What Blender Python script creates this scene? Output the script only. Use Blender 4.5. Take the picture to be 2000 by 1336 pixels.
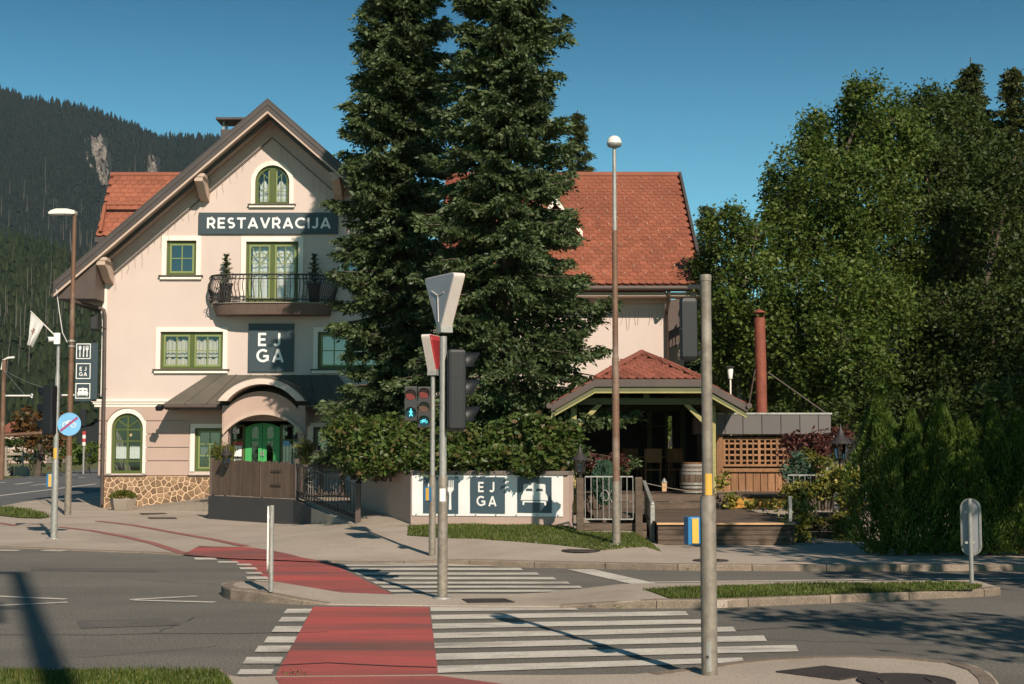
import bpy, bmesh, math, random
import numpy as np
from mathutils import Vector, Matrix

for o in list(bpy.data.objects):
    bpy.data.objects.remove(o)
scene = bpy.context.scene
COL = scene.collection
random.seed(7)
RNG = np.random.default_rng(11)

# ------------------------------------------------------------------ camera, sky, sun, exposure
F = 2778.0                     # focal length in photo pixels (50 mm on 36 mm)
EYE = 1.64
PIT = math.atan(210.0 / F)
CP, SP = math.cos(PIT), math.sin(PIT)
cam_d = bpy.data.cameras.new('camera')
cam_d.lens = 50.0
cam_d.sensor_width = 36.0
cam_d.clip_start = 0.1
cam_d.clip_end = 12000
cam = bpy.data.objects.new('camera', cam_d)
COL.objects.link(cam)
cam.location = (0, 0, EYE)
cam.rotation_euler = (math.radians(90) + PIT, 0, 0)
scene.camera = cam

SUN_EL = math.radians(33.5)
SUN_H = Vector((0.352, -0.936))
world = bpy.data.worlds.new('World')
scene.world = world
world.use_nodes = True
wn = world.node_tree
bg = wn.nodes['Background']
sky = wn.nodes.new('ShaderNodeTexSky')
sky.sky_type = 'NISHITA'
sky.sun_disc = False
sky.sun_elevation = SUN_EL
sky.sun_rotation = math.atan2(SUN_H.x, SUN_H.y)
sky.altitude = 500
sky.air_density = 1.0
sky.dust_density = 1.0
sky.ozone_density = 2.0
tint = wn.nodes.new('ShaderNodeMix')
tint.data_type = 'RGBA'
tint.blend_type = 'MULTIPLY'
tint.inputs[0].default_value = 1.0
tint.inputs[7].default_value = (0.50, 0.95, 0.95, 1)
wn.links.new(sky.outputs[0], tint.inputs[6])
# the air thins with height: deeper blue-green away from the horizon, on over the zenith
tc = wn.nodes.new('ShaderNodeTexCoord'); sep = wn.nodes.new('ShaderNodeSeparateXYZ'); rmp = wn.nodes.new('ShaderNodeValToRGB')
wn.links.new(tc.outputs['Generated'], sep.inputs[0]); wn.links.new(sep.outputs['Z'], rmp.inputs[0])
el_ = rmp.color_ramp.elements
el_[0].position = 0.10; el_[0].color = (1.42, 1.38, 1.30, 1)
el_[1].position = 0.33; el_[1].color = (0.21, 0.46, 0.55, 1)
tint2 = wn.nodes.new('ShaderNodeMix'); tint2.data_type = 'RGBA'; tint2.blend_type = 'MULTIPLY'; tint2.inputs[0].default_value = 1.0
wn.links.new(tint.outputs[2], tint2.inputs[6]); wn.links.new(rmp.outputs[0], tint2.inputs[7])
wn.links.new(tint2.outputs[2], bg.inputs[0])
bg.inputs[1].default_value = 0.082

sun_d = bpy.data.lights.new('sun', 'SUN')
sun_d.energy = 4.7
sun_d.angle = math.radians(0.5)
sun_d.color = (1.0, 0.87, 0.725)
sun = bpy.data.objects.new('sun', sun_d)
COL.objects.link(sun)
sdir = Vector((-SUN_H.x * math.cos(SUN_EL), -SUN_H.y * math.cos(SUN_EL), -math.sin(SUN_EL)))
sun.rotation_euler = sdir.to_track_quat('-Z', 'Y').to_euler()
sun.location = (10, -20, 30)

scene.render.engine = 'CYCLES'
scene.view_settings.view_transform = 'Standard'
scene.view_settings.look = 'None'
scene.view_settings.gamma = 1.0
scene.view_settings.exposure = 0.36
scene.view_settings.use_curve_mapping = False
scene.cycles.max_bounces = 6
scene.cycles.transparent_max_bounces = 12

# ------------------------------------------------------------------ survey: photo ray -> place at a known distance / height
def ray(px, py):
    u, v = (px - 1000) / F, (668 - py) / F
    return Vector((u, CP - v * SP, SP + v * CP))
def W(px, py, Y):
    py = py or 780          # only the sideways place asked for: take it at street level
    d = ray(px, py); t = Y / d.y
    return Vector((d.x * t, Y, EYE + d.z * t))
def G(px, py, z=0.0):
    d = ray(px, py); t = (z - EYE) / d.z
    return Vector((d.x * t, d.y * t, z))
def RP(px, py, p0, n):
    d = ray(px, py); c = Vector((0, 0, EYE))
    t = (Vector(p0) - c).dot(n) / d.dot(n)
    return c + d * t

# ------------------------------------------------------------------ mesh builder
class MB:
    def __init__(s):
        s.v, s.f, s.s = [], [], []
    def add(s, vs, fs, smooth=False):
        b = len(s.v)
        s.v += [tuple(p) for p in vs]
        for f in fs:
            s.f.append([i + b for i in f]); s.s.append(smooth)
        return s
    def box(s, x0, x1, y0, y1, z0, z1):
        vs = [(x, y, z) for x in (x0, x1) for y in (y0, y1) for z in (z0, z1)]
        return s.add(vs, [(0, 1, 3, 2), (4, 6, 7, 5), (0, 4, 5, 1), (2, 3, 7, 6), (0, 2, 6, 4), (1, 5, 7, 3)])
    def beam(s, p, q, w, h, up=(0, 0, 1)):
        p, q = Vector(p), Vector(q)
        d = (q - p).normalized(); up = Vector(up)
        if abs(d.dot(up)) > 0.99: up = Vector((0, 1, 0))
        a = d.cross(up).normalized(); b = a.cross(d)
        a *= w / 2; b *= h / 2
        vs = [p - a - b, p + a - b, p + a + b, p - a + b, q - a - b, q + a - b, q + a + b, q - a + b]
        return s.add(vs, [(3, 2, 1, 0), (4, 5, 6, 7), (0, 1, 5, 4), (1, 2, 6, 5), (2, 3, 7, 6), (3, 0, 4, 7)])
    def tube(s, pts, r, n=8, caps=True):
        pts = [Vector(p) for p in pts]
        rs = r if isinstance(r, (list, tuple)) else [r] * len(pts)
        vs, fs = [], []
        up = Vector((0.13, 0.31, 0.94)).normalized()
        for i, p in enumerate(pts):
            d = (pts[min(i + 1, len(pts) - 1)] - pts[max(i - 1, 0)]).normalized()
            a = d.cross(up)
            if a.length < 0.2: a = d.cross(Vector((1, 0, 0)))
            a.normalize(); b = d.cross(a)
            for k in range(n):
                t = 2 * math.pi * k / n
                vs.append(p + (a * math.cos(t) + b * math.sin(t)) * rs[i])
        for i in range(len(pts) - 1):
            for k in range(n):
                k2 = (k + 1) % n
                fs.append((i * n + k, i * n + k2, (i + 1) * n + k2, (i + 1) * n + k))
        s.add(vs, fs, True)
        if caps:
            s.add(vs[:n], [tuple(range(n))[::-1]]); s.add(vs[-n:], [tuple(range(n))])
        return s
    def lathe(s, c, prof, n=16, smooth=True):
        c = Vector(c); vs, fs = [], []
        for r, z in prof:
            for k in range(n):
                t = 2 * math.pi * k / n
                vs.append(c + Vector((r * math.cos(t), r * math.sin(t), z)))
        for i in range(len(prof) - 1):
            for k in range(n):
                k2 = (k + 1) % n
                fs.append((i * n + k, i * n + k2, (i + 1) * n + k2, (i + 1) * n + k))
        s.add(vs, fs, smooth)
        s.add(vs[:n], [tuple(range(n))[::-1]]); s.add(vs[-n:], [tuple(range(n))])
        return s
    def solid(s, outer, holes, th, mp):
        """flat outline with holes, extruded by th along w; mp maps (u, v, w) to the world"""
        cu = bpy.data.curves.new('outline', 'CURVE')
        cu.dimensions = '2D'; cu.fill_mode = 'BOTH'; cu.extrude = th / 2 if th else 0
        if not th: cu.fill_mode = 'FRONT'
        for poly in [outer] + list(holes):
            sp = cu.splines.new('POLY'); sp.points.add(len(poly) - 1)
            for i, (a, b) in enumerate(poly): sp.points[i].co = (a, b, 0, 1)
            sp.use_cyclic_u = True
        ob = bpy.data.objects.new('outline', cu)
        me = bpy.data.meshes.new_from_object(ob)
        vs = [mp(v.co.x, v.co.y, v.co.z) for v in me.vertices]
        s.add(vs, [tuple(p.vertices) for p in me.polygons])
        bpy.data.objects.remove(ob); bpy.data.curves.remove(cu); bpy.data.meshes.remove(me)
        return s
    def mesh(s, name, off=Vector((0, 0, 0)), weld=False):
        me = bpy.data.meshes.new(name)
        ox, oy, oz = off
        me.from_pydata([(a - ox, b - oy, c - oz) for a, b, c in s.v], [], s.f)
        me.polygons.foreach_set('use_smooth', s.s)
        bm = bmesh.new(); bm.from_mesh(me)
        if weld: bmesh.ops.remove_doubles(bm, verts=bm.verts, dist=0.0005)
        bmesh.ops.recalc_face_normals(bm, faces=bm.faces)
        bm.to_mesh(me); bm.free()
        return me

BASE = {}                      # world position of every object's origin
def link(name, data, mat=None, parent=None, loc=None):
    o = bpy.data.objects.new(name, data)
    COL.objects.link(o)
    if mat is not None and data is not None and not data.materials: data.materials.append(mat)
    if parent is not None:
        o.parent = parent
        pl = BASE[parent.name]
        l = Vector(loc) if loc is not None else pl
        o.location = l - pl
        BASE[o.name] = l
    else:
        l = Vector(loc) if loc is not None else Vector((0, 0, 0))
        o.location = l
        BASE[o.name] = l
    return o
def part(name, mb, mat, parent, bev=0.0, label=None, loc=None):
    pl = Vector(loc) if loc is not None else BASE[parent.name]
    o = link(name, mb.mesh(name, pl, weld=bev > 0), mat, parent, pl)
    if bev:
        m = o.modifiers.new('edge', 'BEVEL'); m.width = bev; m.segments = 2; m.limit_method = 'ANGLE'
    if label: o['label'] = label
    return o
def thing(name, label, cat, loc, group=None):
    o = link(name, None, None, None, loc)
    o.empty_display_size = 0.2
    o['label'] = label; o['category'] = cat
    if group: o['group'] = group
    return o
def solo(name, mb, mat, label, cat, loc, group=None, bev=0.0):
    l = Vector(loc)
    o = link(name, mb.mesh(name, l, weld=bev > 0), mat, None, l)
    o['label'] = label; o['category'] = cat
    if group: o['group'] = group
    if bev:
        m = o.modifiers.new('edge', 'BEVEL'); m.width = bev; m.segments = 2; m.limit_method = 'ANGLE'
    return o
def setting(name, mb, mat, kind='structure', weld=False):
    o = link(name, mb.mesh(name, weld=weld), mat)
    o['kind'] = kind
    return o
def copy_tree(o, loc=None, parent=None, label=None):
    c = o.copy(); COL.objects.link(c)
    if parent is not None: c.parent = parent
    if loc is not None: c.location = loc
    BASE[c.name] = Vector(loc) if loc is not None else BASE[o.name]
    if label: c['label'] = label
    for ch in list(o.children): copy_tree(ch, None, c)
    return c

# ------------------------------------------------------------------ materials
def nn(nt, t, **kw):
    n = nt.nodes.new(t)
    for k, v in kw.items(): setattr(n, k, v)
    return n
def mix(nt, a, b, fac, mode='MIX'):
    m = nt.nodes.new('ShaderNodeMix'); m.data_type = 'RGBA'; m.blend_type = mode
    for i, x in ((0, fac), (6, a), (7, b)):
        if isinstance(x, (int, float)): m.inputs[i].default_value = x
        elif isinstance(x, tuple): m.inputs[i].default_value = (*x[:3], 1)
        else: nt.links.new(x, m.inputs[i])
    return m.outputs[2]
def ramp(nt, src, stops):
    r = nt.nodes.new('ShaderNodeValToRGB')
    e = r.color_ramp.elements
    while len(e) < len(stops): e.new(0.5)
    for i, (p, c) in enumerate(stops):
        e[i].position = p; e[i].color = (*c[:3], 1) if isinstance(c, tuple) else (c, c, c, 1)
    nt.links.new(src, r.inputs[0])
    return r.outputs[0]
def noise(nt, scale, detail=5.0, rough=0.6, stretch=None):
    g = nn(nt, 'ShaderNodeNewGeometry')
    src = g.outputs['Position']
    if stretch:
        m = nn(nt, 'ShaderNodeMapping'); m.inputs['Scale'].default_value = stretch
        nt.links.new(src, m.inputs['Vector']); src = m.outputs[0]
    n = nn(nt, 'ShaderNodeTexNoise')
    n.inputs['Scale'].default_value = scale; n.inputs['Detail'].default_value = detail
    n.inputs['Roughness'].default_value = rough
    nt.links.new(src, n.inputs['Vector'])
    return n.outputs['Fac']
def sc_(c, k): return tuple(min(1.0, x * k) for x in c)
MATS = {}
def M(name, col, rough=0.7, var=0.12, scale=3.0, fine=0.08, fscale=60.0, bump=0.0, bscale=60.0, metal=0.0,
      stretch=None, objvar=0.0, wstretch=None, worn=None, wornscale=1.5, wornlo=0.55, wornhi=0.75, spec=0.4, bdist=0.01):
    m = bpy.data.materials.new(name); m.use_nodes = True
    nt = m.node_tree; b = nt.nodes['Principled BSDF']
    a = noise(nt, scale, stretch=stretch)
    c = ramp(nt, a, [(0.3, sc_(col, 1 - var)), (0.7, sc_(col, 1 + var))])
    if fine:
        f = noise(nt, fscale, 3.0, stretch=stretch)
        c = mix(nt, c, ramp(nt, f, [(0.38, 1 - fine), (0.62, 1.0)]), 1.0, 'MULTIPLY')
    if worn:
        w = noise(nt, wornscale, 8.0, 0.65, stretch=wstretch)
        c = mix(nt, c, worn, ramp(nt, w, [(wornlo, 0.0), (wornhi, 1.0)]))
    if objvar:
        oi = nn(nt, 'ShaderNodeObjectInfo')
        c = mix(nt, c, ramp(nt, oi.outputs['Random'], [(0.0, 1 - objvar), (1.0, 1.0)]), 1.0, 'MULTIPLY')
    nt.links.new(c, b.inputs['Base Color'])
    b.inputs['Roughness'].default_value = rough
    b.inputs['Metallic'].default_value = metal
    b.inputs['Specular IOR Level'].default_value = spec
    if bump:
        bn = nn(nt, 'ShaderNodeBump'); bn.inputs['Strength'].default_value = bump
        bn.inputs['Distance'].default_value = bdist
        nt.links.new(noise(nt, bscale, 4.0, stretch=stretch), bn.inputs['Height'])
        nt.links.new(bn.outputs[0], b.inputs['Normal'])
    MATS[name] = m
    return m
def LEAF(name, cols, trans=0.3, rough=0.5, spec=0.3, tcol=None):
    m = bpy.data.materials.new(name); m.use_nodes = True
    nt = m.node_tree; b = nt.nodes['Principled BSDF']; out = nt.nodes['Material Output']
    g = nn(nt, 'ShaderNodeNewGeometry')
    n = len(cols)
    c = ramp(nt, g.outputs['Random Per Island'], [(i / max(1, n - 1), k) for i, k in enumerate(cols)])
    big = noise(nt, 0.9, 3.0)
    c = mix(nt, c, ramp(nt, big, [(0.35, 0.72), (0.65, 1.0)]), 1.0, 'MULTIPLY')
    nt.links.new(c, b.inputs['Base Color'])
    b.inputs['Roughness'].default_value = rough
    b.inputs['Specular IOR Level'].default_value = spec
    if trans:
        t = nn(nt, 'ShaderNodeBsdfTranslucent')
        nt.links.new(mix(nt, c, tcol or (1.0, 1.0, 0.55), 1.0, 'MULTIPLY'), t.inputs[0])
        ms = nn(nt, 'ShaderNodeMixShader'); ms.inputs[0].default_value = trans
        nt.links.new(b.outputs[0], ms.inputs[1]); nt.links.new(t.outputs[0], ms.inputs[2])
        nt.links.new(ms.outputs[0], out.inputs['Surface'])
    MATS[name] = m
    return m
def GLASS(name, tintc, refl=0.12):
    m = bpy.data.materials.new(name); m.use_nodes = True
    nt = m.node_tree; out = nt.nodes['Material Output']
    nt.nodes.remove(nt.nodes['Principled BSDF'])
    tr = nn(nt, 'ShaderNodeBsdfTransparent'); tr.inputs[0].default_value = (*tintc, 1)
    gl = nn(nt, 'ShaderNodeBsdfGlossy'); gl.inputs['Roughness'].default_value = 0.03
    lw = nn(nt, 'ShaderNodeFresnel'); lw.inputs[0].default_value = 1.5
    ad = nn(nt, 'ShaderNodeMath', operation='ADD'); ad.inputs[1].default_value = refl
    nt.links.new(lw.outputs[0], ad.inputs[0])
    ms = nn(nt, 'ShaderNodeMixShader')
    nt.links.new(ad.outputs[0], ms.inputs[0]); nt.links.new(tr.outputs[0], ms.inputs[1]); nt.links.new(gl.outputs[0], ms.inputs[2])
    nt.links.new(ms.outputs[0], out.inputs['Surface'])
    MATS[name] = m
    return m
def EMIT(name, col, strength):
    m = bpy.data.materials.new(name); m.use_nodes = True
    b = m.node_tree.nodes['Principled BSDF']
    b.inputs['Base Color'].default_value = (*sc_(col, 0.4), 1)
    b.inputs['Emission Color'].default_value = (*col, 1); b.inputs['Emission Strength'].default_value = strength
    return m

asphalt = M('asphalt', (0.212, 0.192, 0.160), 0.85, 0.16, 0.5, 0.55, 42, bump=0.8, bscale=130, worn=(0.125, 0.113, 0.095), wornscale=0.8, wornlo=0.47, wornhi=0.66, wstretch=(.12, 1, 1), bdist=0.012)
asphalt2 = M('street_asphalt', (0.12, 0.115, 0.108), 0.85, 0.15, 0.4, 0.2, 40)
pave = M('paving', (0.43, 0.355, 0.285), 0.9, 0.10, 0.6, 0.26, 50, bump=0.5, bscale=90, worn=(0.29, 0.235, 0.185), wornscale=0.5, wornlo=0.5, wornhi=0.68)
kerbm = M('kerb_stone', (0.26, 0.20, 0.15), 0.85, 0.2, 6, 0.35, 60, bump=0.7, bscale=50, objvar=0.2)
redm = M('red_paint', (0.45, 0.088, 0.075), 0.75, 0.10, 1.2, 0.12, 60, bump=0.4, bscale=120, worn=(0.13, 0.075, 0.062), wornscale=1.0, wornlo=0.40, wornhi=0.66, wstretch=(.16, 1.3, 1))
redbrick = M('red_line_paint', (0.32, 0.12, 0.10), 0.8, 0.2, 4, 0.2, 40)
whitem = M('road_paint', (0.62, 0.56, 0.48), 0.7, 0.10, 3, 0.25, 45, worn=(0.24, 0.215, 0.18), wornscale=2.6, wornlo=0.50, wornhi=0.72, wstretch=(.5, 1, 1))
tarm = M('tar_joint', (0.045, 0.042, 0.04), 0.7)
grassg = M('turf_soil', (0.075, 0.085, 0.022), 0.95, 0.35, 1.3, 0.3, 30, worn=(0.14, 0.09, 0.045), wornscale=0.9, wornlo=0.6, wornhi=0.75)
field = M('meadow', (0.12, 0.115, 0.03), 0.95, 0.25, 0.12, 0.3, 8)
wallm = M('pink_render', (0.565, 0.462, 0.41), 0.92, 0.035, 0.9, 0.05, 90, bump=0.25, bscale=140, worn=(0.515, 0.415, 0.36), wornscale=0.9, wornlo=0.52, wornhi=0.85, wstretch=(1.6, 1, .35))
wall2 = M('dark_pink_render', (0.43, 0.315, 0.262), 0.92, 0.05, 0.9, 0.06, 90, bump=0.3, bscale=140)
trimm = M('white_trim', (0.78, 0.70, 0.61), 0.8, 0.04, 2, 0.05, 60)
soffm = M('soffit_paint', (0.50, 0.375, 0.30), 0.85, 0.06, 1.5, 0.06, 40)
bargem = M('barge_metal', (0.070, 0.057, 0.052), 0.5, 0.15, 1.5, 0.1, 30)
greenm = M('green_paint', (0.072, 0.096, 0.021), 0.5, 0.10, 4, 0.06, 60)
ltgreen = M('pale_green_paint', (0.20, 0.24, 0.085), 0.5, 0.06, 4)
doorg = M('bright_green_paint', (0.05, 0.33, 0.09), 0.45, 0.10, 4)
curtm = M('curtain', (0.62, 0.55, 0.46), 0.95, 0.08, 8, 0.15, 30, stretch=(6, 1, 0.3))
lacem = M('lace', (0.75, 0.74, 0.70), 0.95, 0.05, 8)
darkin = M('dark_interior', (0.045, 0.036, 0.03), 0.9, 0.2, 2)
tilem = M('roof_tile', (0.33, 0.106, 0.058), 0.75, 0.2, 0.8, 0.22, 30, worn=(0.25, 0.085, 0.045), wornscale=1.1, wornlo=.5, wornhi=.8, bump=0.3, bscale=50, objvar=0.25)
tile2 = M('pavilion_tile', (0.30, 0.095, 0.06), 0.75, 0.2, 2, 0.2, 30, bump=0.3, bscale=50, objvar=0.3)
tilebed = M('tile_bed', (0.19, 0.05, 0.03), 0.85, 0.15, 1.5)
brownm = M('brown_metal', (0.085, 0.06, 0.05), 0.5, 0.15, 3)
coppm = M('canopy_sheet', (0.115, 0.10, 0.078), 0.55, 0.16, 1.3, 0.15, 20, worn=(0.08, 0.075, 0.06), wornscale=1.2, objvar=0.1)
signm = M('sign_panel', (0.038, 0.058, 0.068), 0.5, 0.05, 2)
signw = M('sign_white', (0.80, 0.78, 0.74), 0.55, 0.03, 4)
ironm = M('wrought_iron', (0.035, 0.03, 0.028), 0.5, 0.2, 8)
slabm = M('balcony_slab', (0.15, 0.10, 0.08), 0.75, 0.15, 2.0, 0.2, 20, stretch=(3, 3, 0.4))
stonem = M('plinth_stone', (0.34, 0.215, 0.125), 0.85, 0.25, 5, 0.25, 40, bump=0.7, bscale=25, objvar=0.5)
mortar = M('mortar', (0.62, 0.43, 0.28), 0.95, 0.08, 6, 0.1, 50)
fencew = M('fence_wood', (0.155, 0.105, 0.072), 0.8, 0.2, 3, 0.3, 14, stretch=(6, 6, 0.5), objvar=0.25, bump=0.3, bscale=30)
grayw = M('weathered_wood', (0.135, 0.095, 0.068), 0.85, 0.25, 2, 0.35, 12, stretch=(0.5, 4, 6), objvar=0.3, bump=0.4, bscale=30)
honey = M('honey_wood', (0.36, 0.17, 0.075), 0.7, 0.25, 3, 0.3, 15, stretch=(6, 6, 0.6), objvar=0.35)
nosem = M('deck_edge', (0.55, 0.33, 0.17), 0.7, 0.15, 3)
ochre = M('ochre_board', (0.45, 0.22, 0.04), 0.8, 0.1, 3)
yelw = M('yellow_timber', (0.33, 0.29, 0.11), 0.7, 0.1, 3, 0.15, 20)
olivew = M('olive_timber', (0.12, 0.12, 0.055), 0.7, 0.12, 3)
anthr = M('anthracite_render', (0.055, 0.052, 0.05), 0.85, 0.12, 1.5, 0.1, 60)
conc = M('concrete', (0.30, 0.25, 0.20), 0.9, 0.12, 1.5, 0.2, 40, bump=0.4)
capm = M('wall_cap', (0.17, 0.14, 0.12), 0.7, 0.2, 3)
panelm = M('fascia_panel', (0.115, 0.10, 0.095), 0.55, 0.06, 1.2, objvar=0.12)
rustm = M('rusty_pipe', (0.22, 0.06, 0.035), 0.7, 0.25, 3, 0.2, 30)
galv = M('galvanised', (0.36, 0.35, 0.32), 0.5, 0.2, 3, 0.25, 25, metal=0.35, stretch=(3, 3, 0.7))
polem = M('pole_paint', (0.24, 0.205, 0.165), 0.6, 0.2, 2.5, 0.25, 18, worn=(0.33, 0.29, 0.25), wornscale=3, metal=0.2)
lampbrown = M('lamp_pole_brown', (0.16, 0.085, 0.05), 0.6, 0.2, 2, 0.2, 25, worn=(0.26, 0.20, 0.16), wornscale=1.2)
blackp = M('black_plastic', (0.010, 0.0105, 0.012), 0.5, 0.1, 3)
gray_h = M('signal_housing', (0.032, 0.031, 0.030), 0.5, 0.1, 3)
signgray = M('sign_back', (0.33, 0.33, 0.35), 0.5, 0.06, 3)
signedge = M('sign_edge', (0.62, 0.55, 0.50), 0.5, 0.06, 3)
redp = M('sign_red', (0.48, 0.04, 0.04), 0.5, 0.05, 3)
bluebox = M('button_blue', (0.02, 0.15, 0.34), 0.4, 0.1, 3)
yelbox = M('button_yellow', (0.62, 0.36, 0.06), 0.4, 0.08, 3)
bluesign = M('sign_blue', (0.17, 0.42, 0.68), 0.5, 0.06, 3)
purp = M('sign_stripe', (0.30, 0.06, 0.16), 0.5)
bannerm = M('banner_vinyl', (0.82, 0.80, 0.77), 0.5, 0.02, 1.5, bump=0.25, bscale=2.0, bdist=0.05)
bannerd = M('banner_print', (0.055, 0.085, 0.105), 0.4, 0.12, 1.5, bump=0.3, bscale=2.5, bdist=0.05, spec=0.6)
irond = M('cast_iron', (0.055, 0.042, 0.036), 0.65, 0.2, 6, 0.3, 60, bump=0.5, bscale=60)
barkm = M('bark', (0.10, 0.075, 0.055), 0.95, 0.3, 5, 0.3, 25, bump=0.6, bscale=20)
birchbark = M('birch_bark', (0.42, 0.38, 0.32), 0.9, 0.3, 4, 0.4, 14, stretch=(1, 1, 3))
rockm = M('rock_face', (0.23, 0.195, 0.165), 0.95, 0.4, 0.06, 0.5, 0.3)
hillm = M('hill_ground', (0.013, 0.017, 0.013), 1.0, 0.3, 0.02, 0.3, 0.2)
lensred = M('lens_red', (0.16, 0.025, 0.022), 0.25, 0.1, 10)
lensamb = M('lens_amber', (0.10, 0.05, 0.032), 0.25, 0.1, 10)
lensgrn = M('lens_dark', (0.006, 0.035, 0.05), 0.25, 0.1, 10)
litcyan = EMIT('lit_cyan', (0.12, 0.82, 0.95), 1.0)
litbulb = EMIT('lit_bulb', (1.0, 0.62, 0.25), 0.7)
glassm = GLASS('window_glass', (0.82, 0.86, 0.86), 0.06)
glassb = GLASS('window_glass_reflecting', (0.35, 0.4, 0.42), 0.13)
whitelamp = M('lamp_white', (0.75, 0.70, 0.64), 0.4, 0.04, 4)
cloth = M('flag_cloth', (0.60, 0.58, 0.55), 0.9, 0.08, 4)
spruce_l = LEAF('spruce_needles', [(0.028, 0.050, 0.016), (0.054, 0.084, 0.026), (0.084, 0.122, 0.042), (0.15, 0.185, 0.095)], 0.18, 0.5, 0.3)
birch_l = LEAF('birch_leaves', [(0.044, 0.080, 0.015), (0.074, 0.120, 0.021), (0.108, 0.156, 0.03), (0.155, 0.178, 0.04)], 0.32, 0.48, 0.22)
dark_l = LEAF('dark_leaves', [(0.032, 0.052, 0.013), (0.052, 0.078, 0.018), (0.078, 0.105, 0.026)], 0.28, 0.5, 0.2)
laurel_l = LEAF('laurel_leaves', [(0.032, 0.055, 0.012), (0.05, 0.085, 0.018), (0.07, 0.105, 0.022), (0.08, 0.125, 0.026), (0.095, 0.14, 0.03), (0.115, 0.15, 0.035), (0.14, 0.085, 0.038)], 0.2, 0.42, 0.3)
thuja_l = LEAF('thuja_sprays', [(0.042, 0.078, 0.012), (0.066, 0.118, 0.016), (0.10, 0.155, 0.022), (0.14, 0.175, 0.033)], 0.25, 0.55, 0.3)
larch_l = LEAF('larch_needles', [(0.04, 0.06, 0.016), (0.07, 0.085, 0.022), (0.10, 0.10, 0.03)], 0.3, 0.55)
maple_l = LEAF('red_maple_leaves', [(0.075, 0.022, 0.02), (0.12, 0.04, 0.032), (0.16, 0.065, 0.05)], 0.2, 0.5)
ivy_l = LEAF('variegated_leaves', [(0.07, 0.11, 0.02), (0.30, 0.27, 0.05), (0.42, 0.36, 0.08), (0.05, 0.09, 0.02)], 0.25, 0.45)
blue_l = LEAF('blue_conifer', [(0.05, 0.11, 0.08), (0.09, 0.16, 0.11), (0.06, 0.12, 0.06)], 0.2, 0.55)
box_l = LEAF('box_leaves', [(0.08, 0.10, 0.015), (0.13, 0.14, 0.02), (0.17, 0.16, 0.03)], 0.25, 0.5)
autumn_l = LEAF('autumn_leaves', [(0.13, 0.055, 0.02), (0.17, 0.085, 0.025), (0.07, 0.065, 0.02)], 0.3, 0.5)
grass_l = LEAF('grass_blades', [(0.05, 0.085, 0.012), (0.08, 0.125, 0.018), (0.12, 0.15, 0.025), (0.17, 0.15, 0.05)], 0.3, 0.5)
forest_l = LEAF('forest_crowns', [(0.009, 0.014, 0.013), (0.014, 0.020, 0.016), (0.021, 0.026, 0.018)], 0.0, 0.9, 0.1)  # mountain shade and bluish distance haze are mixed into these crown colours
hoodm = M('hood_paint', (0.62, 0.515, 0.44), 0.8, 0.05, 2)
wirem = M('light_wire', (0.24, 0.18, 0.15), 0.7, 0.1, 5)
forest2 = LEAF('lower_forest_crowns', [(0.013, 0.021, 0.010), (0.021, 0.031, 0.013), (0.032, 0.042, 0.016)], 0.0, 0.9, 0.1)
deadm = M('dead_trunk', (0.11, 0.095, 0.08), 0.9, 0.2, 0.5)
# ================================================================== foliage tools
def norm(a): return a / np.maximum(1e-6, np.linalg.norm(a, axis=1))[:, None]
def leafmesh(name, P, D, L, wr=.42, fold=.12, rand=1.0):
    """one diamond leaf per row: centre P, axis D, length L"""
    n = len(P); D = norm(D)
    R = RNG.normal(0, 1, (n, 3)); S = norm(np.cross(D, R)); N = np.cross(D, S)
    L = L[:, None]; w = L * wr * RNG.uniform(.75, 1.25, (n, 1)) * .5
    V = np.empty((n, 4, 3))
    V[:, 0] = P - D * L * .5
    V[:, 1] = P + S * w + N * L * fold
    V[:, 2] = P + D * L * .5
    V[:, 3] = P - S * w + N * L * fold
    return npmesh(name, V.reshape(-1, 3), np.arange(4 * n).reshape(-1, 4))
def leaf_part(name, P, D, L, mat, parent, **k):
    b = BASE[parent.name]
    return link(name, leafmesh(name, P - np.array(b), D, L, **k), mat, parent, b)
def leaf_solo(name, P, D, L, mat, label, cat, group=None, **k):
    c = Vector(P.mean(0)); c.z = P[:, 2].min()
    o = link(name, leafmesh(name, P - np.array(c), D, L, **k), mat, None, c)
    o['label'] = label; o['category'] = cat
    if group: o['group'] = group
    return o
def sphere_dirs(n):
    return norm(RNG.normal(0, 1, (n, 3)))
def blob(c, r, n, L, hang=0.0, shell=.55, droop=.3):
    """leaves in an ellipsoid, denser towards its skin, gathered in small clumps"""
    c, r = np.array(c), np.array(r)
    k = max(8, n // 150)
    d = sphere_dirs(k)
    rad = RNG.uniform(shell, 1.0, k)[:, None] ** .6
    cc = c + d * rad * r * RNG.uniform(.86, 1.1, (k, 1))
    idx = RNG.integers(0, k, n)
    cs = .145 * min(r) + .05
    off = RNG.normal(0, 1, (n, 3)) * cs * np.array([1, 1, .8])
    if hang: off[:, 2] -= RNG.exponential(hang, n)
    P = cc[idx] + off
    D = RNG.normal(0, 1, (n, 3)) * np.array([1, 1, .6]); D[:, 2] -= droop
    return P, D, L * RNG.uniform(.6, 1.3, n)
def cat3(parts):
    return tuple(np.concatenate([p[i] for p in parts]) for i in range(3))
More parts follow.
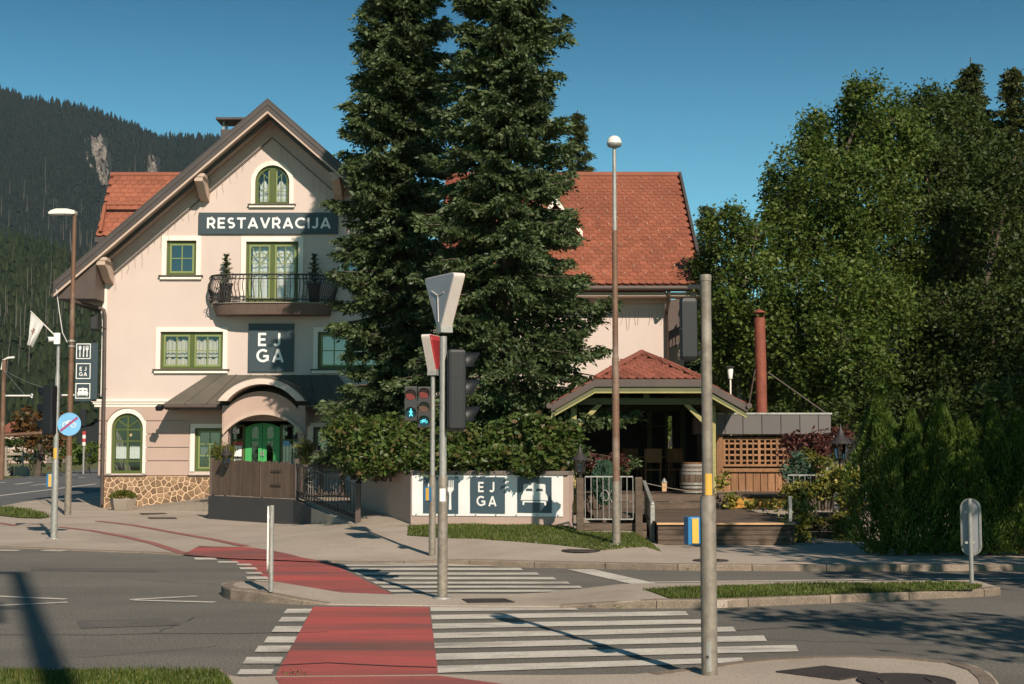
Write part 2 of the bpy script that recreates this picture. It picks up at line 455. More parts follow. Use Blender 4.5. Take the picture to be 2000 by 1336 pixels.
def broadleaf(name, label, cat, base, blobs, mat, bark, n_per_m2, L, hang=.25, rt=.18, group=None, wr=.55, seedpts=True):
    """trunk, limbs to every blob, crown of leaves"""
    base = Vector(base)
    t = thing(name, label, cat, base, group)
    ps = []
    lim = MB()
    cen = np.mean([b[0] for b in blobs], axis=0)
    top = float(np.percentile([b[0][2] for b in blobs], 70))
    tp = [base + Vector((0, 0, -.1))]
    for k in range(1, 6):
        f = k / 5
        tp.append(Vector((base.x + (cen[0] - base.x) * f + random.uniform(-.12, .12), base.y + (cen[1] - base.y) * f, base.z + (top - base.z) * f)))
    lim.tube(tp, [rt * (1.25 - 1.1 * k / 5) for k in range(6)], 8)
    part('trunk', lim, bark, t)
    lm = MB()
    for c, r in blobs:
        c, r = Vector(c), Vector(r)
        z0 = max(base.z + .3, c.z - r.z * 1.3 - 1.0)
        f = min(.95, max(.08, (z0 - base.z) / max(.5, top - base.z)))
        s = Vector((base.x + (cen[0] - base.x) * f, base.y + (cen[1] - base.y) * f, base.z + (top - base.z) * f))
        lm.tube([s, s.lerp(c, .5) + Vector((0, 0, .2)), c + Vector((0, 0, r.z * .6))], [rt * .4, rt * .25, rt * .08], 5)
        for q in range(4):
            d = Vector(sphere_dirs(1)[0]); e = c + Vector((d.x * r.x, d.y * r.y, d.z * r.z)) * .85
            lm.tube([c, c.lerp(e, .5) + Vector((0, 0, .12)), e], [rt * .16, rt * .1, rt * .04], 4)
        area = 4 * math.pi * ((r.x * r.y) ** 1.6 / 3 + (r.x * r.z) ** 1.6 / 3 + (r.y * r.z) ** 1.6 / 3) ** (1 / 1.6)
        ps.append(blob(c, r, int(area * n_per_m2), L, hang))
    part('limbs', lm, barkm, t)['kind'] = 'stuff'
    P, D, Ls = cat3(ps)
    leaf_part('crown', P, D, Ls, mat, t, wr=wr)
    return t
def spruce(label, base, tip, zlow, prof, mat, seed, dens=1.0, group=None, cat='tree', spray=.3, name='spruce_tree', gap=.3):
    rng = np.random.default_rng(seed)
    base = Vector(base); H = tip - base.z
    t = thing(name, label, cat, base, group)
    part('trunk', MB().tube([base + Vector((0, 0, H * k / 6)) for k in range(7)], [.24 * (1 - k / 6.3) + .01 for k in range(7)], 8), barkm, t)
    SP, SD, SL_ = [], [], []
    br = MB()
    z = zlow
    az = 0.0
    while z < tip - .05:
        f = (z - zlow) / (tip - zlow)
        R = prof(f)
        nb = 5 if R > .6 else 4
        for k in range(nb):
            az += 2.4 + rng.normal(0, .3)
            Lb = max(.12, R * (rng.uniform(1.0, 1.28) if rng.uniform() < .2 else rng.uniform(.72, 1.02)))
            zz = z + rng.uniform(-.16, .16)
            o = np.array([math.cos(az), math.sin(az), 0]); tn = np.array([-o[1], o[0], 0])
            rise = .42 * f - .12 + rng.normal(0, .06)
            steps = max(4, int(Lb / .085 * dens))
            end = base + Vector(o * Lb) ; end.z = zz
            prev = None
            pl = []
            for s in np.linspace(.12, 1, steps):
                hz = Lb * (rise * s - .34 * s * s + .24 * s ** 4)
                c = np.array([base.x, base.y, zz]) + o * Lb * s + np.array([0, 0, hz])
                pl.append(c)
                wside = Lb * .42 * (1 - s) ** .6 * min(1, s * 2.5) + .10
                m = 3 if s < .25 else (6 if s < .8 else 5)
                for q in range(m):
                    sd = rng.uniform(-1, 1)
                    c2 = c + tn * sd * wside - np.array([0, 0, abs(sd) * wside * .40 + rng.exponential(.11) * (1.1 - s)])
                    d = o * rng.uniform(.3, 1.0) + tn * sd * .9 + np.array([0, 0, rng.normal(-.28, .28)])
                    l = spray * rng.uniform(.6, 1.2) * (.75 + .25 * min(1, Lb))
                    SP.append(c2); SD.append(d); SL_.append(l)
            br.tube([Vector((base.x, base.y, zz)), Vector(pl[len(pl) // 2]), Vector(pl[-1])], [.035 * min(1, Lb / 2), .022, .006], 4, caps=False)
        z += gap * (.6 + .6 * min(1, R / 2)) * rng.uniform(.8, 1.2)
    part('branches', br, barkm, t)['kind'] = 'stuff'
    # every spray is a twig with short needles standing off it on both sides
    SP, SD, SL_ = np.array(SP), norm(np.array(SD)), np.array(SL_)
    n = len(SP); S1 = norm(np.cross(SD, rng.normal(0, 1, (n, 3))))
    P, D, L = [], [], []
    for q in range(9):
        f = (q // 2) / 4.0 - .5
        sg = 1 if q % 2 else -1
        if q == 8: f, sg = .5, 0
        d = SD * (1.0 if sg else 1.4) + S1 * sg * .95
        l = SL_ * rng.uniform(.38, .62, n) * (1.0 - .25 * (f + .5))
        P.append(SP + SD * (SL_ * f)[:, None] + norm(d) * (l * .45)[:, None]); D.append(d); L.append(l)
    leaf_part('crown', np.concatenate(P), np.concatenate(D), np.concatenate(L), mat, t, wr=.46, fold=.06)
    return t
# ================================================================== SETTING: ground, roads, pavements
def flat(name, pts, z, mat, kind='structure'):
    mb = MB().solid([(p[0], p[1]) for p in pts], [], 0, lambda u, v, w: (u, v, z))
    return setting(name, mb, mat, kind)
def gp(pts, z=0.0):
    return [tuple(G(a, b, z)[:2]) for a, b in pts]

mb = MB()
mb.add([(-4000, -60, -.05), (4000, -60, -.05), (4000, 6000, -.05), (-4000, 6000, -.05)], [(0, 1, 2, 3)])
setting('ground', mb, field)
flat('road', [(-70, -12), (70, -12), (70, 26), (-60, 26)], 0.0, asphalt)
flat('side_street', [(-60, 20), (-8.6, 20), (-9.0, 26), (-12, 34), (-15, 46), (-15.6, 56), (-21, 150), (-41, 150), (-27.8, 77), (-40, 50), (-60, 40)], 0.004, asphalt2)

# far pavement: front edge follows the kerb, height is level with the road at the crossing
edge_px = [(80, 1073), (196, 1078), (315, 1082), (378, 1087), (430, 1091), (540, 1095), (644, 1099), (760, 1101), (850, 1102),
           (930, 1105), (1000, 1108), (1350, 1115), (1640, 1116), (2000, 1115), (2500, 1112)]
ed = [(-16.0, 60.0), (-15.4, 45.6), (-14.6, 40.0), (-13.5, 33.0), (-11.6, 28.0), (-9.6, 25.2), (-8.8, 24.0)] + gp(edge_px) + [(60.0, 20.5)]
EX = [p[0] for p in ed]; EY = [p[1] for p in ed]
def ye(x): return float(np.interp(x, EX, EY))
def zpav(x): return float(np.interp(x, [-1.75, -0.55], [0.014, 0.08]))
def zp2(x, y):
    m = float(np.interp(x, [-5.2, -2.6, 1.95, 2.35], [0, 1, 1, 0])); m = m * m * (3 - 2 * m)
    return zpav(x) + m * min(.23, max(0.0, (y - ye(x) - .5) * .058))
def GS(px, py, dz=0.0):
    z = .05
    for k in range(30):
        q = G(px, py, z); z = .5 * z + .5 * (zp2(q.x, q.y) + dz)
    return Vector((q.x, q.y, z))
xs = sorted(set([-16 + .25 * i for i in range(4 * 76 + 1)]))
steps = [.14, .5, .8, 1.1, 1.5, 2, 2.5, 3, 3.5, 4, 4.5, 5, 6, 8, 12, 20]
mb = MB()
vs, fs = [], []
for x in xs:
    y0 = ye(x)
    vs += [(x, y0 + .14, -.03)] + [(x, y0 + d, zp2(x, y0 + d)) for d in steps] + [(x, max(62.0, y0 + 21), zp2(x, y0 + 21))]
nst = len(steps) + 2
for i in range(len(xs) - 1):
    for j in range(nst - 1):
        a, b = i * nst + j, (i + 1) * nst + j
        fs.append((a, b, b + 1, a + 1))
mb.add(vs, fs)
setting('pavement', mb, pave)
# kerb stones along that edge, one stone a metre
kerb = link('kerb', None, None); kerb['kind'] = 'structure'
def kerb_run(pts, zf, parent, width=.14, step=1.0, gap=.012, side=1):
    # pts dense polyline of the road-side edge; stones stand behind it
    P = [Vector((a, b)) for a, b in pts]
    L = [0.0]
    for i in range(1, len(P)): L.append(L[-1] + (P[i] - P[i - 1]).length)
    def at(s):
        return Vector((float(np.interp(s, L, [p.x for p in P])), float(np.interp(s, L, [p.y for p in P]))))
    s = 0.0
    while s < L[-1] - .05:
        e = min(s + step, L[-1])
        a, b, m = at(s + gap / 2), at(e - gap / 2), at((s + e) / 2)
        vs = []
        for q in (a, m, b):
            t = (at(min(L[-1], s + step)) - at(s)).normalized()
            n = Vector((-t.y, t.x)) * width * side
            zt = zf(q.x) + .006 + random.uniform(-.003, .003)
            f = q - n * .0
            vs += [(f.x, f.y, -.05), (f.x, f.y, zt - .018), (f.x + n.x * .12, f.y + n.y * .12, zt), (f.x + n.x, f.y + n.y, zt), (f.x + n.x, f.y + n.y, -.05)]
        fs = []
        for k in range(2):
            for j in range(4):
                fs.append((k * 5 + j, k * 5 + j + 1, (k + 1) * 5 + j + 1, (k + 1) * 5 + j))
        fs += [(0, 1, 2, 3, 4), (14, 13, 12, 11, 10)]
        mbk = MB().add(vs, fs)
        c = Vector((m.x, m.y, 0))
        o = link('kerb_stone', mbk.mesh('kerb_stone', c), kerbm, parent, c)
        s = e
kerb_run([(x, ye(x)) for x in np.arange(-13.4, 16, .25)], zpav, kerb)

# near pavement with its rounded nose on the right
NZ = .05
near_px = [(-900, 1308), (0, 1309), (300, 1309), (432, 1310), (445, 1320), (470, 1324), (540, 1322), (700, 1321), (855, 1319), (1000, 1320), (1100, 1320), (1240, 1318), (1300, 1313),
           (1360, 1305), (1420, 1296), (1500, 1287), (1600, 1283), (1680, 1282), (1750, 1284), (1850, 1291), (1905, 1302), (1935, 1317), (1950, 1335), (1960, 1365), (1965, 1420)]
npts = gp(near_px, .03)
npoly = npts + [(2.6, 3.0), (-10.0, 3.0)]
flat('pavement', npoly, .036, pave)
nk = link('kerb', None, None); nk['kind'] = 'structure'
dense = []
for i in range(len(npts) - 1):
    for t in np.linspace(0, 1, 8, endpoint=False):
        dense.append((npts[i][0] * (1 - t) + npts[i + 1][0] * t, npts[i][1] * (1 - t) + npts[i + 1][1] * t))
dn = [p for p in dense if p[0] > 0.95]
kerb_run(dn, lambda x: .036, nk, width=.12, step=.8, side=-1)
dn = [p for p in dense if p[0] < -1.98]
kerb_run(dn, lambda x: .036, nk, width=.12, step=.8, side=-1)

# traffic island
near_i = gp([(431, 1162), (437, 1167), (450, 1172), (520, 1178), (600, 1182), (850, 1185), (1100, 1187), (1200, 1189), (1400, 1188), (1700, 1175), (1930, 1165), (1955, 1162)])
far_i = gp([(431, 1161), (437, 1157), (450, 1154), (560, 1156), (770, 1163.5), (1000, 1163), (1100, 1158), (1250, 1153), (1500, 1149), (1900, 1146), (1940, 1150), (1955, 1160)])
nx, ny = [p[0] for p in near_i], [p[1] for p in near_i]
fx_, fy_ = [p[0] for p in far_i], [p[1] for p in far_i]
def zis(x): return float(np.interp(x, [-2.75, -1.95, 0.45, 1.25], [.115, .014, .014, .08]))
x0, x1 = nx[0], nx[-1]
xs = np.concatenate([np.linspace(x0, x0 + .3, 12), np.linspace(x0 + .35, x1 - .3, 90), np.linspace(x1 - .25, x1, 10)])
vs, fs = [], []
for x in xs:
    a, b, z = float(np.interp(x, nx, ny)), float(np.interp(x, fx_, fy_)), zis(x)
    if b < a: b = a
    vs += [(x, a + .02, -.02), (x, a + .02, z), (x, (a + b) / 2, z + .004), (x, b, z), (x, b, -.02)]
for i in range(len(xs) - 1):
    for j in range(4):
        fs.append((i * 5 + j, i * 5 + j + 1, i * 5 + 6 + j, i * 5 + 5 + j))
setting('traffic_island', MB().add(vs, fs), pave)
ik = link('kerb', None, None); ik['kind'] = 'structure'
def ring(x): return float(np.interp(x, nx, ny))
run = [(x, ring(x)) for x in np.linspace(x0, -1.95, 30)]
kerb_run([far for far in [(float(x), float(np.interp(x, fx_, fy_))) for x in np.linspace(x0 + .5, x0, 8)]] + run, zis, ik, width=.12, step=.5)
kerb_run([(x, ring(x)) for x in np.linspace(.5, x1, 50)], zis, ik, width=.12, step=1.0)

def drape(name, pts, dz, mat, cuts=5):
    mb = MB().solid([tuple(p[:2]) for p in pts], [], 0, lambda u, v, w: (u, v, 0))
    me = mb.mesh(name, weld=True); bm = bmesh.new(); bm.from_mesh(me)
    bmesh.ops.triangulate(bm, faces=bm.faces)
    for k in range(3): bmesh.ops.subdivide_edges(bm, edges=[e for e in bm.edges if e.calc_length() > .35], cuts=1, use_grid_fill=True); bmesh.ops.triangulate(bm, faces=bm.faces)
    for v in bm.verts: v.co.z = zp2(v.co.x, v.co.y) + dz
    bm.to_mesh(me); bm.free()
    o = link(name, me, mat); o['kind'] = 'structure'; return o
def gs(pts): return [tuple(GS(a, b)[:2]) for a, b in pts]
# ---- painted markings (sheets a few millimetres above what they lie on)
def quads(name, polys, z, mat):
    mb = MB()
    for p in polys:
        pts = [G(a, b, z) for a, b in p]
        mb.add([(q.x, q.y, z) for q in pts], [tuple(range(len(pts)))])
    return setting(name, mb, mat)
flat('cycle_path', gp([(612, 1185), (838, 1186), (857, 1319), (537, 1322)], .004), .004, redm)
flat('cycle_path', gp([(645, 1099.5), (700, 1127), (772, 1163.5), (690, 1163), (560, 1157), (532, 1140), (497, 1115), (446, 1092.5), (540, 1096)], .004), .006, redm)
drape('cycle_path', gs([(358, 1084), (389, 1067), (480, 1069), (556, 1081), (641, 1099), (540, 1094.5), (440, 1091)]), .008, redm)
flat('cycle_path', gp([(537, 1324), (857, 1321), (935, 1331), (990, 1338), (960, 1400), (500, 1400), (545, 1335)], .036), .041, redm)
def linebar(name, pts, width, z, mat):
    pz = mat is redbrick
    if pz: pts = [tuple(Vector(pts[i]).lerp(Vector(pts[i + 1]), f)) for i in range(len(pts) - 1) for f in (0, .25, .5, .75)] + [pts[-1]]
    P = [GS(a, b) if pz else G(a, b, z) for a, b in pts]
    vs = []
    for i, p in enumerate(P):
        if pz: z = p.z + .008
        d = (P[min(i + 1, len(P) - 1)] - P[max(0, i - 1)]).normalized()
        n = Vector((-d.y, d.x, 0)) * width / 2
        vs += [(p.x - n.x, p.y - n.y, z), (p.x + n.x, p.y + n.y, z)]
    return setting(name, MB().add(vs, [(2 * i, 2 * i + 1, 2 * i + 3, 2 * i + 2) for i in range(len(P) - 1)]), mat)
linebar('cycle_path_line', [(118, 1030), (180, 1037), (240, 1048), (300, 1062), (360, 1082)], .16, .02, redbrick)
linebar('cycle_path_line', [(190, 1018), (260, 1026), (330, 1039), (410, 1053), (480, 1067)], .16, .02, redbrick)
linebar('cycle_path_line', [(-40, 1020), (0, 1022), (30, 1027)], .16, .02, redbrick)
rows = [(841, 1185.5, 1194, 1130, 1187.5, 1191), (843, 1201, 1210, 1345, 1193.5, 1201.5), (845, 1218, 1228, 1392, 1209, 1217.5), (847, 1236.5, 1247, 1438, 1224, 1233),
        (849, 1256, 1266.5, 1498, 1241, 1252), (852, 1276.5, 1289, 1560, 1259.5, 1272), (855, 1300.5, 1314, 1455, 1284, 1293)]
quads('crosswalk', [[(l, b), (r, d), (r - 6, c), (l - 1, a)] for l, a, b, r, c, d in rows], .007, whitem)
bars = [(559, 610, 1189, 1198), (549, 600, 1205, 1214), (536, 591, 1223, 1234), (521, 580, 1243, 1255), (503, 569, 1261, 1273), (480, 553, 1283, 1296), (468, 535, 1307, 1317)]
quads('cycle_crossing_bars', [[(a - 6, d), (b - 6, d), (b, c), (a + 2, c)] for a, b, c, d in bars], .008, whitem)
fr = []
for c, d, xr in ((1101, 1105.5, 1008), (1109, 1113.5, 1016), (1118, 1122.5, 1048), (1127, 1131.5, 1081), (1136, 1140, 1108), (1144, 1148, 1132), (1152, 1156, 1150), (1160, 1163.5, 1030)):
    l = 658 + (c - 1100) * 1.875
    fr.append([(l + 8, d), (xr + 6, d), (xr, c), (l, c)])
quads('crosswalk', fr, .0075, whitem)
fb = [(378, 420, 1089, 1093), (424, 462, 1096, 1099), (461, 488, 1101, 1104), (467, 499, 1108, 1112), (479, 509, 1117, 1121), (480, 521, 1126, 1131), (499, 530, 1133, 1137), (513, 549, 1142, 1146)]
quads('cycle_crossing_bars', [[(a + 3, d), (b + 5, d), (b, c), (a, c)] for a, b, c, d in fb], .0085, whitem)
quads('stop_line', [[(1258, 1146), (1312, 1146), (1160, 1112), (1108, 1112)]], .0065, whitem)
linebar('lane_line', [(1270, 1137), (1600, 1133), (2100, 1128)], .1, .0066, whitem)
linebar('lane_line', [(254, 1171), (385, 1164)], .1, .0067, whitem)
linebar('lane_line', [(262, 1172), (420, 1176)], .1, .0069, whitem)
linebar('lane_line', [(-60, 1162), (130, 1170)], .1, .0067, whitem)
linebar('lane_line', [(-60, 1185), (132, 1176)], .1, .0069, whitem)
linebar('lane_line', [(-40, 1074), (38, 1075)], .22, .0067, whitem)
linebar('lane_line', [(84, 1075), (125, 1076)], .2, .0067, whitem)
linebar('lane_line', [(-60, 976), (0, 968), (90, 957), (188, 945)], .22, .009, whitem)
for a in ([(30, 946), (62, 942)], [(62, 948), (92, 945)], [(140, 934), (168, 932)], [(112, 929), (150, 927)], [(0, 943), (10, 942)]):
    linebar('lane_line', a, .25, .009, whitem)
linebar('tar_joint', [(-60, 1240), (60, 1239), (200, 1240), (300, 1237), (450, 1237), (640, 1234)], .02, .0055, tarm)
linebar('tar_joint', [(535, 1299), (640, 1294), (760, 1300), (852, 1303)], .028, .0095, tarm)
linebar('tar_joint', [(1440, 1231), (1600, 1222), (1800, 1226), (2040, 1230)], .02, .0055, tarm)
for a, b in (((640, 1101.5), (870, 1104)),):
    linebar('tar_joint', [a, b], .05, .0095, tarm)

# grass strips
def grass(name, poly, z, density, h0, h1, soil=True, zf=None):
    P = poly
    if soil:
        mbt = MB().solid([(p[0], p[1]) for p in P], [], 0, lambda u, v, w: (u, v, (zf(u, v) if zf else z) + .006))
        setting('turf', mbt, grassg)
    xs_, ys_ = [p[0] for p in P], [p[1] for p in P]
    A = (max(xs_) - min(xs_)) * (max(ys_) - min(ys_))
    n = int(A * density)
    pts = np.column_stack([RNG.uniform(min(xs_), max(xs_), n), RNG.uniform(min(ys_), max(ys_), n)])
    inside = np.zeros(n, bool)
    for i in range(len(P)):
        (xa, ya), (xb, yb) = P[i], P[(i + 1) % len(P)]
        if ya == yb: continue
        c = ((ya > pts[:, 1]) != (yb > pts[:, 1])) & (pts[:, 0] < (xb - xa) * (pts[:, 1] - ya) / (yb - ya) + xa)
        inside ^= c
    pts = pts[inside]; n = len(pts)
    h = RNG.uniform(h0, h1, n) * (0.6 + 0.6 * (np.sin(pts[:, 0] * 3.1) * np.cos(pts[:, 1] * 2.3 + pts[:, 0]) * .5 + .5))
    az = RNG.uniform(0, 2 * math.pi, n); lean = RNG.uniform(0, .7, n) * h
    w = RNG.uniform(.004, .009, n) * (1 + pts[:, 1] / 40)
    zz = np.full(n, z)
    if zf is not None: zz = np.array([zf(a, b) for a, b in pts])
    V = np.zeros((n, 3, 3))
    ca, sa = np.cos(az), np.sin(az)
    V[:, 0] = np.column_stack([pts[:, 0] - sa * w, pts[:, 1] + ca * w, zz])
    V[:, 1] = np.column_stack([pts[:, 0] + sa * w, pts[:, 1] - ca * w, zz])
    V[:, 2] = np.column_stack([pts[:, 0] + ca * lean, pts[:, 1] + sa * lean, zz + h])
    o = link(name, npmesh(name, V.reshape(-1, 3), np.arange(3 * n).reshape(-1, 3)), grass_l)
    o['kind'] = 'stuff'
    return o
def npmesh(name, V, Fc):
    me = bpy.data.meshes.new(name)
    k = Fc.shape[1]; m = len(Fc)
    me.vertices.add(len(V)); me.vertices.foreach_set('co', np.asarray(V, np.float32).ravel())
    me.loops.add(m * k); me.loops.foreach_set('vertex_index', np.asarray(Fc, np.int32).ravel())
    me.polygons.add(m); me.polygons.foreach_set('loop_start', np.arange(0, m * k, k, dtype=np.int32))
    me.polygons.foreach_set('loop_total', np.full(m, k, np.int32))
    me.update(calc_edges=True); me.validate()
    return me
grass('grass', gp([(-300, 1311), (0, 1311), (300, 1311), (424, 1312), (440, 1322), (455, 1340), (470, 1420), (-300, 1420)], .04), .036, 6500, .018, .055)
gi = gp([(1256, 1152), (1500, 1144), (1880, 1140), (1920, 1146), (1900, 1153), (1700, 1159), (1400, 1170), (1310, 1170)], .08)
grass('grass', gi, .084, 3600, .02, .055)
gl = gs([(795, 1046), (800, 1024), (960, 1026), (1105, 1030), (1150, 1040), (1270, 1062), (1290, 1077), (1180, 1075), (1080, 1064), (960, 1055), (860, 1051)])
grass('grass', gl, .084, 2200, .02, .06, zf=zp2)
# weeds in the joints
def weed(px, py, n=26, s=.12):
    c = GS(px, py) if py < 1100 and px < 1300 else G(px, py, .02)
    P = np.tile(np.array([c.x, c.y, c.z + .01]), (n, 1)) + RNG.normal(0, 1, (n, 3)) * np.array([s * .5, s * .35, .01])
    a = RNG.uniform(0, 6.28, n)
    D = np.column_stack([np.cos(a) * .7, np.sin(a) * .7, RNG.uniform(.3, 1, n)])
    return P, D, RNG.uniform(.4, 1, n) * s * .5
wp = [weed(px, py, 24, s) for px, py, s in ((575, 1318, .09), (1158, 1184, .08), (1208, 1187, .08), (1410, 1185, .05), (1690, 1172, .05), (1345, 1113, .07), (640, 1027, .12), (690, 1030, .12), (620, 1024, .1), (800, 1022, .1), (745, 1001, .09))]
# repaired strips and cracks in the asphalt
patchm = M('asphalt_patch', (0.13, 0.118, 0.10), 0.85, 0.12, 2, 0.4, 45)
flat('asphalt_patch', gp([(150, 1213), (330, 1208), (352, 1222), (158, 1228)]), .0045, patchm)
flat('asphalt_patch', gp([(1500, 1205), (1900, 1196), (1960, 1203), (1530, 1214)]), .0045, patchm)
flat('asphalt_patch', gp([(60, 1108), (300, 1112), (310, 1118), (60, 1115)]), .0045, patchm)
def crack(px0, py0, px1, py1, n=14, amp=5):
    pts = [(px0 + (px1 - px0) * i / n + random.uniform(-amp, amp), py0 + (py1 - py0) * i / n + random.uniform(-amp * .25, amp * .25)) for i in range(n + 1)]
    linebar('crack', pts, .010, .0056, tarm)
crack(80, 1290, 420, 1262); crack(300, 1237, 380, 1205, 8); crack(1420, 1245, 1900, 1262, 18); crack(250, 1130, 430, 1142, 10)
# ================================================================== RESTAURANT BUILDING
FY = 40.2
def fc(px, py, Y=FY):
    p = W(px, py, Y); return (p.x, p.z)
def fm(Yc): return lambda u, v, w: (u, Yc + w, v)
house = thing('restaurant_building', 'pink three storey restaurant with steep front gable, green windows and red tiled side wing', 'building', (-6.75, FY, 0))
AX = fc(530, 470)[0]
APZ = fc(531, 238)[1]
SL = .88
XL, XR = fc(198, 900)[0], 2 * AX - fc(198, 900)[0]
XR = -1.95
def under(x): return APZ - SL * abs(x - AX)
holes = []
def arc3(p0, pm, p1, n=16):
    (x1, y1), (x2, y2), (x3, y3) = p0, pm, p1
    d = 2 * (x1 * (y2 - y3) + x2 * (y3 - y1) + x3 * (y1 - y2))
    ux = ((x1 ** 2 + y1 ** 2) * (y2 - y3) + (x2 ** 2 + y2 ** 2) * (y3 - y1) + (x3 ** 2 + y3 ** 2) * (y1 - y2)) / d
    uy = ((x1 ** 2 + y1 ** 2) * (x3 - x2) + (x2 ** 2 + y2 ** 2) * (x1 - x3) + (x3 ** 2 + y3 ** 2) * (x2 - x1)) / d
    r = math.hypot(x1 - ux, y1 - uy)
    a0, am, a1 = (math.atan2(y - uy, x - ux) for x, y in (p0, pm, p1))
    def unw(a, ref):
        while a - ref > math.pi: a -= 2 * math.pi
        while a - ref < -math.pi: a += 2 * math.pi
        return a
    am = unw(am, a0); a1 = unw(a1, am)
    return [(ux + r * math.cos(a0 + (a1 - a0) * i / n), uy + r * math.sin(a0 + (a1 - a0) * i / n)) for i in range(n + 1)]
def rect(x0, z0, x1, z1): return [(x0, z0), (x1, z0), (x1, z1), (x0, z1)]
def grow(poly, d):
    """move a convex-ish outline outwards by d (negative: inwards)"""
    n = len(poly); out = []
    A = sum(poly[i][0] * poly[(i + 1) % n][1] - poly[(i + 1) % n][0] * poly[i][1] for i in range(n))
    sg = 1 if A > 0 else -1
    for i in range(n):
        p0, p1, p2 = Vector(poly[i - 1]), Vector(poly[i]), Vector(poly[(i + 1) % n])
        a, b = (p1 - p0).normalized(), (p2 - p1).normalized()
        n1, n2 = Vector((a.y, -a.x)) * sg, Vector((b.y, -b.x)) * sg
        m = n1 + n2
        m = m / max(.3, m.dot(n1)) if m.length > .05 else n1
        q = p1 + m * d
        out.append((q.x, q.y))
    return out
def ringsolid(mb, poly, d_out, d_in, th, mp):
    return mb.solid(grow(poly, d_out), [grow(poly, d_in)], th, mp)
def bars_in(win, name, segs, Y, w, d, mat):
    for (a, b) in segs:
        mb = MB().beam((a[0], Y, a[1]), (b[0], Y, b[1]), w, d, up=(0, 1, 0))
        part(name, mb, mat, win)
def curtain(win, x0, x1, z0, z1, Y, mat, wavy=0.0, period=.11, name='curtain'):
    n = max(6, int((x1 - x0) / .02)); vs = []
    for i in range(n + 1):
        x = x0 + (x1 - x0) * i / n
        y = Y + .018 * math.sin(2 * math.pi * (x - x0) / period)
        zt = z1 - wavy * (.5 + .5 * math.cos(2 * math.pi * (x - x0) / (period * 2.2)))
        vs += [(x, y, z0), (x, y, zt)]
    mb = MB().add(vs, [(2 * i, 2 * i + 2, 2 * i + 3, 2 * i + 1) for i in range(n)], True)
    part(name, mb, mat, win)
def rect_window(px0, py0, px1, py1, leaves=1, rows=2, curt=None, sill=True, Y=FY, glass=None, trim=.135, label=None, frame=None, colsper=2):
    (x0, z1), (x1, z0) = fc(px0, py0, Y), fc(px1, py1, Y)
    fr = frame or greenm
    hole = rect(x0, z0, x1, z1); holes.append((hole, Y))
    w = part('window', ringsolid(MB(), hole, 0.0, -.075, .09, fm(Y + .10)), fr, house, .006, label)
    if trim:
        o = [(x0 - trim, z0), (x1 + trim, z0), (x1 + trim, z1 + trim), (x0 - trim, z1 + trim)]
        mb = MB().box(x0 - trim, x0, Y - .035, Y + .002, z0, z1 + trim).box(x1, x1 + trim, Y - .035, Y + .002, z0, z1 + trim)
        mb.box(x0, x1, Y - .035, Y + .002, z1, z1 + trim)
        part('surround', mb, trimm, w)
    if sill:
        part('sill', MB().box(x0 - trim - .07, x1 + trim + .07, Y - .12, Y + .02, z0 - .035, z0), brownm, w, .004)
        part('sill_moulding', MB().box(x0 - trim - .03, x1 + trim + .03, Y - .085, Y + .002, z0 - .12, z0 - .036), trimm, w, .01)
    iw = (x1 - x0 - .15)
    for k in range(leaves):
        a, b = x0 + .075 + iw * k / leaves, x0 + .075 + iw * (k + 1) / leaves
        if leaves > 1:
            if k > 0: part('mullion', MB().box(a - .06, a + .06, Y + .045, Y + .14, z0 + .075, z1 - .075), fr, w)
            a += .06 if k else 0; b -= .06 if k < leaves - 1 else 0
        part('sash', ringsolid(MB(), rect(a, z0 + .075, b, z1 - .075), -.004, -.055, .05, fm(Y + .085)), ltgreen, w)
        a2, b2, c2, d2 = a + .055, b - .055, z0 + .13, z1 - .13
        for i in range(colsper):
            for j in range(rows):
                p0, p1 = a2 + (b2 - a2) * i / colsper, a2 + (b2 - a2) * (i + 1) / colsper
                q0, q1 = c2 + (d2 - c2) * j / rows, c2 + (d2 - c2) * (j + 1) / rows
                part('pane', MB().add([(p0, Y + .09, q0), (p1, Y + .09, q0), (p1, Y + .09, q1), (p0, Y + .09, q1)], [(0, 1, 2, 3)]), glass or glassm, w)
        for i in range(1, colsper):
            x = a2 + (b2 - a2) * i / colsper
            part('glazing_bar', MB().box(x - .014, x + .014, Y + .07, Y + .10, c2, d2), ltgreen, w)
        for j in range(1, rows):
            q = c2 + (d2 - c2) * j / rows
            part('glazing_bar', MB().box(a2, b2, Y + .072, Y + .098, q - .012, q + .012), ltgreen, w)
    return w, (x0, x1, z0, z1)
def arch_window(px0, py_top, px1, py_bot, py_spring, trim=.12, Y=FY):
    (x0, zt), (x1, z0) = fc(px0, py_top, Y), fc(px1, py_bot, Y)
    zs = fc(px0, py_spring, Y)[1]
    xm = (x0 + x1) / 2
    arc = arc3((x1, zs), (xm, zt), (x0, zs), 18)
    hole = [(x0, z0), (x1, z0)] + arc
    holes.append((hole, Y))
    w = part('window', ringsolid(MB(), hole, 0, -.085, .09, fm(Y + .10)), greenm, house)
    inner = grow(hole, -.085)
    part('pane', MB().solid(inner, [], 0, fm(Y + .10)), glassm, w)
    o = [(x0 - trim, z0), (x1 + trim, z0)] + arc3((x1 + trim, zs), (xm, zt + trim), (x0 - trim, zs), 18)
    sur = o + [(x0, z0)] + [(x0, zs)] + arc[::-1][1:] + [(x1, z0)]
    part('surround', MB().solid([(x0 - trim, z0)] + arc3((x0 - trim, zs), (xm, zt + trim), (x1 + trim, zs), 18) + [(x1 + trim, z0), (x1, z0)] + arc + [(x0, z0)], [], .037, fm(Y - .016)), trimm, w)
    return w, (x0, x1, z0, zs, zt)

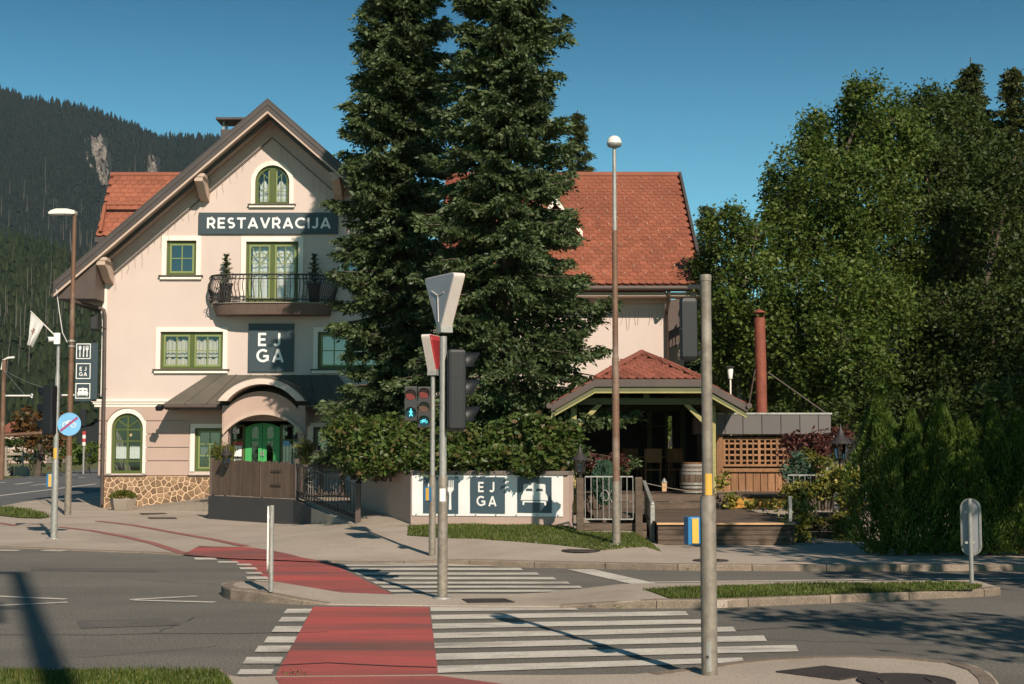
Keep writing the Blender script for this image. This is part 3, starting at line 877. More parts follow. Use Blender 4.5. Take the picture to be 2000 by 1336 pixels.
# attic arch window
w, (x0, x1, z0, zs, zt) = arch_window(499, 323, 565, 399, 356, .12)
xm = (x0 + x1) / 2
part('mullion', MB().box(xm - .085, xm + .085, FY + .05, FY + .14, z0 + .08, zt - .08), greenm, w)
for s in (-1, 1):
    c = (xm + s * .11, z0 + .42)
    part('sash', MB().box(c[0] - .018, c[0] + .018, FY + .07, FY + .11, z0 + .09, zt - .14), ltgreen, w)
    bars_in(w, 'glazing_bar', [((xm + s * .1, z0 + .38), (xm + s * .42, z0 + .38)), ((xm + s * .1, z0 + .14), (xm + s * .42, z0 + .14)), ((xm + s * .25, z0 + .1), (xm + s * .25, z0 + .85)),
             ((xm + s * .12, z0 + .38), (xm + s * .40, z0 + .62)), ((xm + s * .12, z0 + .75), (xm + s * .30, z0 + .92))], FY + .085, .016, .02, ltgreen)
    curtain(w, xm + (.1 if s > 0 else -.38), xm + (.38 if s > 0 else -.1), z0 + .05, z0 + .72, FY + .2, lacem, .14)
part('sill', MB().box(x0 - .19, x1 + .19, FY - .12, FY + .02, z0 - .03, z0), brownm, w)
part('sill_moulding', MB().box(x0 - .16, x1 + .16, FY - .09, FY + .002, z0 - .10, z0 - .031), trimm, w, .01)
# second floor
rect_window(326, 470, 383, 538, 1, 2, glass=glassb)
rect_window(672, 471, 728, 539, 1, 2, glass=glassb)
w, (x0, x1, z0, z1) = rect_window(481, 472, 582, 590, 2, 2, sill=False, label='tall balcony door with arched glazing bars', trim=.14)
for k in range(2):
    a = x0 + .1 + (x1 - x0 - .2) * (.5 * k); b = a + (x1 - x0 - .2) * .5
    m = (a + b) / 2
    arc = arc3((m - .26, z1 - .62), (m, z1 - .32), (m + .26, z1 - .62), 10)
    bars_in(w, 'glazing_bar', list(zip(arc[:-1], arc[1:])) + [((m, z1 - .6), (m - .27, z1 - .15)), ((m, z1 - .6), (m + .27, z1 - .15)), ((m - .27, z1 - .62), (m + .27, z1 - .62))], FY + .083, .02, .02, ltgreen)
    curtain(w, a + .05, b - .05, z0 + .1, z1 - .1, FY + .22, lacem, 0, .2)
# first floor
w, (x0, x1, z0, z1) = rect_window(314, 648, 435, 721, 2, 2, trim=.125)
for k in range(4):
    a = x0 + .12 + (x1 - x0 - .24) * k / 4; b = a + (x1 - x0 - .24) / 4
    curtain(w, a, b, z0 + .36, z1 - .17, FY + .20, curtm, .10)
    curtain(w, a, b, z0 + .05, z0 + .34, FY + .19, curtm, .05, .09)
w, _ = rect_window(621, 648, 744, 721, 2, 2, trim=.125, glass=glassb, frame=greenm)
# ground floor
w, (x0, x1, z0, zs, zt) = arch_window(219, 807, 278, 925, 838, .125)
xm = (x0 + x1) / 2
rowsz = [z0 + (zs - z0) * k for k in (.28, .73, .99)]
bars_in(w, 'glazing_bar', [((xm, z0 + .08), (xm, zt - .08))], FY + .09, .05, .05, greenm)
bars_in(w, 'glazing_bar', [((x0 + .08, q), (x1 - .08, q)) for q in rowsz], FY + .09, .045, .045, greenm)
bars_in(w, 'glazing_bar', [((xm, zs + .05), (xm + s * .29, zs + .26)) for s in (-1, 1)], FY + .09, .035, .04, greenm)
for s in (0, 1):
    xa = x0 + .09 if s == 0 else xm + .03
    n = 7
    for i in range(n):
        a = xa + i * .046
        part('lace_picket', MB().solid([(a, z0 + .42), (a + .042, z0 + .42), (a + .042, z0 + .73), (a + .021, z0 + .78), (a, z0 + .73)], [], .004, fm(FY + .17)), lacem, w)
part('bulb', MB().lathe((x0 + .3, FY + .9, zs - .16), [(.005, -.05), (.045, 0), (.005, .05)], 8), litbulb, w)
w, (x0, x1, z0, z1) = rect_window(381, 836, 436, 921, 1, 3, sill=False, trim=.12, glass=glassb)
for i in range(14):
    a = x0 + .13 + i * .046
    if a < x1 - .16: part('lace_picket', MB().solid([(a, z0 + .40), (a + .04, z0 + .40), (a + .04, z0 + .66), (a + .02, z0 + .71), (a, z0 + .66)], [], .004, fm(FY + .17)), lacem, w)
rect_window(612, 834, 690, 925, 1, 2, sill=False, trim=.14, glass=glassb, frame=brownm)
# porch opening
PX0, PX1 = fc(452, 0)[0], fc(598, 0)[0]
dtop = fc(0, 822)[1]
holes.append((rect(PX0, .5, PX1, dtop), FY))

# façade wall with real openings
outline = [(XL, -.05), (XR, -.05), (XR, under(XR)), (AX, APZ), (XL, under(XL))]
wall = part('wall', MB().solid(outline, [h for h, y in holes if y == FY], .3, fm(FY + .152)), wallm, house)
# other walls of the block
BK = 52.5
mb = MB().box(XL, XL + .3, FY + .303, BK, -.05, under(XL))
mb.box(XR - .3, XR, FY + .303, 41.9, -.05, under(XR))
mb.box(XL + .301, XR - .301, BK - .3, BK, -.05, under(XL))
part('side_wall', mb, wallm, house)
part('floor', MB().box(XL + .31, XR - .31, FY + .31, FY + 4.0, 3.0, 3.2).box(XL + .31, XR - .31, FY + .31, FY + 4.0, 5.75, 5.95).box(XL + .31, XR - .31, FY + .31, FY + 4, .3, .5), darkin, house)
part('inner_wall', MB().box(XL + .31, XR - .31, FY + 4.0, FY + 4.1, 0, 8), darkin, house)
# dark lower storey: courses of render with recessed joints, plus the cornice band
ctop, cbot = fc(0, 795)[1], fc(0, 929)[1]
xa, xb = fc(197, 0)[0] + .0, fc(371, 0)[0]
wl, wr = fc(210, 0)[0] - .01, fc(286, 0)[0] + .01
jz = [ctop] + [fc(0, q)[1] for q in (822, 847.6, 873.8, 900)] + [cbot]
for i in range(5):
    t, b_ = jz[i] - (.012 if i else 0), jz[i + 1] + .012
    lw_, rw_ = wl, wr
    if i == 0:
        lw_, rw_ = wl, wr
        part('render_course', MB().solid([(xa - .02, b_), (wl, b_)] + arc3((wl, b_ + .03), ((wl + wr) / 2, fc(0, 797.5)[1]), (wr, b_ + .03), 10)[0:0] + [(wl, t), (xa - .02, t)], [], .045, fm(FY - .02)), wall2, house)
        xm_ = (wl + wr) / 2
        part('render_course', MB().solid([(wr, b_), (xb, b_), (xb, t), (wr, t)], [], .045, fm(FY - .02)), wall2, house)
        ztp = fc(0, 797)[1]
        zsp = fc(0, 836)[1]
        rr = (wr - wl) / 2
        a_ = arc3((wr, zsp), (xm_, ztp), (wl, zsp), 24)
        up = [p for p in a_ if p[1] >= b_]
        part('render_course', MB().solid([(wr, t)] + [(wr, up[0][1])] + up + [(wl, up[-1][1]), (wl, t)], [], .045, fm(FY - .02)), wall2, house)
    else:
        zt_, zb_ = t, b_
        part('render_course', MB().box(xa - .02, wl, FY - .042, FY + .002, zb_, zt_), wall2, house)
        part('render_course', MB().box(wr, xb, FY - .042, FY + .002, zb_, zt_), wall2, house)
part('joint_backing', MB().box(xa, wl, FY - .008, FY + .001, cbot, ctop).box(wr, xb, FY - .008, FY + .001, cbot, ctop), wall2, house)
xr2 = fc(700, 0)[0]

part('upper_course', MB().box(fc(371, 0)[0], fc(451, 0)[0], FY - .042, FY + .002, fc(0, 828)[1], ctop), wall2, house)
part('upper_course', MB().box(fc(598, 0)[0], XR - .1, FY - .042, FY + .002, fc(0, 826)[1], ctop), wall2, house)
mb = MB()
for i, (a, b_, d) in enumerate(((780, 785, .10), (785.3, 789.5, .07), (790, 795, .045))):
    mb.box(fc(188, 0)[0] - .12 + .04 * i, fc(405, 0)[0], FY - d, FY + .002, fc(0, b_)[1], fc(0, a)[1])
part('cornice', mb, trimm, house, .008)
# left corner strip (white quoin edge)
part('corner_strip', MB().box(XL - .06, XL + .06, FY - .02, FY + .3, ctop + .3, under(XL) - .15), trimm, house)
# stone plinth: each stone is a piece of its own
px0, px1 = fc(203, 0)[0], fc(414, 0)[0]
pz0, pz1 = -.02, fc(0, 930)[1]
pl = part('plinth', MB().box(px0 - .02, px1, FY - .09, FY + .001, pz0, pz1), mortar, house)
def vor_cells(x0, x1, z0, z1, n, seed):
    r = random.Random(seed); S = []
    while len(S) < n:
        c = (r.uniform(x0, x1), r.uniform(z0, z1))
        if all(math.hypot(c[0] - s[0], (c[1] - s[1]) * 1.15) > .115 for s in S) or r.random() < .01: S.append(c)
    out = []
    for i, s in enumerate(S):
        poly = [(x0, z0), (x1, z0), (x1, z1), (x0, z1)]
        for j, q in enumerate(S):
            if i == j: continue
            mx, mz = (s[0] + q[0]) / 2, (s[1] + q[1]) / 2
            nx_, nz_ = q[0] - s[0], q[1] - s[1]
            new = []
            for k in range(len(poly)):
                a, b = poly[k], poly[(k + 1) % len(poly)]
                da, db = (a[0] - mx) * nx_ + (a[1] - mz) * nz_, (b[0] - mx) * nx_ + (b[1] - mz) * nz_
                if da <= 0: new.append(a)
                if da * db < 0:
                    t = da / (da - db); new.append((a[0] + (b[0] - a[0]) * t, a[1] + (b[1] - a[1]) * t))
            poly = new
            if len(poly) < 3: break
        if len(poly) >= 3: out.append(poly)
    return out
rs = random.Random(3)
for poly in vor_cells(px0, px1, pz0, pz1, 112, 5):
    c = (sum(p[0] for p in poly) / len(poly), sum(p[1] for p in poly) / len(poly))
    q = []
    for p in poly:
        d = math.hypot(p[0] - c[0], p[1] - c[1])
        k = max(.3, 1 - .020 / max(.02, d))
        q.append((c[0] + (p[0] - c[0]) * k, c[1] + (p[1] - c[1]) * k))
    n = len(q); dep = rs.uniform(.012, .026)
    vs = [(a, FY - .088, b) for a, b in q] + [(a, FY - .09 - dep * .6, b) for a, b in q] + [(c[0] + (a - c[0]) * .8, FY - .09 - dep, c[1] + (b - c[1]) * .8) for a, b in q]
    fs = [tuple(range(2 * n, 3 * n))] + [(i + o, (i + 1) % n + o, (i + 1) % n + o + n, i + o + n) for i in range(n) for o in (0, n)]
    mbs = MB().add(vs, fs)
    cc = Vector((c[0], FY - .09, c[1]))
    link('stone', mbs.mesh('stone', cc), stonem, pl, cc)
part('plinth_ledge', MB().box(fc(206, 0)[0], fc(290, 0)[0], FY - .14, FY + .001, pz1 + .004, pz1 + .035).box(fc(371, 0)[0], px1, FY - .14, FY + .001, pz1 + .004, pz1 + .035), brownm, house)

# ---- gable roof
RF, RB = 39.15, 52.8
apx = AX + .03
ztop = W(518, 195, RF).z
def rt(x): return ztop - SL * abs(x - apx)
EL = W(105, 560, RF).x; ER = 2 * apx - EL
th = .36
gr = None
for s, xe in ((-1, EL), (1, ER)):
    mb = MB()
    prof = [(apx, ztop), (xe, rt(xe)), (xe, rt(xe) - th), (apx, ztop - th)]
    vs = [(a, y, b) for y in (RF + .02, RB) for a, b in prof]
    mb.add(vs, [(0, 1, 2, 3), (7, 6, 5, 4), (0, 4, 5, 1), (1, 5, 6, 2), (2, 6, 7, 3)])
    g = part('gable_roof', mb, soffm, house)
    gr = gr or g
    # stepped barge boards and the pale strip below them
    dn = Vector((xe - apx, 0, rt(xe) - ztop)).normalized()
    for off, w_, y0, mt, nm in ((.0, .145, RF - .05, bargem, 'barge_board'), (.15, .15, RF - .03, bargem, 'barge_board'), (.305, .075, RF - .012, soffm, 'barge_strip')):
        pr = [(apx, ztop - off), (xe, rt(xe) - off), (xe, rt(xe) - off - w_), (apx, ztop - off - w_)]
        part(nm, MB().add([(a, y, b) for y in (y0, RF + .019) for a, b in pr], [(3, 2, 1, 0), (4, 5, 6, 7), (0, 1, 5, 4), (1, 2, 6, 5), (2, 3, 7, 6)]), mt, g)
    # metal covering along the verge and the tiled slope
    pr = [(apx, ztop + .035), (xe + s * .05, rt(xe + s * .05) + .035), (xe + s * .05, rt(xe + s * .05) + .004), (apx, ztop + .004)]
    part('verge_flashing', MB().add([(a, y, b) for y in (RF - .06, RF + .5) for a, b in pr], [(0, 1, 2, 3), (7, 6, 5, 4), (0, 4, 5, 1), (1, 5, 6, 2), (2, 6, 7, 3)]), bargem, g)
    part('roof_surface', MB().add([(a, y, b) for y in (RF + .5, RB) for a, b in pr], [(0, 1, 2, 3), (7, 6, 5, 4), (0, 4, 5, 1), (1, 5, 6, 2), (2, 6, 7, 3)]), bargem, g)
    # soffit line, wall moulding
    pr = [(AX, APZ - .34), (AX + s * 4.8, APZ - SL * 4.8 - .34), (AX + s * 4.8, APZ - SL * 4.8 - .46), (AX, APZ - .46)]
    part('wall_moulding', MB().add([(a, y, b) for y in (FY - .03, FY + .001) for a, b in pr], [(3, 2, 1, 0), (4, 5, 6, 7), (0, 1, 5, 4), (1, 2, 6, 5), (2, 3, 7, 6)]), wallm, house)
    part('wall_moulding', MB().beam((AX, FY - .08, APZ - .47), (AX + s * 4.8, FY - .08, APZ - .47 - SL * 4.8), .03, .025), bargem, house)
    # beam under the soffit
    q0, q1 = (apx, ztop - th - .02), (xe - s * .2, rt(xe - s * .2) - th - .02)
    part('soffit_beam', MB().beam((q0[0], RF + .35, q0[1] - .05), (q1[0], RF + .35, q1[1] - .05), .09, .10), bargem, g)
# purlin corbels
for px, py in ((388, 358), (655, 362), (197, 527), (865, 527)):
    p = W(px, py, RF + .15); x = p.x
    zt_ = rt(x) - th
    pr = [(x - .17, zt_ + .05), (x + .17, zt_ + .05), (x + .17, zt_ - .30), (x + .10, zt_ - .38), (x - .10, zt_ - .38), (x - .17, zt_ - .30)]
    mb = MB()
    vs = [(RF + .10, zt_ - .02), (RF + .10, zt_ - .22), (RF + .35, zt_ - .30), (RF + .7, zt_ - .55), (FY - .001, zt_ - .66), (FY - .001, zt_ - .02)]
    n = len(vs)
    mb.add([(x + sx, y, z) for sx in (-.12, .12) for y, z in vs], [tuple(range(n)), tuple(range(2 * n - 1, n - 1, -1))] + [(i, (i + 1) % n, (i + 1) % n + n, i + n) for i in range(n)])
    mb.box(x - .17, x + .17, RF + .08, RF + .5, zt_ - .10, zt_ - .0)
    part('corbel', mb, soffm, house, .01)
# curved kneeler at the left eave
mb = MB()
kn = [(XL, under(XL) + .1)] + arc3((EL + .15, rt(EL) - th - .05), (XL - .35, rt(EL) - th - .12), (XL - .06, rt(EL) - .95), 10) + [(XL, rt(EL) - .95)]
part('kneeler', MB().solid(kn, [], .35, fm(FY + .3)), wallm, house)
part('kneeler', MB().solid([(EL + .1, rt(EL) - th - .06), (EL + .1, rt(EL) - th - .01), (XL, under(XL) + .05), (XL, rt(EL) - th - .06)], [], .9, fm(FY - .5)), brownm, house)
# gutter and downpipe at the left corner
part('gutter', MB().tube([(EL - .03, RF + .1, rt(EL) - .32), (EL - .03, RB, rt(EL) - .36)], .075, 10), brownm, house)
dp = [W(140, 588, 39.0), W(170, 596, 39.8), W(196, 602, 40.0), W(203, 606, 40.02), W(205, 616, 40.02), W(203, 780, 39.95), W(199, 985, 39.95)]
part('downpipe', MB().tube(dp, .05, 10), brownm, house)
for py in (760, 640, 860): 
    q = W(203.5 if py < 800 else 201, py, 39.98)
    part('pipe_clip', MB().tube([(q.x, q.y, q.z - .02), (q.x, q.y, q.z + .02)], .065, 10), brownm, house)

# ---- chimney behind the gable
cx = W(458, 240, 45.0).x; cz = W(0, 240, 45).z
ch = part('chimney', MB().box(cx - .38, cx + .38, 44.7, 45.3, cz - 2.2, cz - .28), bargem, house)
mb = MB()
for sx in (-.3, .3):
    for sy in (44.78, 45.22): mb.box(cx + sx - .03, cx + sx + .03, sy - .03, sy + .03, cz - .28, cz)
part('chimney_leg', mb, galv, ch)
part('chimney_cap', MB().box(cx - .5, cx + .5, 44.5, 45.5, cz, cz + .07), bargem, ch)

# ---- side wing
YE, YR = 41.0, 46.6
wxr = 375 * YE / F
ze_, zr_ = W(0, 556, YE).z, W(0, 343, YR).z
WSL = (zr_ - ze_) / (YR - YE)
WW = 41.9
wx1 = 300 / F * WW
wh = []
wing = part('wing_wall', MB().box(XR + .001, wx1, WW, WW + .3, -.05, ze_ + .35).box(wx1 - .3, wx1, WW + .301, 51.2, -.05, ze_ + .35), wallm, house)
mb = MB()
mb.solid([(YE + .25, ze_), (YR, zr_ - .12), (2 * YR - YE, ze_), (2 * YR - YE, ze_ - .1), (YE + .25, ze_ - .1)][:3], [], .25, lambda u, v, w: (wx1 - .16 + w, u + .2, v))
part('wing_gable', mb, wallm, house)
wr_ = part('wing_roof', MB().add([(x, y, z) for x in (-2.2, wxr) for y, z in ((YE, ze_ - .02), (YR, zr_ - .02), (2 * YR - YE, ze_ - .02), (2 * YR - YE, ze_ - .2), (YR, zr_ - .2), (YE, ze_ - .2))],
           [(0, 1, 7, 6), (1, 2, 8, 7), (2, 3, 9, 8), (3, 4, 10, 9), (4, 5, 11, 10), (5, 0, 6, 11), (0, 5, 4, 3, 2, 1), (6, 7, 8, 9, 10, 11)]), tilebed, house)
part('eave_soffit', MB().box(XR, wxr - .05, YE + .1, WW - .001, ze_ - .32, ze_ - .21), soffm, house)
part('eave_moulding', MB().box(XR, wx1 + .05, WW - .16, WW - .001, ze_ - .46, ze_ - .322), soffm, house)
part('wing_gutter', MB().tube([(XR - .2, YE - .06, ze_ - .1), (wxr, YE - .06, ze_ - .1)], .075, 10), brownm, house)
part('wing_verge', MB().beam((wxr + .03, YE - .05, ze_ + .02), (wxr + .03, YR, zr_ + .04), .08, .2), bargem, house)
part('wing_downpipe', MB().tube([(wx1 + .02, YE + .0, ze_ - .15), (wx1 + .03, YE + .1, ze_ - .45), (wx1 + .04, WW - .1, ze_ - .7), (wx1 + .04, WW - .1, 0)], .05, 8), brownm, house)
part('lightning_rod', MB().tube([W(1250, 340, YR), W(1264, 430, YE + (556 - 430) / 213 * (YR - YE) * .93 - .03), W(1295, 556, YE - .03)], .012, 5), brownm, house)
def tile_mesh(w, l, t, name):
    pts = [(-w / 2, l), (-w / 2, .05), (-w * .33, .018), (0, 0), (w * .33, .018), (w / 2, .05), (w / 2, l)]
    n = len(pts)
    vs = [(a, b, t) for a, b in pts] + [(a, b, 0) for a, b in pts]
    mb = MB().add(vs, [tuple(range(n))] + [(i, i + n, i + 1 + n, i + 1) for i in range(n - 1)])
    return mb
def tiled(parent, p0, ux, uy, nrm, width, length, tw, tl, mat, keep, limit, name='tile', inside=None):
    """courses of beaver-tail tiles on a slope: p0 lower left corner, ux along the eave, uy up the slope"""
    tb = tile_mesh(tw * .96, tl * 1.35, .022, 'tile')
    me = tb.mesh('tile'); me.materials.append(mat)
    base = np.array(tb.v)
    rest = MB(); k = 0
    spots = []
    nr = int(length / tl)
    for r in range(nr):
        off = (r % 2) * tw / 2
        for c in range(int(width / tw) + 1):
            x = off + c * tw + tw / 2
            if x > width - tw * .3 or (inside and not inside(x, r * tl)): continue
            spots.append((x, r * tl))
    R = Matrix((ux, uy, nrm)).transposed().to_4x4()
    tilt = Matrix.Rotation(math.radians(-4), 4, 'X')
    spots.sort(key=lambda q: (not keep(*q), q[1], q[0]))
    for i, (x, y) in enumerate(spots):
        p = Vector(p0) + ux * x + uy * y + nrm * (.012 + random.uniform(0, .005))
        mtx = R @ tilt @ Matrix.Rotation(random.uniform(-.012, .012), 4, 'Z')
        if i < limit and keep(x, y):
            o = link(name, me, None, parent, p)
            o.rotation_euler = mtx.to_euler()
        else:
            rest.add([tuple(p + mtx.to_3x3() @ Vector(q)) for q in base], tb.f)
    if rest.v:
        o = part('tile_field', rest, mat, parent); o['kind'] = 'stuff'
uy = Vector((0, YR - YE, zr_ - ze_)).normalized(); un = Vector((0, -uy.z, uy.y))
L_ = math.hypot(YR - YE, zr_ - ze_)
tiled(wr_, (-1.5, YE - .04, ze_), Vector((1, 0, 0)), uy, un, wxr + 1.5, L_, .235, .215, tilem, lambda x, y: x > 3.25, 295)
part('ridge_tiles', MB().tube([(-2.2 + .0, YR, zr_ + .02), (wxr, YR, zr_ + .02)], .11, 10), tilem, wr_)
mb = MB()
for r in range(2, 30, 2):
    for c in range(12):
        x = -1.2 + c * .6 + (r % 4) * .15
        if x > wxr - .25: continue
        y = r * .215 + .1
        p = Vector((x, YE - .04, ze_)) + uy * y + un * .05
        mb.beam(p, p + uy * .07 + un * .02, .014, .02)
part('snow_guards', mb, soffm, wr_)['kind'] = 'stuff'
# left stub of the wing: steep tiled slope behind the gable
lx, lY = -13.3, 45.07
lz = W(0, 462, lY).z
mb = MB().add([(x, y, z) for x in (lx, -9.5) for y, z in ((lY, lz - .02), (YR, zr_ - .02), (YR + 1.5, lz - .02), (YR + 1.5, lz - .2), (YR, zr_ - .22), (lY, lz - .18))],
              [(0, 1, 7, 6), (1, 2, 8, 7), (2, 3, 9, 8), (3, 4, 10, 9), (4, 5, 11, 10), (5, 0, 6, 11), (0, 5, 4, 3, 2, 1), (6, 7, 8, 9, 10, 11)])
lr = part('rear_roof', mb, tilebed, house)
uy2 = Vector((0, YR - lY, zr_ - lz)).normalized(); un2 = Vector((0, -uy2.z, uy2.y))
tiled(lr, (lx, lY - .03, lz), Vector((1, 0, 0)), uy2, un2, 3.6, math.hypot(YR - lY, zr_ - lz), .235, .19, tilem, lambda x, y: x < 2.4, 160)
part('ridge_tiles', MB().tube([(lx, YR, zr_ + .02), (-9.0, YR, zr_ + .02)], .10, 10), tilem, lr)
part('roof_step', MB().beam(W(207, 402, lY + .4) + Vector((0, -.1, .05)), W(300, 402, lY + .4) + Vector((0, -.1, .05)), .12, .08).beam(W(207, 402, lY + .4) + Vector((0, -.1, .0)), W(196, 452, lY - .05), .10, .08), tilem, lr)
part('rear_eave', MB().box(lx, -9.6, lY - .12, lY - .02, lz - .2, lz - .03), bargem, lr)
part('rear_wall', MB().box(lx + .4, -9.6, lY + .3, 50, 0, lz - .2), wallm, house)
# dormer peeping out behind the tall spruces
dx, dY = W(1088, 430, 42.4).x, 42.4
dzb, dzt = W(0, 460, dY).z, W(0, 392, dY).z
dm = part('dormer', MB().solid([(dx - .55, dzb - .3), (dx + .45, dzb - .3), (dx + .45, dzb + .1), (dx - .05, dzt - .25), (dx - .55, dzb + .1)], [], 1.6, fm(dY + .8)), trimm, house)
for s in (-1, 1):
    part('dormer_roof', MB().beam((dx - .05, dY + .7, dzt), (dx - .05 + s * .85, dY + .7, dzb + .02), .1, 0.1, up=(0, 1, 0)) if 0 else
         MB().add([(a, y, b) for y in (dY - .35, dY + 2.0) for a, b in ((dx - .05, dzt + .02), (dx - .05 + s * .8, dzb + .05), (dx - .05 + s * .8, dzb - .08), (dx - .05, dzt - .12))], [(3, 2, 1, 0), (4, 5, 6, 7), (0, 1, 5, 4), (1, 2, 6, 5), (2, 3, 7, 6)]), tilem, dm)
    part('dormer_barge', MB().add([(a, y, b) for y in (dY - .4, dY - .352) for a, b in ((dx - .05, dzt + .03), (dx - .05 + s * .8, dzb + .06), (dx - .05 + s * .8, dzb - .1), (dx - .05, dzt - .14))], [(3, 2, 1, 0), (4, 5, 6, 7), (0, 1, 5, 4), (1, 2, 6, 5), (2, 3, 7, 6)]), trimm, dm)
# side balcony on the far right wall of the wing
b0 = W(1304, 640, 43.5); b1 = W(1350, 590, 43.5)
part('rear_bay', MB().box(wx1 + .001, wx1 + .95, 45.2, 50.5, 0, 4.9), wallm, house)
part('rear_gallery', MB().box(wx1 + .001, wx1 + 1.0, 46.0, 50.5, 4.91, 6.5), brownm, house)
sb = part('side_balcony', MB().solid([(wx1 + .002, 4.85), (wx1 + 1.15, 5.45), (wx1 + 1.15, 5.62), (wx1 + .002, 5.1)], [], 2.6, fm(43.9)), brownm, house)
for i in range(9): part('baluster', MB().tube([(wx1 + 1.1, 42.7 + i * .3, 5.6), (wx1 + 1.15, 42.7 + i * .3, 6.3)], .018, 5), ironm, sb)
part('rail', MB().tube([(wx1 + .1, 42.7, 6.3), (wx1 + 1.15, 42.7, 6.3), (wx1 + 1.15, 45.1, 6.3)], .025, 6), ironm, sb)

# ---- front balcony
bx0, bx1 = W(411, 600, 39.75).x, W(648, 600, 39.75).x
bzt, bzb = W(0, 592, 39.45).z, W(0, 613, 39.45).z
bxm = (bx0 + bx1) / 2
def bplan(t, g=0.0):      # t 0..1 along the bulging front edge, from wall to wall
    a = math.pi * t
    c, s = math.cos(a), math.sin(a)
    x = bxm - (bx1 - bx0 + 2 * g) / 2 * math.copysign(abs(c) ** .62, c)
    y = FY - (.76 + g) * abs(s) ** .62
    return x, y
N = 40
pl_ = [bplan(i / N) for i in range(N + 1)]
pl_i = [bplan(i / N, -.10) for i in range(N + 1)]
mb = MB()
n = N + 1
vs = [(x, y, bzt) for x, y in pl_] + [(x, y, bzb) for x, y in pl_i]
mb.add(vs, [tuple(range(n)), tuple(range(2 * n - 1, n - 1, -1))]); mb.add(vs, [(i, i + 1, i + 1 + n, i + n) for i in range(N)], True)
bal = part('balcony', mb, slabm, house)
mb = MB(); vs = [(x, y, z) for z in (bzt + .002, bzt + .03) for x, y in [bplan(i / N, .03) for i in range(N + 1)]]
mb.add(vs, [(i, i + 1, i + 1 + n, i + n) for i in range(N)] + [tuple(range(n)), tuple(range(n, 2 * n))])
part('slab_cap', mb, conc, bal)
rz = bzt + .80
for h, rr in ((rz, .026), (rz - .12, .014), (bzt + .10, .016)):
    part('rail', MB().tube([(*bplan(i / N, .05 if h > bzt + .3 else .10), h) for i in range(N + 1)], rr, 6), ironm, bal)
for k in range(46):
    t = .02 + .96 * k / 45
    mb = MB()
    pts = []
    for s in np.linspace(0, 1, 7):
        g = .04 + .085 * math.sin(math.pi * min(1, (1 - s) * 1.35)) * (1 if s < .75 else .6)
        x, y = bplan(t, g); pts.append((x, y, bzt + .04 + (rz - .05 - bzt) * s))
    o = part('baluster', mb.tube(pts, .013, 5), ironm, bal)
    if k % 2 == 0:
        x, y = bplan(t + .01, .06)
        c = Vector((x, y, rz - .06))
        part('ring_ornament', MB().tube([c + Vector((.045 * math.cos(a), 0, .045 * math.sin(a))) for a in np.linspace(0, 6.283, 10)], .008, 4), ironm, bal)
for k in range(12):
    t = .1 + .8 * k / 11
    x, y = bplan(t, .13)
    c = Vector((x, y, bzt + .14))
    part('scroll', MB().tube([c + Vector((.07 * math.cos(a) * (1 - a / 9), 0, .07 * math.sin(a) * (1 - a / 9))) for a in np.linspace(0, 7, 12)], .009, 4), ironm, bal)
for px, lab in ((441, 'dark tall planter with a small conifer at the sunny left end of the balcony'), (613, 'dark tall planter with a small conifer at the shaded right end of the balcony')):
    p = W(px, 590, 39.85)
    t = thing('balcony_planter', lab, 'planter', (p.x, 39.85, bzt + .032), 'planters on the balcony')
    part('pot', MB().lathe((p.x, 39.85, bzt + .032), [(.13, 0), (.18, .5), (.20, .52), (.20, .56), (.16, .56), (.15, .5)], 14), anthr, t)
    n = 420
    hh = RNG.uniform(0, 1, n); a = RNG.uniform(0, 6.28, n); rr = .34 * (1 - hh * .8) * RNG.uniform(.2, 1, n) * (.55 + .45 * np.sin(hh * 40))
    P = np.column_stack([p.x + rr * np.cos(a), 39.85 + rr * np.sin(a), bzt + .58 + hh * .85])
    D = np.column_stack([np.cos(a), np.sin(a), RNG.uniform(-.2, .8, n)])
    leaf_part('conifer', P, D, RNG.uniform(.07, .15, n), spruce_l, t, wr=.3)['kind'] = 'stuff'
    part('stem', MB().tube([(p.x, 39.85, bzt + .5), (p.x, 39.85, bzt + 1.40)], .015, 5), barkm, t)
# hanging fairy-light wires under the roof edge and under the wing eave
fl_ = thing('fairy_lights', 'unlit icicle light wires hanging along the gable edge of the pink facade', 'string lights', (AX, FY, APZ - .5))
for s in (-1, 1):
    for i in range(24):
        d = .25 + i * .19
        x = AX + s * d; z = APZ - .47 - SL * d
        if s > 0 and d > 3.2: continue
        l = random.choice([.15, .25, .35, .5])
        part('strand', MB().tube([(x, FY - .075, z), (x + random.uniform(-.03, .03), FY - .06, z - l * .5), (x + random.uniform(-.05, .05), FY - .05, z - l)], .0035, 4), wirem, fl_)
fl_ = thing('fairy_lights', 'unlit icicle light wires hanging on the plain wall under the side wing eave', 'string lights', (3.0, WW, ze_ - .5))
for i in range(22):
    x = 1.6 + i * .135
    z = W(0, 606, WW).z; l = random.choice([.15, .3, .45, .6])
    part('strand', MB().tube([(x, WW - .03, z), (x + random.uniform(-.06, .06), WW - .02, z - l * .5), (x + random.uniform(-.05, .05), WW - .012, z - l)], .004, 4), wirem, fl_)

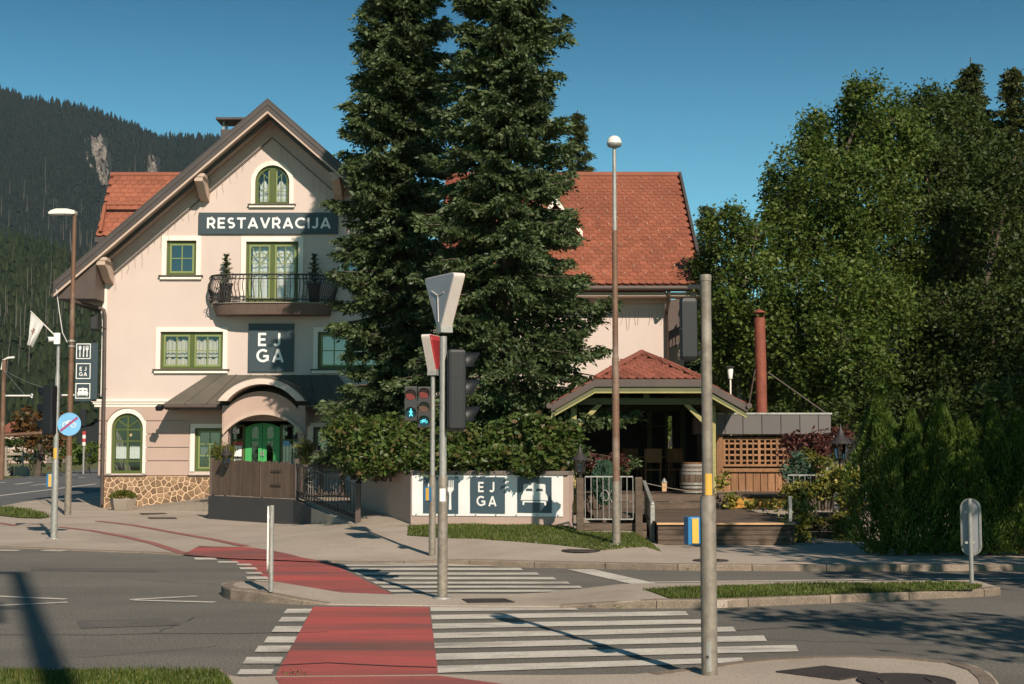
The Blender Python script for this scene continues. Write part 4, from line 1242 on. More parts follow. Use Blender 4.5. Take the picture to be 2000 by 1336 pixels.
# ---- porch with metal canopy and arched hood
CF = 39.25
cl, cr = W(318, 0, CF).x, W(704, 0, CF).x
czb = W(0, 790, CF).z
tl_, tr_ = fc(405, 0)[0], fc(660, 0)[0]
czt = fc(0, 733)[1]
can = part('canopy', MB().add([(cl, CF, czb - .03), (cr, CF, czb - .03), (tr_, FY - .001, czt - .03), (tl_, FY - .001, czt - .03), (cl, FY - .001, czb - .03), (cr, FY - .001, czb - .03)],
                [(0, 1, 2, 3), (0, 3, 4), (1, 5, 2), (0, 4, 5, 1)]), coppm, house)
def cpt(fx0, fz):   # point on the canopy slope, fx0 0..1 along, fz 0..1 up
    a = Vector((cl + (cr - cl) * fx0, CF - .004, czb + .002)); b = Vector((tl_ + (tr_ - tl_) * fx0, FY - .01, czt + .002))
    return a.lerp(b, fz)
for i in range(9):
    a, b = i / 9, (i + 1) / 9
    q = [cpt(a + .002, 0), cpt(b - .002, 0), cpt(b - .002, 1), cpt(a + .002, 1)]
    up_ = Vector((0, -.006, .007))
    part('sheet_panel', MB().add([p + up_ for p in q] + q, [(0, 1, 2, 3), (0, 4, 5, 1), (1, 5, 6, 2), (2, 6, 7, 3), (3, 7, 4, 0)]), coppm, can)
    if i: part('seam', MB().beam(cpt(a, 0) + up_, cpt(a, 1) + up_, .018, .05), coppm, can)
part('hip_panel', MB().add([(cl - .002, CF, czb), (tl_ - .002, FY - .002, czt), (cl - .002, FY - .002, czb)], [(0, 1, 2)]), coppm, can)
part('canopy_gutter', MB().tube([(cl - .03, CF - .05, czb - .05), (W(432, 0, CF).x, CF - .05, czb - .05)], .055, 8), brownm, can)
part('canopy_gutter', MB().tube([(W(590, 0, CF).x, CF - .05, czb - .05), (cr, CF - .05, czb - .05)], .055, 8), brownm, can)
part('canopy_soffit', MB().box(cl + .05, cr - .05, CF + .02, FY - .05, czb - .14, czb - .06), brownm, can)
# arched hood
HF = 38.65
def hp(px, py, Y=HF): p = W(px, py, Y); return (p.x, p.z)
o0 = arc3(hp(422, 783), hp(509, 737), hp(598, 783), 28)
i0 = arc3(hp(578, 783), hp(509, 750), hp(443, 783), 28)
hood = part('arched_hood', MB().solid(o0 + i0, [], .16, fm(HF + .08)), hoodm, house)
oo = arc3((o0[0][0] - .02, o0[0][1]), (o0[14][0], o0[14][1] + .05), (o0[-1][0] + .02, o0[-1][1]), 28)
part('hood_roof', MB().solid(oo + o0[::-1], [], 2.1, fm(HF + 1.09)), coppm, hood)
for k in range(1, 58):
    t = k / 58 * 28; i = min(27, int(t)); f = t - i
    a = Vector(oo[i]).lerp(Vector(oo[i + 1]), f)
    part('dentil', MB().box(a.x - .018, a.x + .018, HF - .012, HF + .05, a.y - .075, a.y - .035), brownm, hood) if k % 1 == 0 else None
part('hood_lining', MB().solid(i0 + [(x, z + .03) for x, z in i0[::-1]], [], .75, fm(HF + .55)), soffm, hood)
TY = 39.1
def tp(px, py): p = W(px, py, TY); return (p.x, p.z)
top = arc3(tp(440, 800), tp(509, 764), tp(582, 800), 18)
low = arc3(tp(590, 842), tp(511, 803), tp(436, 842), 22)
part('tympanum', MB().solid(top + [tp(590, 800), tp(590, 842)] + low[1:-1] + [tp(436, 842), tp(436, 800)], [], .2, fm(TY + .1)), wall2, house)
lo2 = [(x, z) for x, z in arc3(tp(436, 850), tp(511, 810), tp(592, 850), 22)]
part('arch_moulding', MB().solid(low + lo2, [], .3, fm(TY + .06)), soffm, house)
for px0_, px1_ in ((434, 446), (582, 596)):
    a, b = tp(px0_, 0)[0], tp(px1_, 0)[0]
    part('porch_pillar', MB().box(a, b, TY + .02, TY + .35, .5, tp(0, 792)[1]), wall2, house, .01)
part('porch_side', MB().box(tp(434, 0)[0] + .02, tp(440, 0)[0], TY + .351, FY - .002, 2.3, czb - .1).box(tp(588, 0)[0], tp(596, 0)[0] - .02, TY + .351, FY - .002, 2.3, czb - .1), soffm, house)
# doorway
DY = FY + .12
def dq(px, py): p = W(px, py, DY); return (p.x, p.z)
d0, d1 = dq(480, 0)[0], dq(548, 0)[0]
dt = dq(0, 826)[1]
for k in range(2):
    a, b = d0 + (d1 - d0) * k / 2, d0 + (d1 - d0) * (k + 1) / 2
    za, zb = (dt - .12, dt) if k == 0 else (dt, dt - .12)
    outl = [(a + .004, .54), (b - .004, .54), (b - .004, zb), ((a + b) / 2, dt - .03), (a + .004, za)]
    hx0, hx1 = a + (.19 if k == 0 else .12), b - (.12 if k == 0 else .19)
    hl = [(hx0, .7), (hx1, .7), (hx1, dt - .52), (hx0, dt - .52)]
    hu = [(hx0, dt - .44), (hx1, dt - .44), (hx1, dt - .14), ((hx0 + hx1) / 2, dt - .09), (hx0, dt - .16)]
    dl = part('door_leaf', MB().solid(outl, [hl, hu], .06, fm(DY)), doorg, house, .006)
    part('pane', MB().solid(hl, [], 0, fm(DY)), glassm, dl); part('pane', MB().solid(hu, [], 0, fm(DY)), glassm, dl)
    part('handle', MB().box((b - .05 if k == 0 else a + .02), (b - .02 if k == 0 else a + .05), DY - .08, DY - .03, 1.45, 1.6), galv, dl)
for a, b, nm in ((dq(453, 0)[0], d0 - .01, 0), (d1 + .01, dq(597, 0)[0], 1)):
    sw = part('side_light', MB().solid(rect(a, .54, b, dt - .05), [rect(a + .06, .62, b - .06, dt - .52), rect(a + .06, dt - .46, b - .06, dt - .11)], .06, fm(DY)), greenm, house)
    part('pane', MB().solid(rect(a + .06, .62, b - .06, dt - .52), [], 0, fm(DY)), glassm, sw)
    part('pane', MB().solid(rect(a + .06, dt - .46, b - .06, dt - .11), [], 0, fm(DY)), glassm, sw)
    n = 6
    for i in range(n):
        x = a + .07 + i * (b - a - .14) / n
        part('lace_picket', MB().solid([(x, 1.0), (x + .06, 1.0), (x + .06, 1.75), (x + .03, 1.8), (x, 1.75)], [], .004, fm(DY + .06)), lacem, sw)
# notices on the door glass
for px, py, w_, h_, mt, lab in ((461, 842, .18, .14, signw, 'small white pictogram notice on the dark glass left of the green door'), (465, 881, .20, .30, signw, 'plain white sheet of paper on the window left of the green door'), (559, 866, .18, .14, bluesign, 'small light blue notice on the window right of the green door'), (464, 866, .30, .09, redp, 'dark red strip notice on the window left of the green door')):
    p = W(px, py, DY - .034)
    n_ = thing('notice', lab, 'notice', (p.x, DY - .034, p.z), 'notices beside the entrance door')
    part('sheet', MB().box(p.x - w_ / 2, p.x + w_ / 2, DY - .04, DY - .034, p.z - h_ / 2, p.z + h_ / 2), mt, n_)
    if py == 842:
        part('pictogram', MB().tube([(p.x + .04 * math.cos(a), DY - .042, p.z + .045 * math.sin(a)) for a in np.linspace(.6, 5.6, 10)], .009, 4), redp, n_)
# ================================================================== LETTERING AND PICTOGRAMS
def arcp(cx, cy, rx, ry, a0, a1, n=14):
    return [(cx + rx * math.cos(math.radians(a0 + (a1 - a0) * i / n)), cy + ry * math.sin(math.radians(a0 + (a1 - a0) * i / n))) for i in range(n + 1)]
h_ = .085
GLYPH = {
 'E': (.62, [[(h_, 0), (h_, 1)], [(h_, h_), (.6, h_)], [(h_, .5), (.55, .5)], [(h_, 1 - h_), (.6, 1 - h_)]]),
 'T': (.70, [[(0, 1 - h_), (.7, 1 - h_)], [(.35, 0), (.35, 1)]]),
 'A': (.84, [[(.07, 0), (.42, 1 - .02)], [(.42, 1 - .02), (.77, 0)], [(.18, .27), (.66, .27)]]),
 'V': (.80, [[(.06, 1), (.40, .03)], [(.40, .03), (.74, 1)]]),
 'I': (.19, [[(h_ + .01, 0), (h_ + .01, 1)]]),
 'J': (.52, [[(.42, 1), (.42, .32)] + arcp(.22, .30, .20, .22, 0, -150, 10)]),
 'R': (.70, [[(h_, 0), (h_, 1)], [(h_, 1 - h_), (.36, 1 - h_)] + arcp(.36, .66, .235, .255, 90, -90, 10) + [(h_, .405)], [(.36, .40), (.62, 0)]]),
 'S': (.62, [arcp(.315, .71, .215, .205, 40, 270, 12) + arcp(.315, .30, .225, .215, 90, -140, 12)[1:]]),
 'C': (.82, [arcp(.48, .5, .41, .415, 48, 312, 20)]),
 'G': (.90, [arcp(.48, .5, .41, .415, 48, 320, 20) + [(.83, .22), (.83, .47)], [(.5, .455), (.915, .455)]]),
 '1': (.4, [[(.26, 0), (.26, 1)], [(.26, .93), (.05, .78)]]),
 '2': (.6, [arcp(.3, .72, .22, .2, 160, -35, 10) + [(.08, .085)], [(.06, h_), (.56, h_)]]),
}
def ribbon(mb, pts, hw, mp, w):
    P = [Vector(p) for p in pts]; vs = []
    for i, p in enumerate(P):
        a = (P[i] - P[i - 1]).normalized() if i else None
        b = (P[i + 1] - P[i]).normalized() if i < len(P) - 1 else None
        a = a or b; b = b or a
        n1, n2 = Vector((-a.y, a.x)), Vector((-b.y, b.x))
        m = n1 + n2; m = m / max(.4, m.dot(n1))
        vs += [mp(*(p + m * hw), w), mp(*(p - m * hw), w)]
    mb.add(vs, [(2 * i, 2 * i + 1, 2 * i + 3, 2 * i + 2) for i in range(len(P) - 1)])
def word(parent, text, mp, x0, z0, height, mat, track=.12, hw=.088, width=None):
    """each letter is a flat print of its own, mp maps (u, v, w outwards) to the world"""
    tot = sum(GLYPH[c][0] for c in text) + track * (len(text) - 1)
    k = height
    kx = width / tot if width else k
    x = 0
    for c in text:
        wd, st = GLYPH[c]
        mb = MB()
        for i, s in enumerate(st):
            ribbon(mb, [(x0 + (x + p[0]) * kx, z0 + p[1] * k) for p in s], hw * k, mp, .003 + .0012 * i)
        part('letter', mb, mat, parent)
        x += wd + track
def fm2(Yf): return lambda u, v, w: (u, Yf - w, v)
def fork(mb, mp, cx, z0, H, w=.003):
    mb.solid([(cx - .05 * H, z0 + .02 * H), (cx, z0), (cx + .05 * H, z0 + .02 * H), (cx + .035 * H, z0 + .5 * H), (cx + .055 * H, z0 + .62 * H), (cx - .055 * H, z0 + .62 * H), (cx - .035 * H, z0 + .5 * H)], [], 0, lambda u, v, q: mp(u, v, w))
    mb.solid([(cx - .13 * H, z0 + .68 * H), (cx - .06 * H, z0 + .60 * H), (cx + .06 * H, z0 + .60 * H), (cx + .13 * H, z0 + .68 * H), (cx + .13 * H, z0 + .76 * H), (cx - .13 * H, z0 + .76 * H)], [], 0, lambda u, v, q: mp(u, v, w + .001))
    for i in range(4):
        a = cx - .13 * H + i * .0733 * H
        mb.solid([(a, z0 + .75 * H), (a + .04 * H, z0 + .75 * H), (a + .035 * H, z0 + H), (a + .005 * H, z0 + H)], [], 0, lambda u, v, q: mp(u, v, w + .002))
def knife(mb, mp, cx, z0, H, w=.003):
    mb.solid([(cx - .05 * H, z0 + .02 * H), (cx, z0), (cx + .05 * H, z0 + .02 * H), (cx + .03 * H, z0 + .48 * H), (cx + .07 * H, z0 + .55 * H), (cx + .055 * H, z0 + .95 * H), (cx, z0 + H), (cx - .03 * H, z0 + .9 * H), (cx - .04 * H, z0 + .48 * H)], [], 0, lambda u, v, q: mp(u, v, w))
def spoon(mb, mp, cx, z0, H, w=.003):
    mb.solid([(cx - .05 * H, z0 + .02 * H), (cx, z0), (cx + .05 * H, z0 + .02 * H), (cx + .03 * H, z0 + .6 * H), (cx - .03 * H, z0 + .6 * H)], [], 0, lambda u, v, q: mp(u, v, w))
    mb.solid(arcp(cx, z0 + .8 * H, .12 * H, .2 * H, 0, 340, 16), [], 0, lambda u, v, q: mp(u, v, w + .001))
def bed(parent, mp, cx, z0, S, white, dark):
    def sq(poly, w): return MB().solid([(cx + a * S, z0 + b * S) for a, b in poly], [], 0, lambda u, v, q: mp(u, v, w))
    part('bed_head', sq([(-.36, .42), (-.36, .70)] + arcp(-.30, .71, .06, .05, 180, 90, 4) + [(-.1, .76), (0, .82), (.1, .76)] + arcp(.30, .71, .06, .05, 90, 0, 4) + [(.36, .42)], .003), white, parent)
    for s in (-1, 1): part('pillow', sq([(s * .05, .5), (s * .27, .5), (s * .28, .58), (s * .24, .62), (s * .07, .62)], .0045), dark, parent)
    part('quilt', sq([(-.44, .26), (-.42, .40), (-.33, .54), (.33, .54), (.42, .40), (.44, .26), (.37, .27), (-.37, .27)], .006), white, parent)
    part('bed_foot', sq([(-.38, .12), (-.33, .12), (-.31, .20), (.31, .20), (.33, .12), (.38, .12), (.38, .25), (-.38, .25)], .0075), white, parent)
    part('bed_line', sq([(-.38, .252), (.38, .252), (.38, .272), (-.38, .272)], .0085), dark, parent)

# facade sign
SY = FY - .07
a, b = W(387, 457, SY), W(660, 415, SY)
t = thing('facade_sign', 'long dark sign board with white word RESTAVRACIJA high on the pink gable', 'sign', ((a.x + b.x) / 2, SY, a.z))
part('board', MB().box(a.x, b.x, SY, FY - .001, a.z, b.z), signm, t, .006)
l0, l1 = W(404, 446, SY), W(646, 425, SY)
word(t, 'RESTAVRACIJA', fm2(SY), l0.x, l0.z, l1.z - l0.z, signw, .17, .094, l1.x - l0.x)
# square sign
a, b = W(484, 726, SY), W(574, 632, SY)
t = thing('logo_sign', 'square dark sign with white letters EJ GA on the facade below the balcony', 'sign', ((a.x + b.x) / 2, SY, a.z))
part('board', MB().box(a.x, b.x, SY, FY - .001, a.z, b.z), signm, t, .006)
e = W(504, 676, SY); k = 26 / F * SY
word(t, 'E', fm2(SY), e.x, e.z, k, signw); word(t, 'J', fm2(SY), W(533, 0, SY).x, e.z, k, signw)
e = W(501, 707.5, SY)
word(t, 'G', fm2(SY), e.x, e.z, k, signw); word(t, 'A', fm2(SY), W(531, 0, SY).x, e.z, k * 1.0, signw)
# corner sign with three pictogram squares
Y0 = 40.1
a, b = W(145, 784, Y0), W(190, 670, Y0)
t = thing('corner_sign', 'tall dark sign with three white framed pictograms at the left corner of the building', 'sign', ((a.x + b.x) / 2, Y0, a.z))
part('board', MB().box(a.x, b.x + .02, Y0, Y0 + .08, a.z, b.z), signm, t, .006)
part('bracket', MB().beam((b.x, Y0 + .1, b.z - .2), (XL + .02, FY + .1, b.z - .2), .05, .05).beam((b.x, Y0 + .1, a.z + .2), (XL + .02, FY + .1, a.z + .2), .05, .05), ironm, t)
for (x0, y0, x1, y1), kind in (((148.5, 671, 177.5, 701), 'cut'), ((148, 709.5, 177, 740), 'logo'), ((147, 748.5, 176.5, 778.5), 'bed')):
    p, q = W(x0, y1, Y0), W(x1, y0, Y0)
    f = part('pictogram_frame', MB().solid(rect(p.x, p.z, q.x, q.z), [grow(rect(p.x, p.z, q.x, q.z), -.022)], 0, lambda u, v, w: (u, Y0 - .003, v)), signw, t)
    cx_, S = (p.x + q.x) / 2, q.x - p.x
    if kind == 'cut':
        mb = MB(); H_ = (q.z - p.z) * .74; z_ = p.z + (q.z - p.z) * .12
        spoon(mb, fm2(Y0), cx_ - S * .24, z_, H_); part('spoon', mb, signw, t)
        mb = MB(); knife(mb, fm2(Y0), cx_ + S * .01, z_, H_); part('knife', mb, signw, t)
        mb = MB(); fork(mb, fm2(Y0), cx_ + S * .25, z_, H_); part('fork', mb, signw, t)
    elif kind == 'logo':
        k = S * .27
        word(t, 'E', fm2(Y0), cx_ - S * .25, p.z + S * .56, k, signw); word(t, 'J', fm2(Y0), cx_ + S * .08, p.z + S * .56, k, signw)
        word(t, 'G', fm2(Y0), cx_ - S * .28, p.z + S * .2, k, signw); word(t, 'A', fm2(Y0), cx_ + S * .04, p.z + S * .2, k, signw)
    else:
        bed(t, fm2(Y0), cx_, p.z + S * .05, S * .86, signw, signm)
# small wall fittings
def floodlight(px, py, Y, lab):
    p = W(px, py, Y)
    t = thing('floodlight', lab, 'wall light', (p.x, Y, p.z), 'small dark floodlights on the house')
    part('bracket', MB().tube([(p.x, Y, p.z), (p.x, Y - .12, p.z + .02)], .02, 6), ironm, t)
    part('head', MB().beam((p.x - .02, Y - .10, p.z + .04), (p.x - .06, Y - .26, p.z - .03), .18, .13), blackp, t, .01)
    return t
floodlight(318, 797, CF - .06, 'small dark floodlight under the left tip of the entrance canopy')
p = W(186, 630, 40.0)
t = thing('wall_speaker', 'black box speaker hanging below the left eave beside the corner pillar', 'speaker', (p.x, 40.0, p.z))
part('bracket', MB().beam((p.x, 40.1, p.z + .45), (p.x, 40.1, p.z + .2), .04, .04), ironm, t)
part('cabinet', MB().box(p.x - .12, p.x + .1, 39.9, 40.15, p.z - .22, p.z + .22), blackp, t, .02)
part('grille', MB().box(p.x - .09, p.x + .07, 39.885, 39.899, p.z - .18, p.z + .18), gray_h, t)

# ================================================================== TERRACE, RAMP, BANNER WALL
A_, B_, C_ = Vector((-7.13, 33.7, 0)), Vector((-4.72, 31.0, 0)), Vector((-2.95, 27.2, 0))
K_, R_, S_ = Vector((-1.84, 26.0, 0)), Vector((.99, 24.9, 0)), Vector((-3.45, 30.4, 0))
mb = MB().solid([(A_.x, A_.y), (B_.x, B_.y), (S_.x - .1, S_.y), (-3.6, 40.1), (-8.3, 40.1), (-7.5, 36)], [], .5, lambda u, v, w: (u, v, .27 + w))
setting('terrace', mb, conc)
rp = [(B_.x, B_.y, .525), (S_.x + .05, S_.y, .515), (K_.x + .0, K_.y - .1, .29), (C_.x + .05, C_.y - .25, .20)]
setting('ramp', MB().add(rp + [(a, b, -.05) for a, b, c in rp], [(0, 1, 2, 3), (0, 3, 7, 4), (1, 5, 6, 2), (2, 6, 7, 3)]), pave)
d = (B_ - A_).normalized(); nrm = Vector((-d.y, d.x, 0)) * .22
w_ = thing('terrace_wall', 'low anthracite rendered wall below the wooden terrace fence and the sloping railing', 'wall', (-5.0, 31.2, 0))
mb = MB()
def wallseg(mb, p, q, z0, z1, n, zb=-.05):
    vs = [(p.x, p.y, zb), (q.x, q.y, zb), (q.x, q.y, z1), (p.x, p.y, z0)]
    vs += [(a + n.x, b + n.y, c) for a, b, c in vs]
    mb.add(vs, [(0, 1, 2, 3), (7, 6, 5, 4), (0, 4, 5, 1), (1, 5, 6, 2), (2, 6, 7, 3), (3, 7, 4, 0)])
o_ = Vector((d.y, -d.x, 0)) * .03
wallseg(mb, A_ + o_, B_ + o_, .55, .55, nrm)
d2 = (C_ - B_).normalized(); n2 = Vector((-d2.y, d2.x, 0)) * .15
mb2 = MB(); wallseg(mb2, B_ + o_ * .9, C_, .55, .22, n2)
part('level_wall', mb, anthr, w_); part('sloping_wall', mb2, anthr, w_)
mb = MB(); wallseg(mb, A_ + o_, A_ + Vector((-.8, 5.0, 0)), .52, .5, Vector((.2, .1, 0))); part('end_wall', mb, anthr, w_)
# concrete wedge in front of the plinth
x0, x1 = W(246, 0, 39.5).x, A_.x - .3
mb = MB().add([(x0, 39.0, .01), (x1 + .6, 37.2, .02), (x1 + .6, 37.2, .33), (x0, 40.1, .02), (x1 - .1, 40.1, .42), (x1 - .1, 40.1, -.1), (x0, 40.1, -.1)], [(0, 1, 2), (0, 2, 4, 3), (1, 5, 4, 2), (0, 3, 6), (0, 6, 5, 1), (3, 4, 5, 6)])
setting('side_ramp', mb, conc)
# wooden fence with single boards
fn = thing('wooden_fence', 'brown vertical board fence standing on the dark terrace wall before the entrance', 'fence', (-5.9, 32.3, .55))
Lf = (B_ - A_).length
off = nrm * .3
def fpt(s, z): return A_ + off + d * s + Vector((0, 0, z))
nb = 27
for i in range(nb):
    s0, s1 = Lf * i / nb + .006, Lf * (i + 1) / nb - .004
    zt = 1.40 - .06 * i / nb + random.uniform(-.018, .018)
    o = Vector((d.y, -d.x, 0)) * (.022 + random.uniform(0, .006))
    a, b = fpt(s0, .585 - random.uniform(0, .02)), fpt(s1, .58)
    mb = MB()
    q = [a, b, Vector((b.x, b.y, zt + random.uniform(-.02, .02))), Vector((a.x, a.y, zt))]
    vs = [p + o for p in q] + list(q)
    mb.add(vs, [(0, 1, 2, 3), (7, 6, 5, 4), (0, 4, 5, 1), (1, 5, 6, 2), (2, 6, 7, 3), (3, 7, 4, 0)])
    part('board', mb, fencew, fn)
for z in (.72, 1.22): part('rail', MB().beam(fpt(.02, z) + nrm * .12, fpt(Lf - .02, z) + nrm * .12, .04, .08), fencew, fn)
for s, w in ((.0, .10), (Lf * .165, .05), (Lf * .60, .06), (Lf, .09)):
    part('post', MB().beam(fpt(s, .55), fpt(s, 1.44 if w > .07 else 1.3), w, w), brownm, fn)
g0 = Lf * .78
for z in (1.17, .86):
    part('strap', MB().beam(fpt(g0 - .2, z) + Vector((d.y, -d.x, 0)) * .045, fpt(g0 + .22, z) + Vector((d.y, -d.x, 0)) * .045, .012, .02), ironm, fn)
p = W(442, 900, 33.1)
def lantern(px, py, Y, lab, S=1.0, wallmount=False):
    p = W(px, py, Y)
    t = thing('garden_lantern', lab, 'lantern', (p.x, Y, p.z), 'small dark post lanterns')
    part('base', MB().lathe((p.x, Y, p.z), [(.035 * S, 0), (.035 * S, .04 * S), (.07 * S, .07 * S)], 8), ironm, t)
    part('glass', MB().lathe((p.x, Y, p.z), [(.062 * S, .072 * S), (.095 * S, .26 * S)], 6, False), glassm, t)
    mb = MB()
    for k in range(6):
        a = 2 * math.pi * k / 6
        mb.tube([(p.x + .066 * S * math.cos(a), Y + .066 * S * math.sin(a), p.z + .07 * S), (p.x + .1 * S * math.cos(a), Y + .1 * S * math.sin(a), p.z + .265 * S)], .008 * S, 4)
    part('cage', mb, ironm, t)
    part('roof', MB().lathe((p.x, Y, p.z), [(.15 * S, .26 * S), (.13 * S, .29 * S), (.06 * S, .35 * S), (.03 * S, .42 * S), (.012 * S, .47 * S), (.004, .52 * S)], 12), ironm, t)
    return t
lantern(442, 911, 33.0, 'black lantern on the left part of the wooden fence before the entrance')
lantern(622, 905, 34.5, 'black lantern silhouetted before the window right of the entrance')
# sloping railing and closed gate
rl = thing('ramp_railing', 'dark iron railing with thin bars sloping down along the entrance ramp', 'railing', (-3.9, 29.8, .1))
tB, tC = B_ + Vector((.02, .05, 1.33)), C_ + Vector((0, .05, .95))
lB, lC = B_ + Vector((.02, .05, .64)), C_ + Vector((0, .05, .30))
part('rail', MB().beam(tB, tC, .03, .03), ironm, rl); part('rail', MB().beam(lB, lC, .03, .03), ironm, rl); part('rail', MB().beam(lB + Vector((0, 0, .12)), lC + Vector((0, 0, .12)), .02, .02), ironm, rl)
for i in range(1, 21):
    f = i / 21
    part('bar', MB().tube([lB.lerp(lC, f), tB.lerp(tC, f)], .009, 5), ironm, rl)
    c = (lB.lerp(lC, f - .5 / 21)) + Vector((0, 0, .06))
    part('ring_ornament', MB().tube([c + d2 * (.05 * math.cos(a)) + Vector((0, 0, .05 * math.sin(a))) for a in np.linspace(0, 6.283, 9)], .007, 4), ironm, rl)
part('end_post', MB().beam(C_ + Vector((.02, .05, .05)), C_ + Vector((.02, .05, 1.0)), .10, .10), brownm, rl, .006)
part('end_cap', MB().lathe(C_ + Vector((.02, .05, 1.0)), [(.075, 0), (.075, .02), (.04, .04), (.02, .07), (.005, .1)], 10), ironm, rl)
GYt = 33.6
ga, gb = W(586, 978, GYt), W(668, 905, GYt)
gt = thing('iron_gate', 'closed double iron gate with scrollwork between the fence and the pink planter wall', 'gate', ((ga.x + gb.x) / 2, GYt, .5))
for k in range(2):
    x0 = ga.x + (gb.x - ga.x) * k / 2 + .03; x1 = ga.x + (gb.x - ga.x) * (k + 1) / 2 - .03
    lf = part('gate_leaf', MB().beam((x0, GYt, .56), (x0, GYt, 1.28), .05, .04).beam((x1, GYt, .56), (x1, GYt, 1.28), .05, .04).beam((x0, GYt, 1.26), (x1, GYt, 1.26), .04, .05).beam((x0, GYt, .6), (x1, GYt, .6), .04, .05), brownm, gt)
    for i in range(1, 8):
        x = x0 + (x1 - x0) * i / 8
        part('bar', MB().tube([(x, GYt, .6), (x, GYt, 1.26)], .009, 5), galv, lf)
    for zc, sg in ((1.02, 1), (.80, -1)):
        c = Vector(((x0 + x1) / 2, GYt - .02, zc))
        part('scroll', MB().tube([c + Vector((sg * .09 * math.cos(a) * (1 - a / 9), 0, .11 * math.sin(a) * (1 - a / 9))) for a in np.linspace(0, 7, 14)], .010, 4), galv, lf)
for x in (ga.x - .06, gb.x + .04): part('post', MB().box(x - .045, x + .045, GYt - .05, GYt + .05, .5, 1.36), brownm, gt)
# planter wall with banner
wl_ = thing('planter_wall', 'low pink rendered garden wall with grey cap carrying the white banner', 'wall', (K_.x + .5, K_.y, 0))
dk = (R_ - K_).normalized(); nk_ = Vector((-dk.y, dk.x, 0))
mb = MB(); wallseg(mb, K_, R_, 1.19, 1.19, nk_ * .25); part('front_wall', mb, wall2, wl_)
ds = (S_ - K_).normalized(); ns = Vector((ds.y, -ds.x, 0))
mb = MB(); wallseg(mb, K_ + Vector((0, .004, 0)) + ds * .002, S_, 1.19, 1.22, ns * .25); part('side_wall', mb, wall2, wl_)
def cap(p, q, z0, z1, n, ov=.04):
    mb = MB(); o = n.normalized() * ov
    vs = [p - o + Vector((0, 0, z0)), q - o + Vector((0, 0, z1)), q + n + o + Vector((0, 0, z1)), p + n + o + Vector((0, 0, z0))]
    vs2 = [v + Vector((0, 0, .07)) for v in vs]
    return mb.add(vs + vs2, [(3, 2, 1, 0), (4, 5, 6, 7), (0, 1, 5, 4), (1, 2, 6, 5), (2, 3, 7, 6), (3, 0, 4, 7)])
nstone = 5
for i in range(nstone):
    p, q = K_.lerp(R_, i / nstone) + dk * .004, K_.lerp(R_, (i + 1) / nstone) - dk * .004
    part('cap_stone', cap(p, q, 1.193, 1.193, nk_ * .25), capm, wl_, .006)
part('cap_stone', cap(K_ + ds * .28, S_, 1.193, 1.225, ns * .25), capm, wl_, .006)
# vinyl banner, hanging on the wall
bo = K_ - nk_ * .012
def bpt(px, py, out=0.0): 
    p = RP(px, py, K_ - nk_ * .012, nk_); return p - nk_ * out
UL, UR, LR, LL = bpt(805, 928), bpt(1100, 927), bpt(1100, 1009), bpt(805, 1007)
bn = thing('banner', 'long white vinyl banner with three dark squares on the garden wall', 'banner', LL.lerp(LR, .5))
nu, nv = 30, 8
vs = []
for j in range(nv + 1):
    for i in range(nu + 1):
        u, v = i / nu, j / nv
        p = LL.lerp(LR, u).lerp(UL.lerp(UR, u), v)
        vs.append(p - nk_ * (.004 + .006 * math.sin(u * 19 + v * 5) * math.sin(v * 3.1)))
part('sheet', MB().add(vs, [(j * (nu + 1) + i, j * (nu + 1) + i + 1, (j + 1) * (nu + 1) + i + 1, (j + 1) * (nu + 1) + i) for j in range(nv) for i in range(nu)], True), bannerm, bn)
def bmap(u, v, w): return LL + dk * u + Vector((0, 0, v)) - nk_ * (w + .016)
def buv(px, py):
    p = bpt(px, py) - LL; return (p.dot(dk), p.z)
for i, (x0, y0, x1, y1) in enumerate(((827, 932, 896, 1002), (919, 932, 987, 1002), (1011, 932, 1078, 1001))):
    (u0, v0), (u1, v1) = buv(x0, y1), buv(x1, y0)
    part('printed_square', MB().solid(rect(u0, v0, u1, v1), [], 0, lambda u, v, w: bmap(u, v, 0.0)), bannerd, bn)
    cx_, S = (u0 + u1) / 2, u1 - u0
    if i == 0:
        for nm, fnc, dxx in (('spoon', spoon, -.27), ('knife', knife, 0), ('fork', fork, .27)):
            mb = MB(); fnc(mb, bmap, cx_ + S * dxx, v0 + S * .09, (v1 - v0) * .82); part(nm, mb, signw, bn)
    elif i == 1:
        k = S * .27
        word(bn, 'E', bmap, cx_ - S * .27, v0 + S * .56, k, signw); word(bn, 'J', bmap, cx_ + S * .06, v0 + S * .56, k, signw)
        word(bn, 'G', bmap, cx_ - S * .31, v0 + S * .19, k, signw); word(bn, 'A', bmap, cx_ + S * .03, v0 + S * .19, k, signw)
    else:
        bed(bn, bmap, cx_, v0 + S * .1, S * .9, signw, bannerd)
for u in np.linspace(.03, .97, 8):
    for e in (0, 1):
        p = (LL.lerp(LR, u) if e == 0 else UL.lerp(UR, u)) - nk_ * .014 + Vector((0, 0, .025 if e == 0 else -.025))
        part('eyelet', MB().tube([p, p - nk_ * .006], .012, 8), galv, bn)
# bed of soil behind the wall
mb = MB().solid([(K_.x + nk_.x * .26, K_.y + .3), (R_.x, R_.y + .3), (1.0, 36.5), (-2.2, 38.5), (-3.7, 35.5), (S_.x + .3, S_.y + .2)], [], 1.1, lambda u, v, w: (u, v, .52 + w))
setting('planting_bed', mb, grassg)
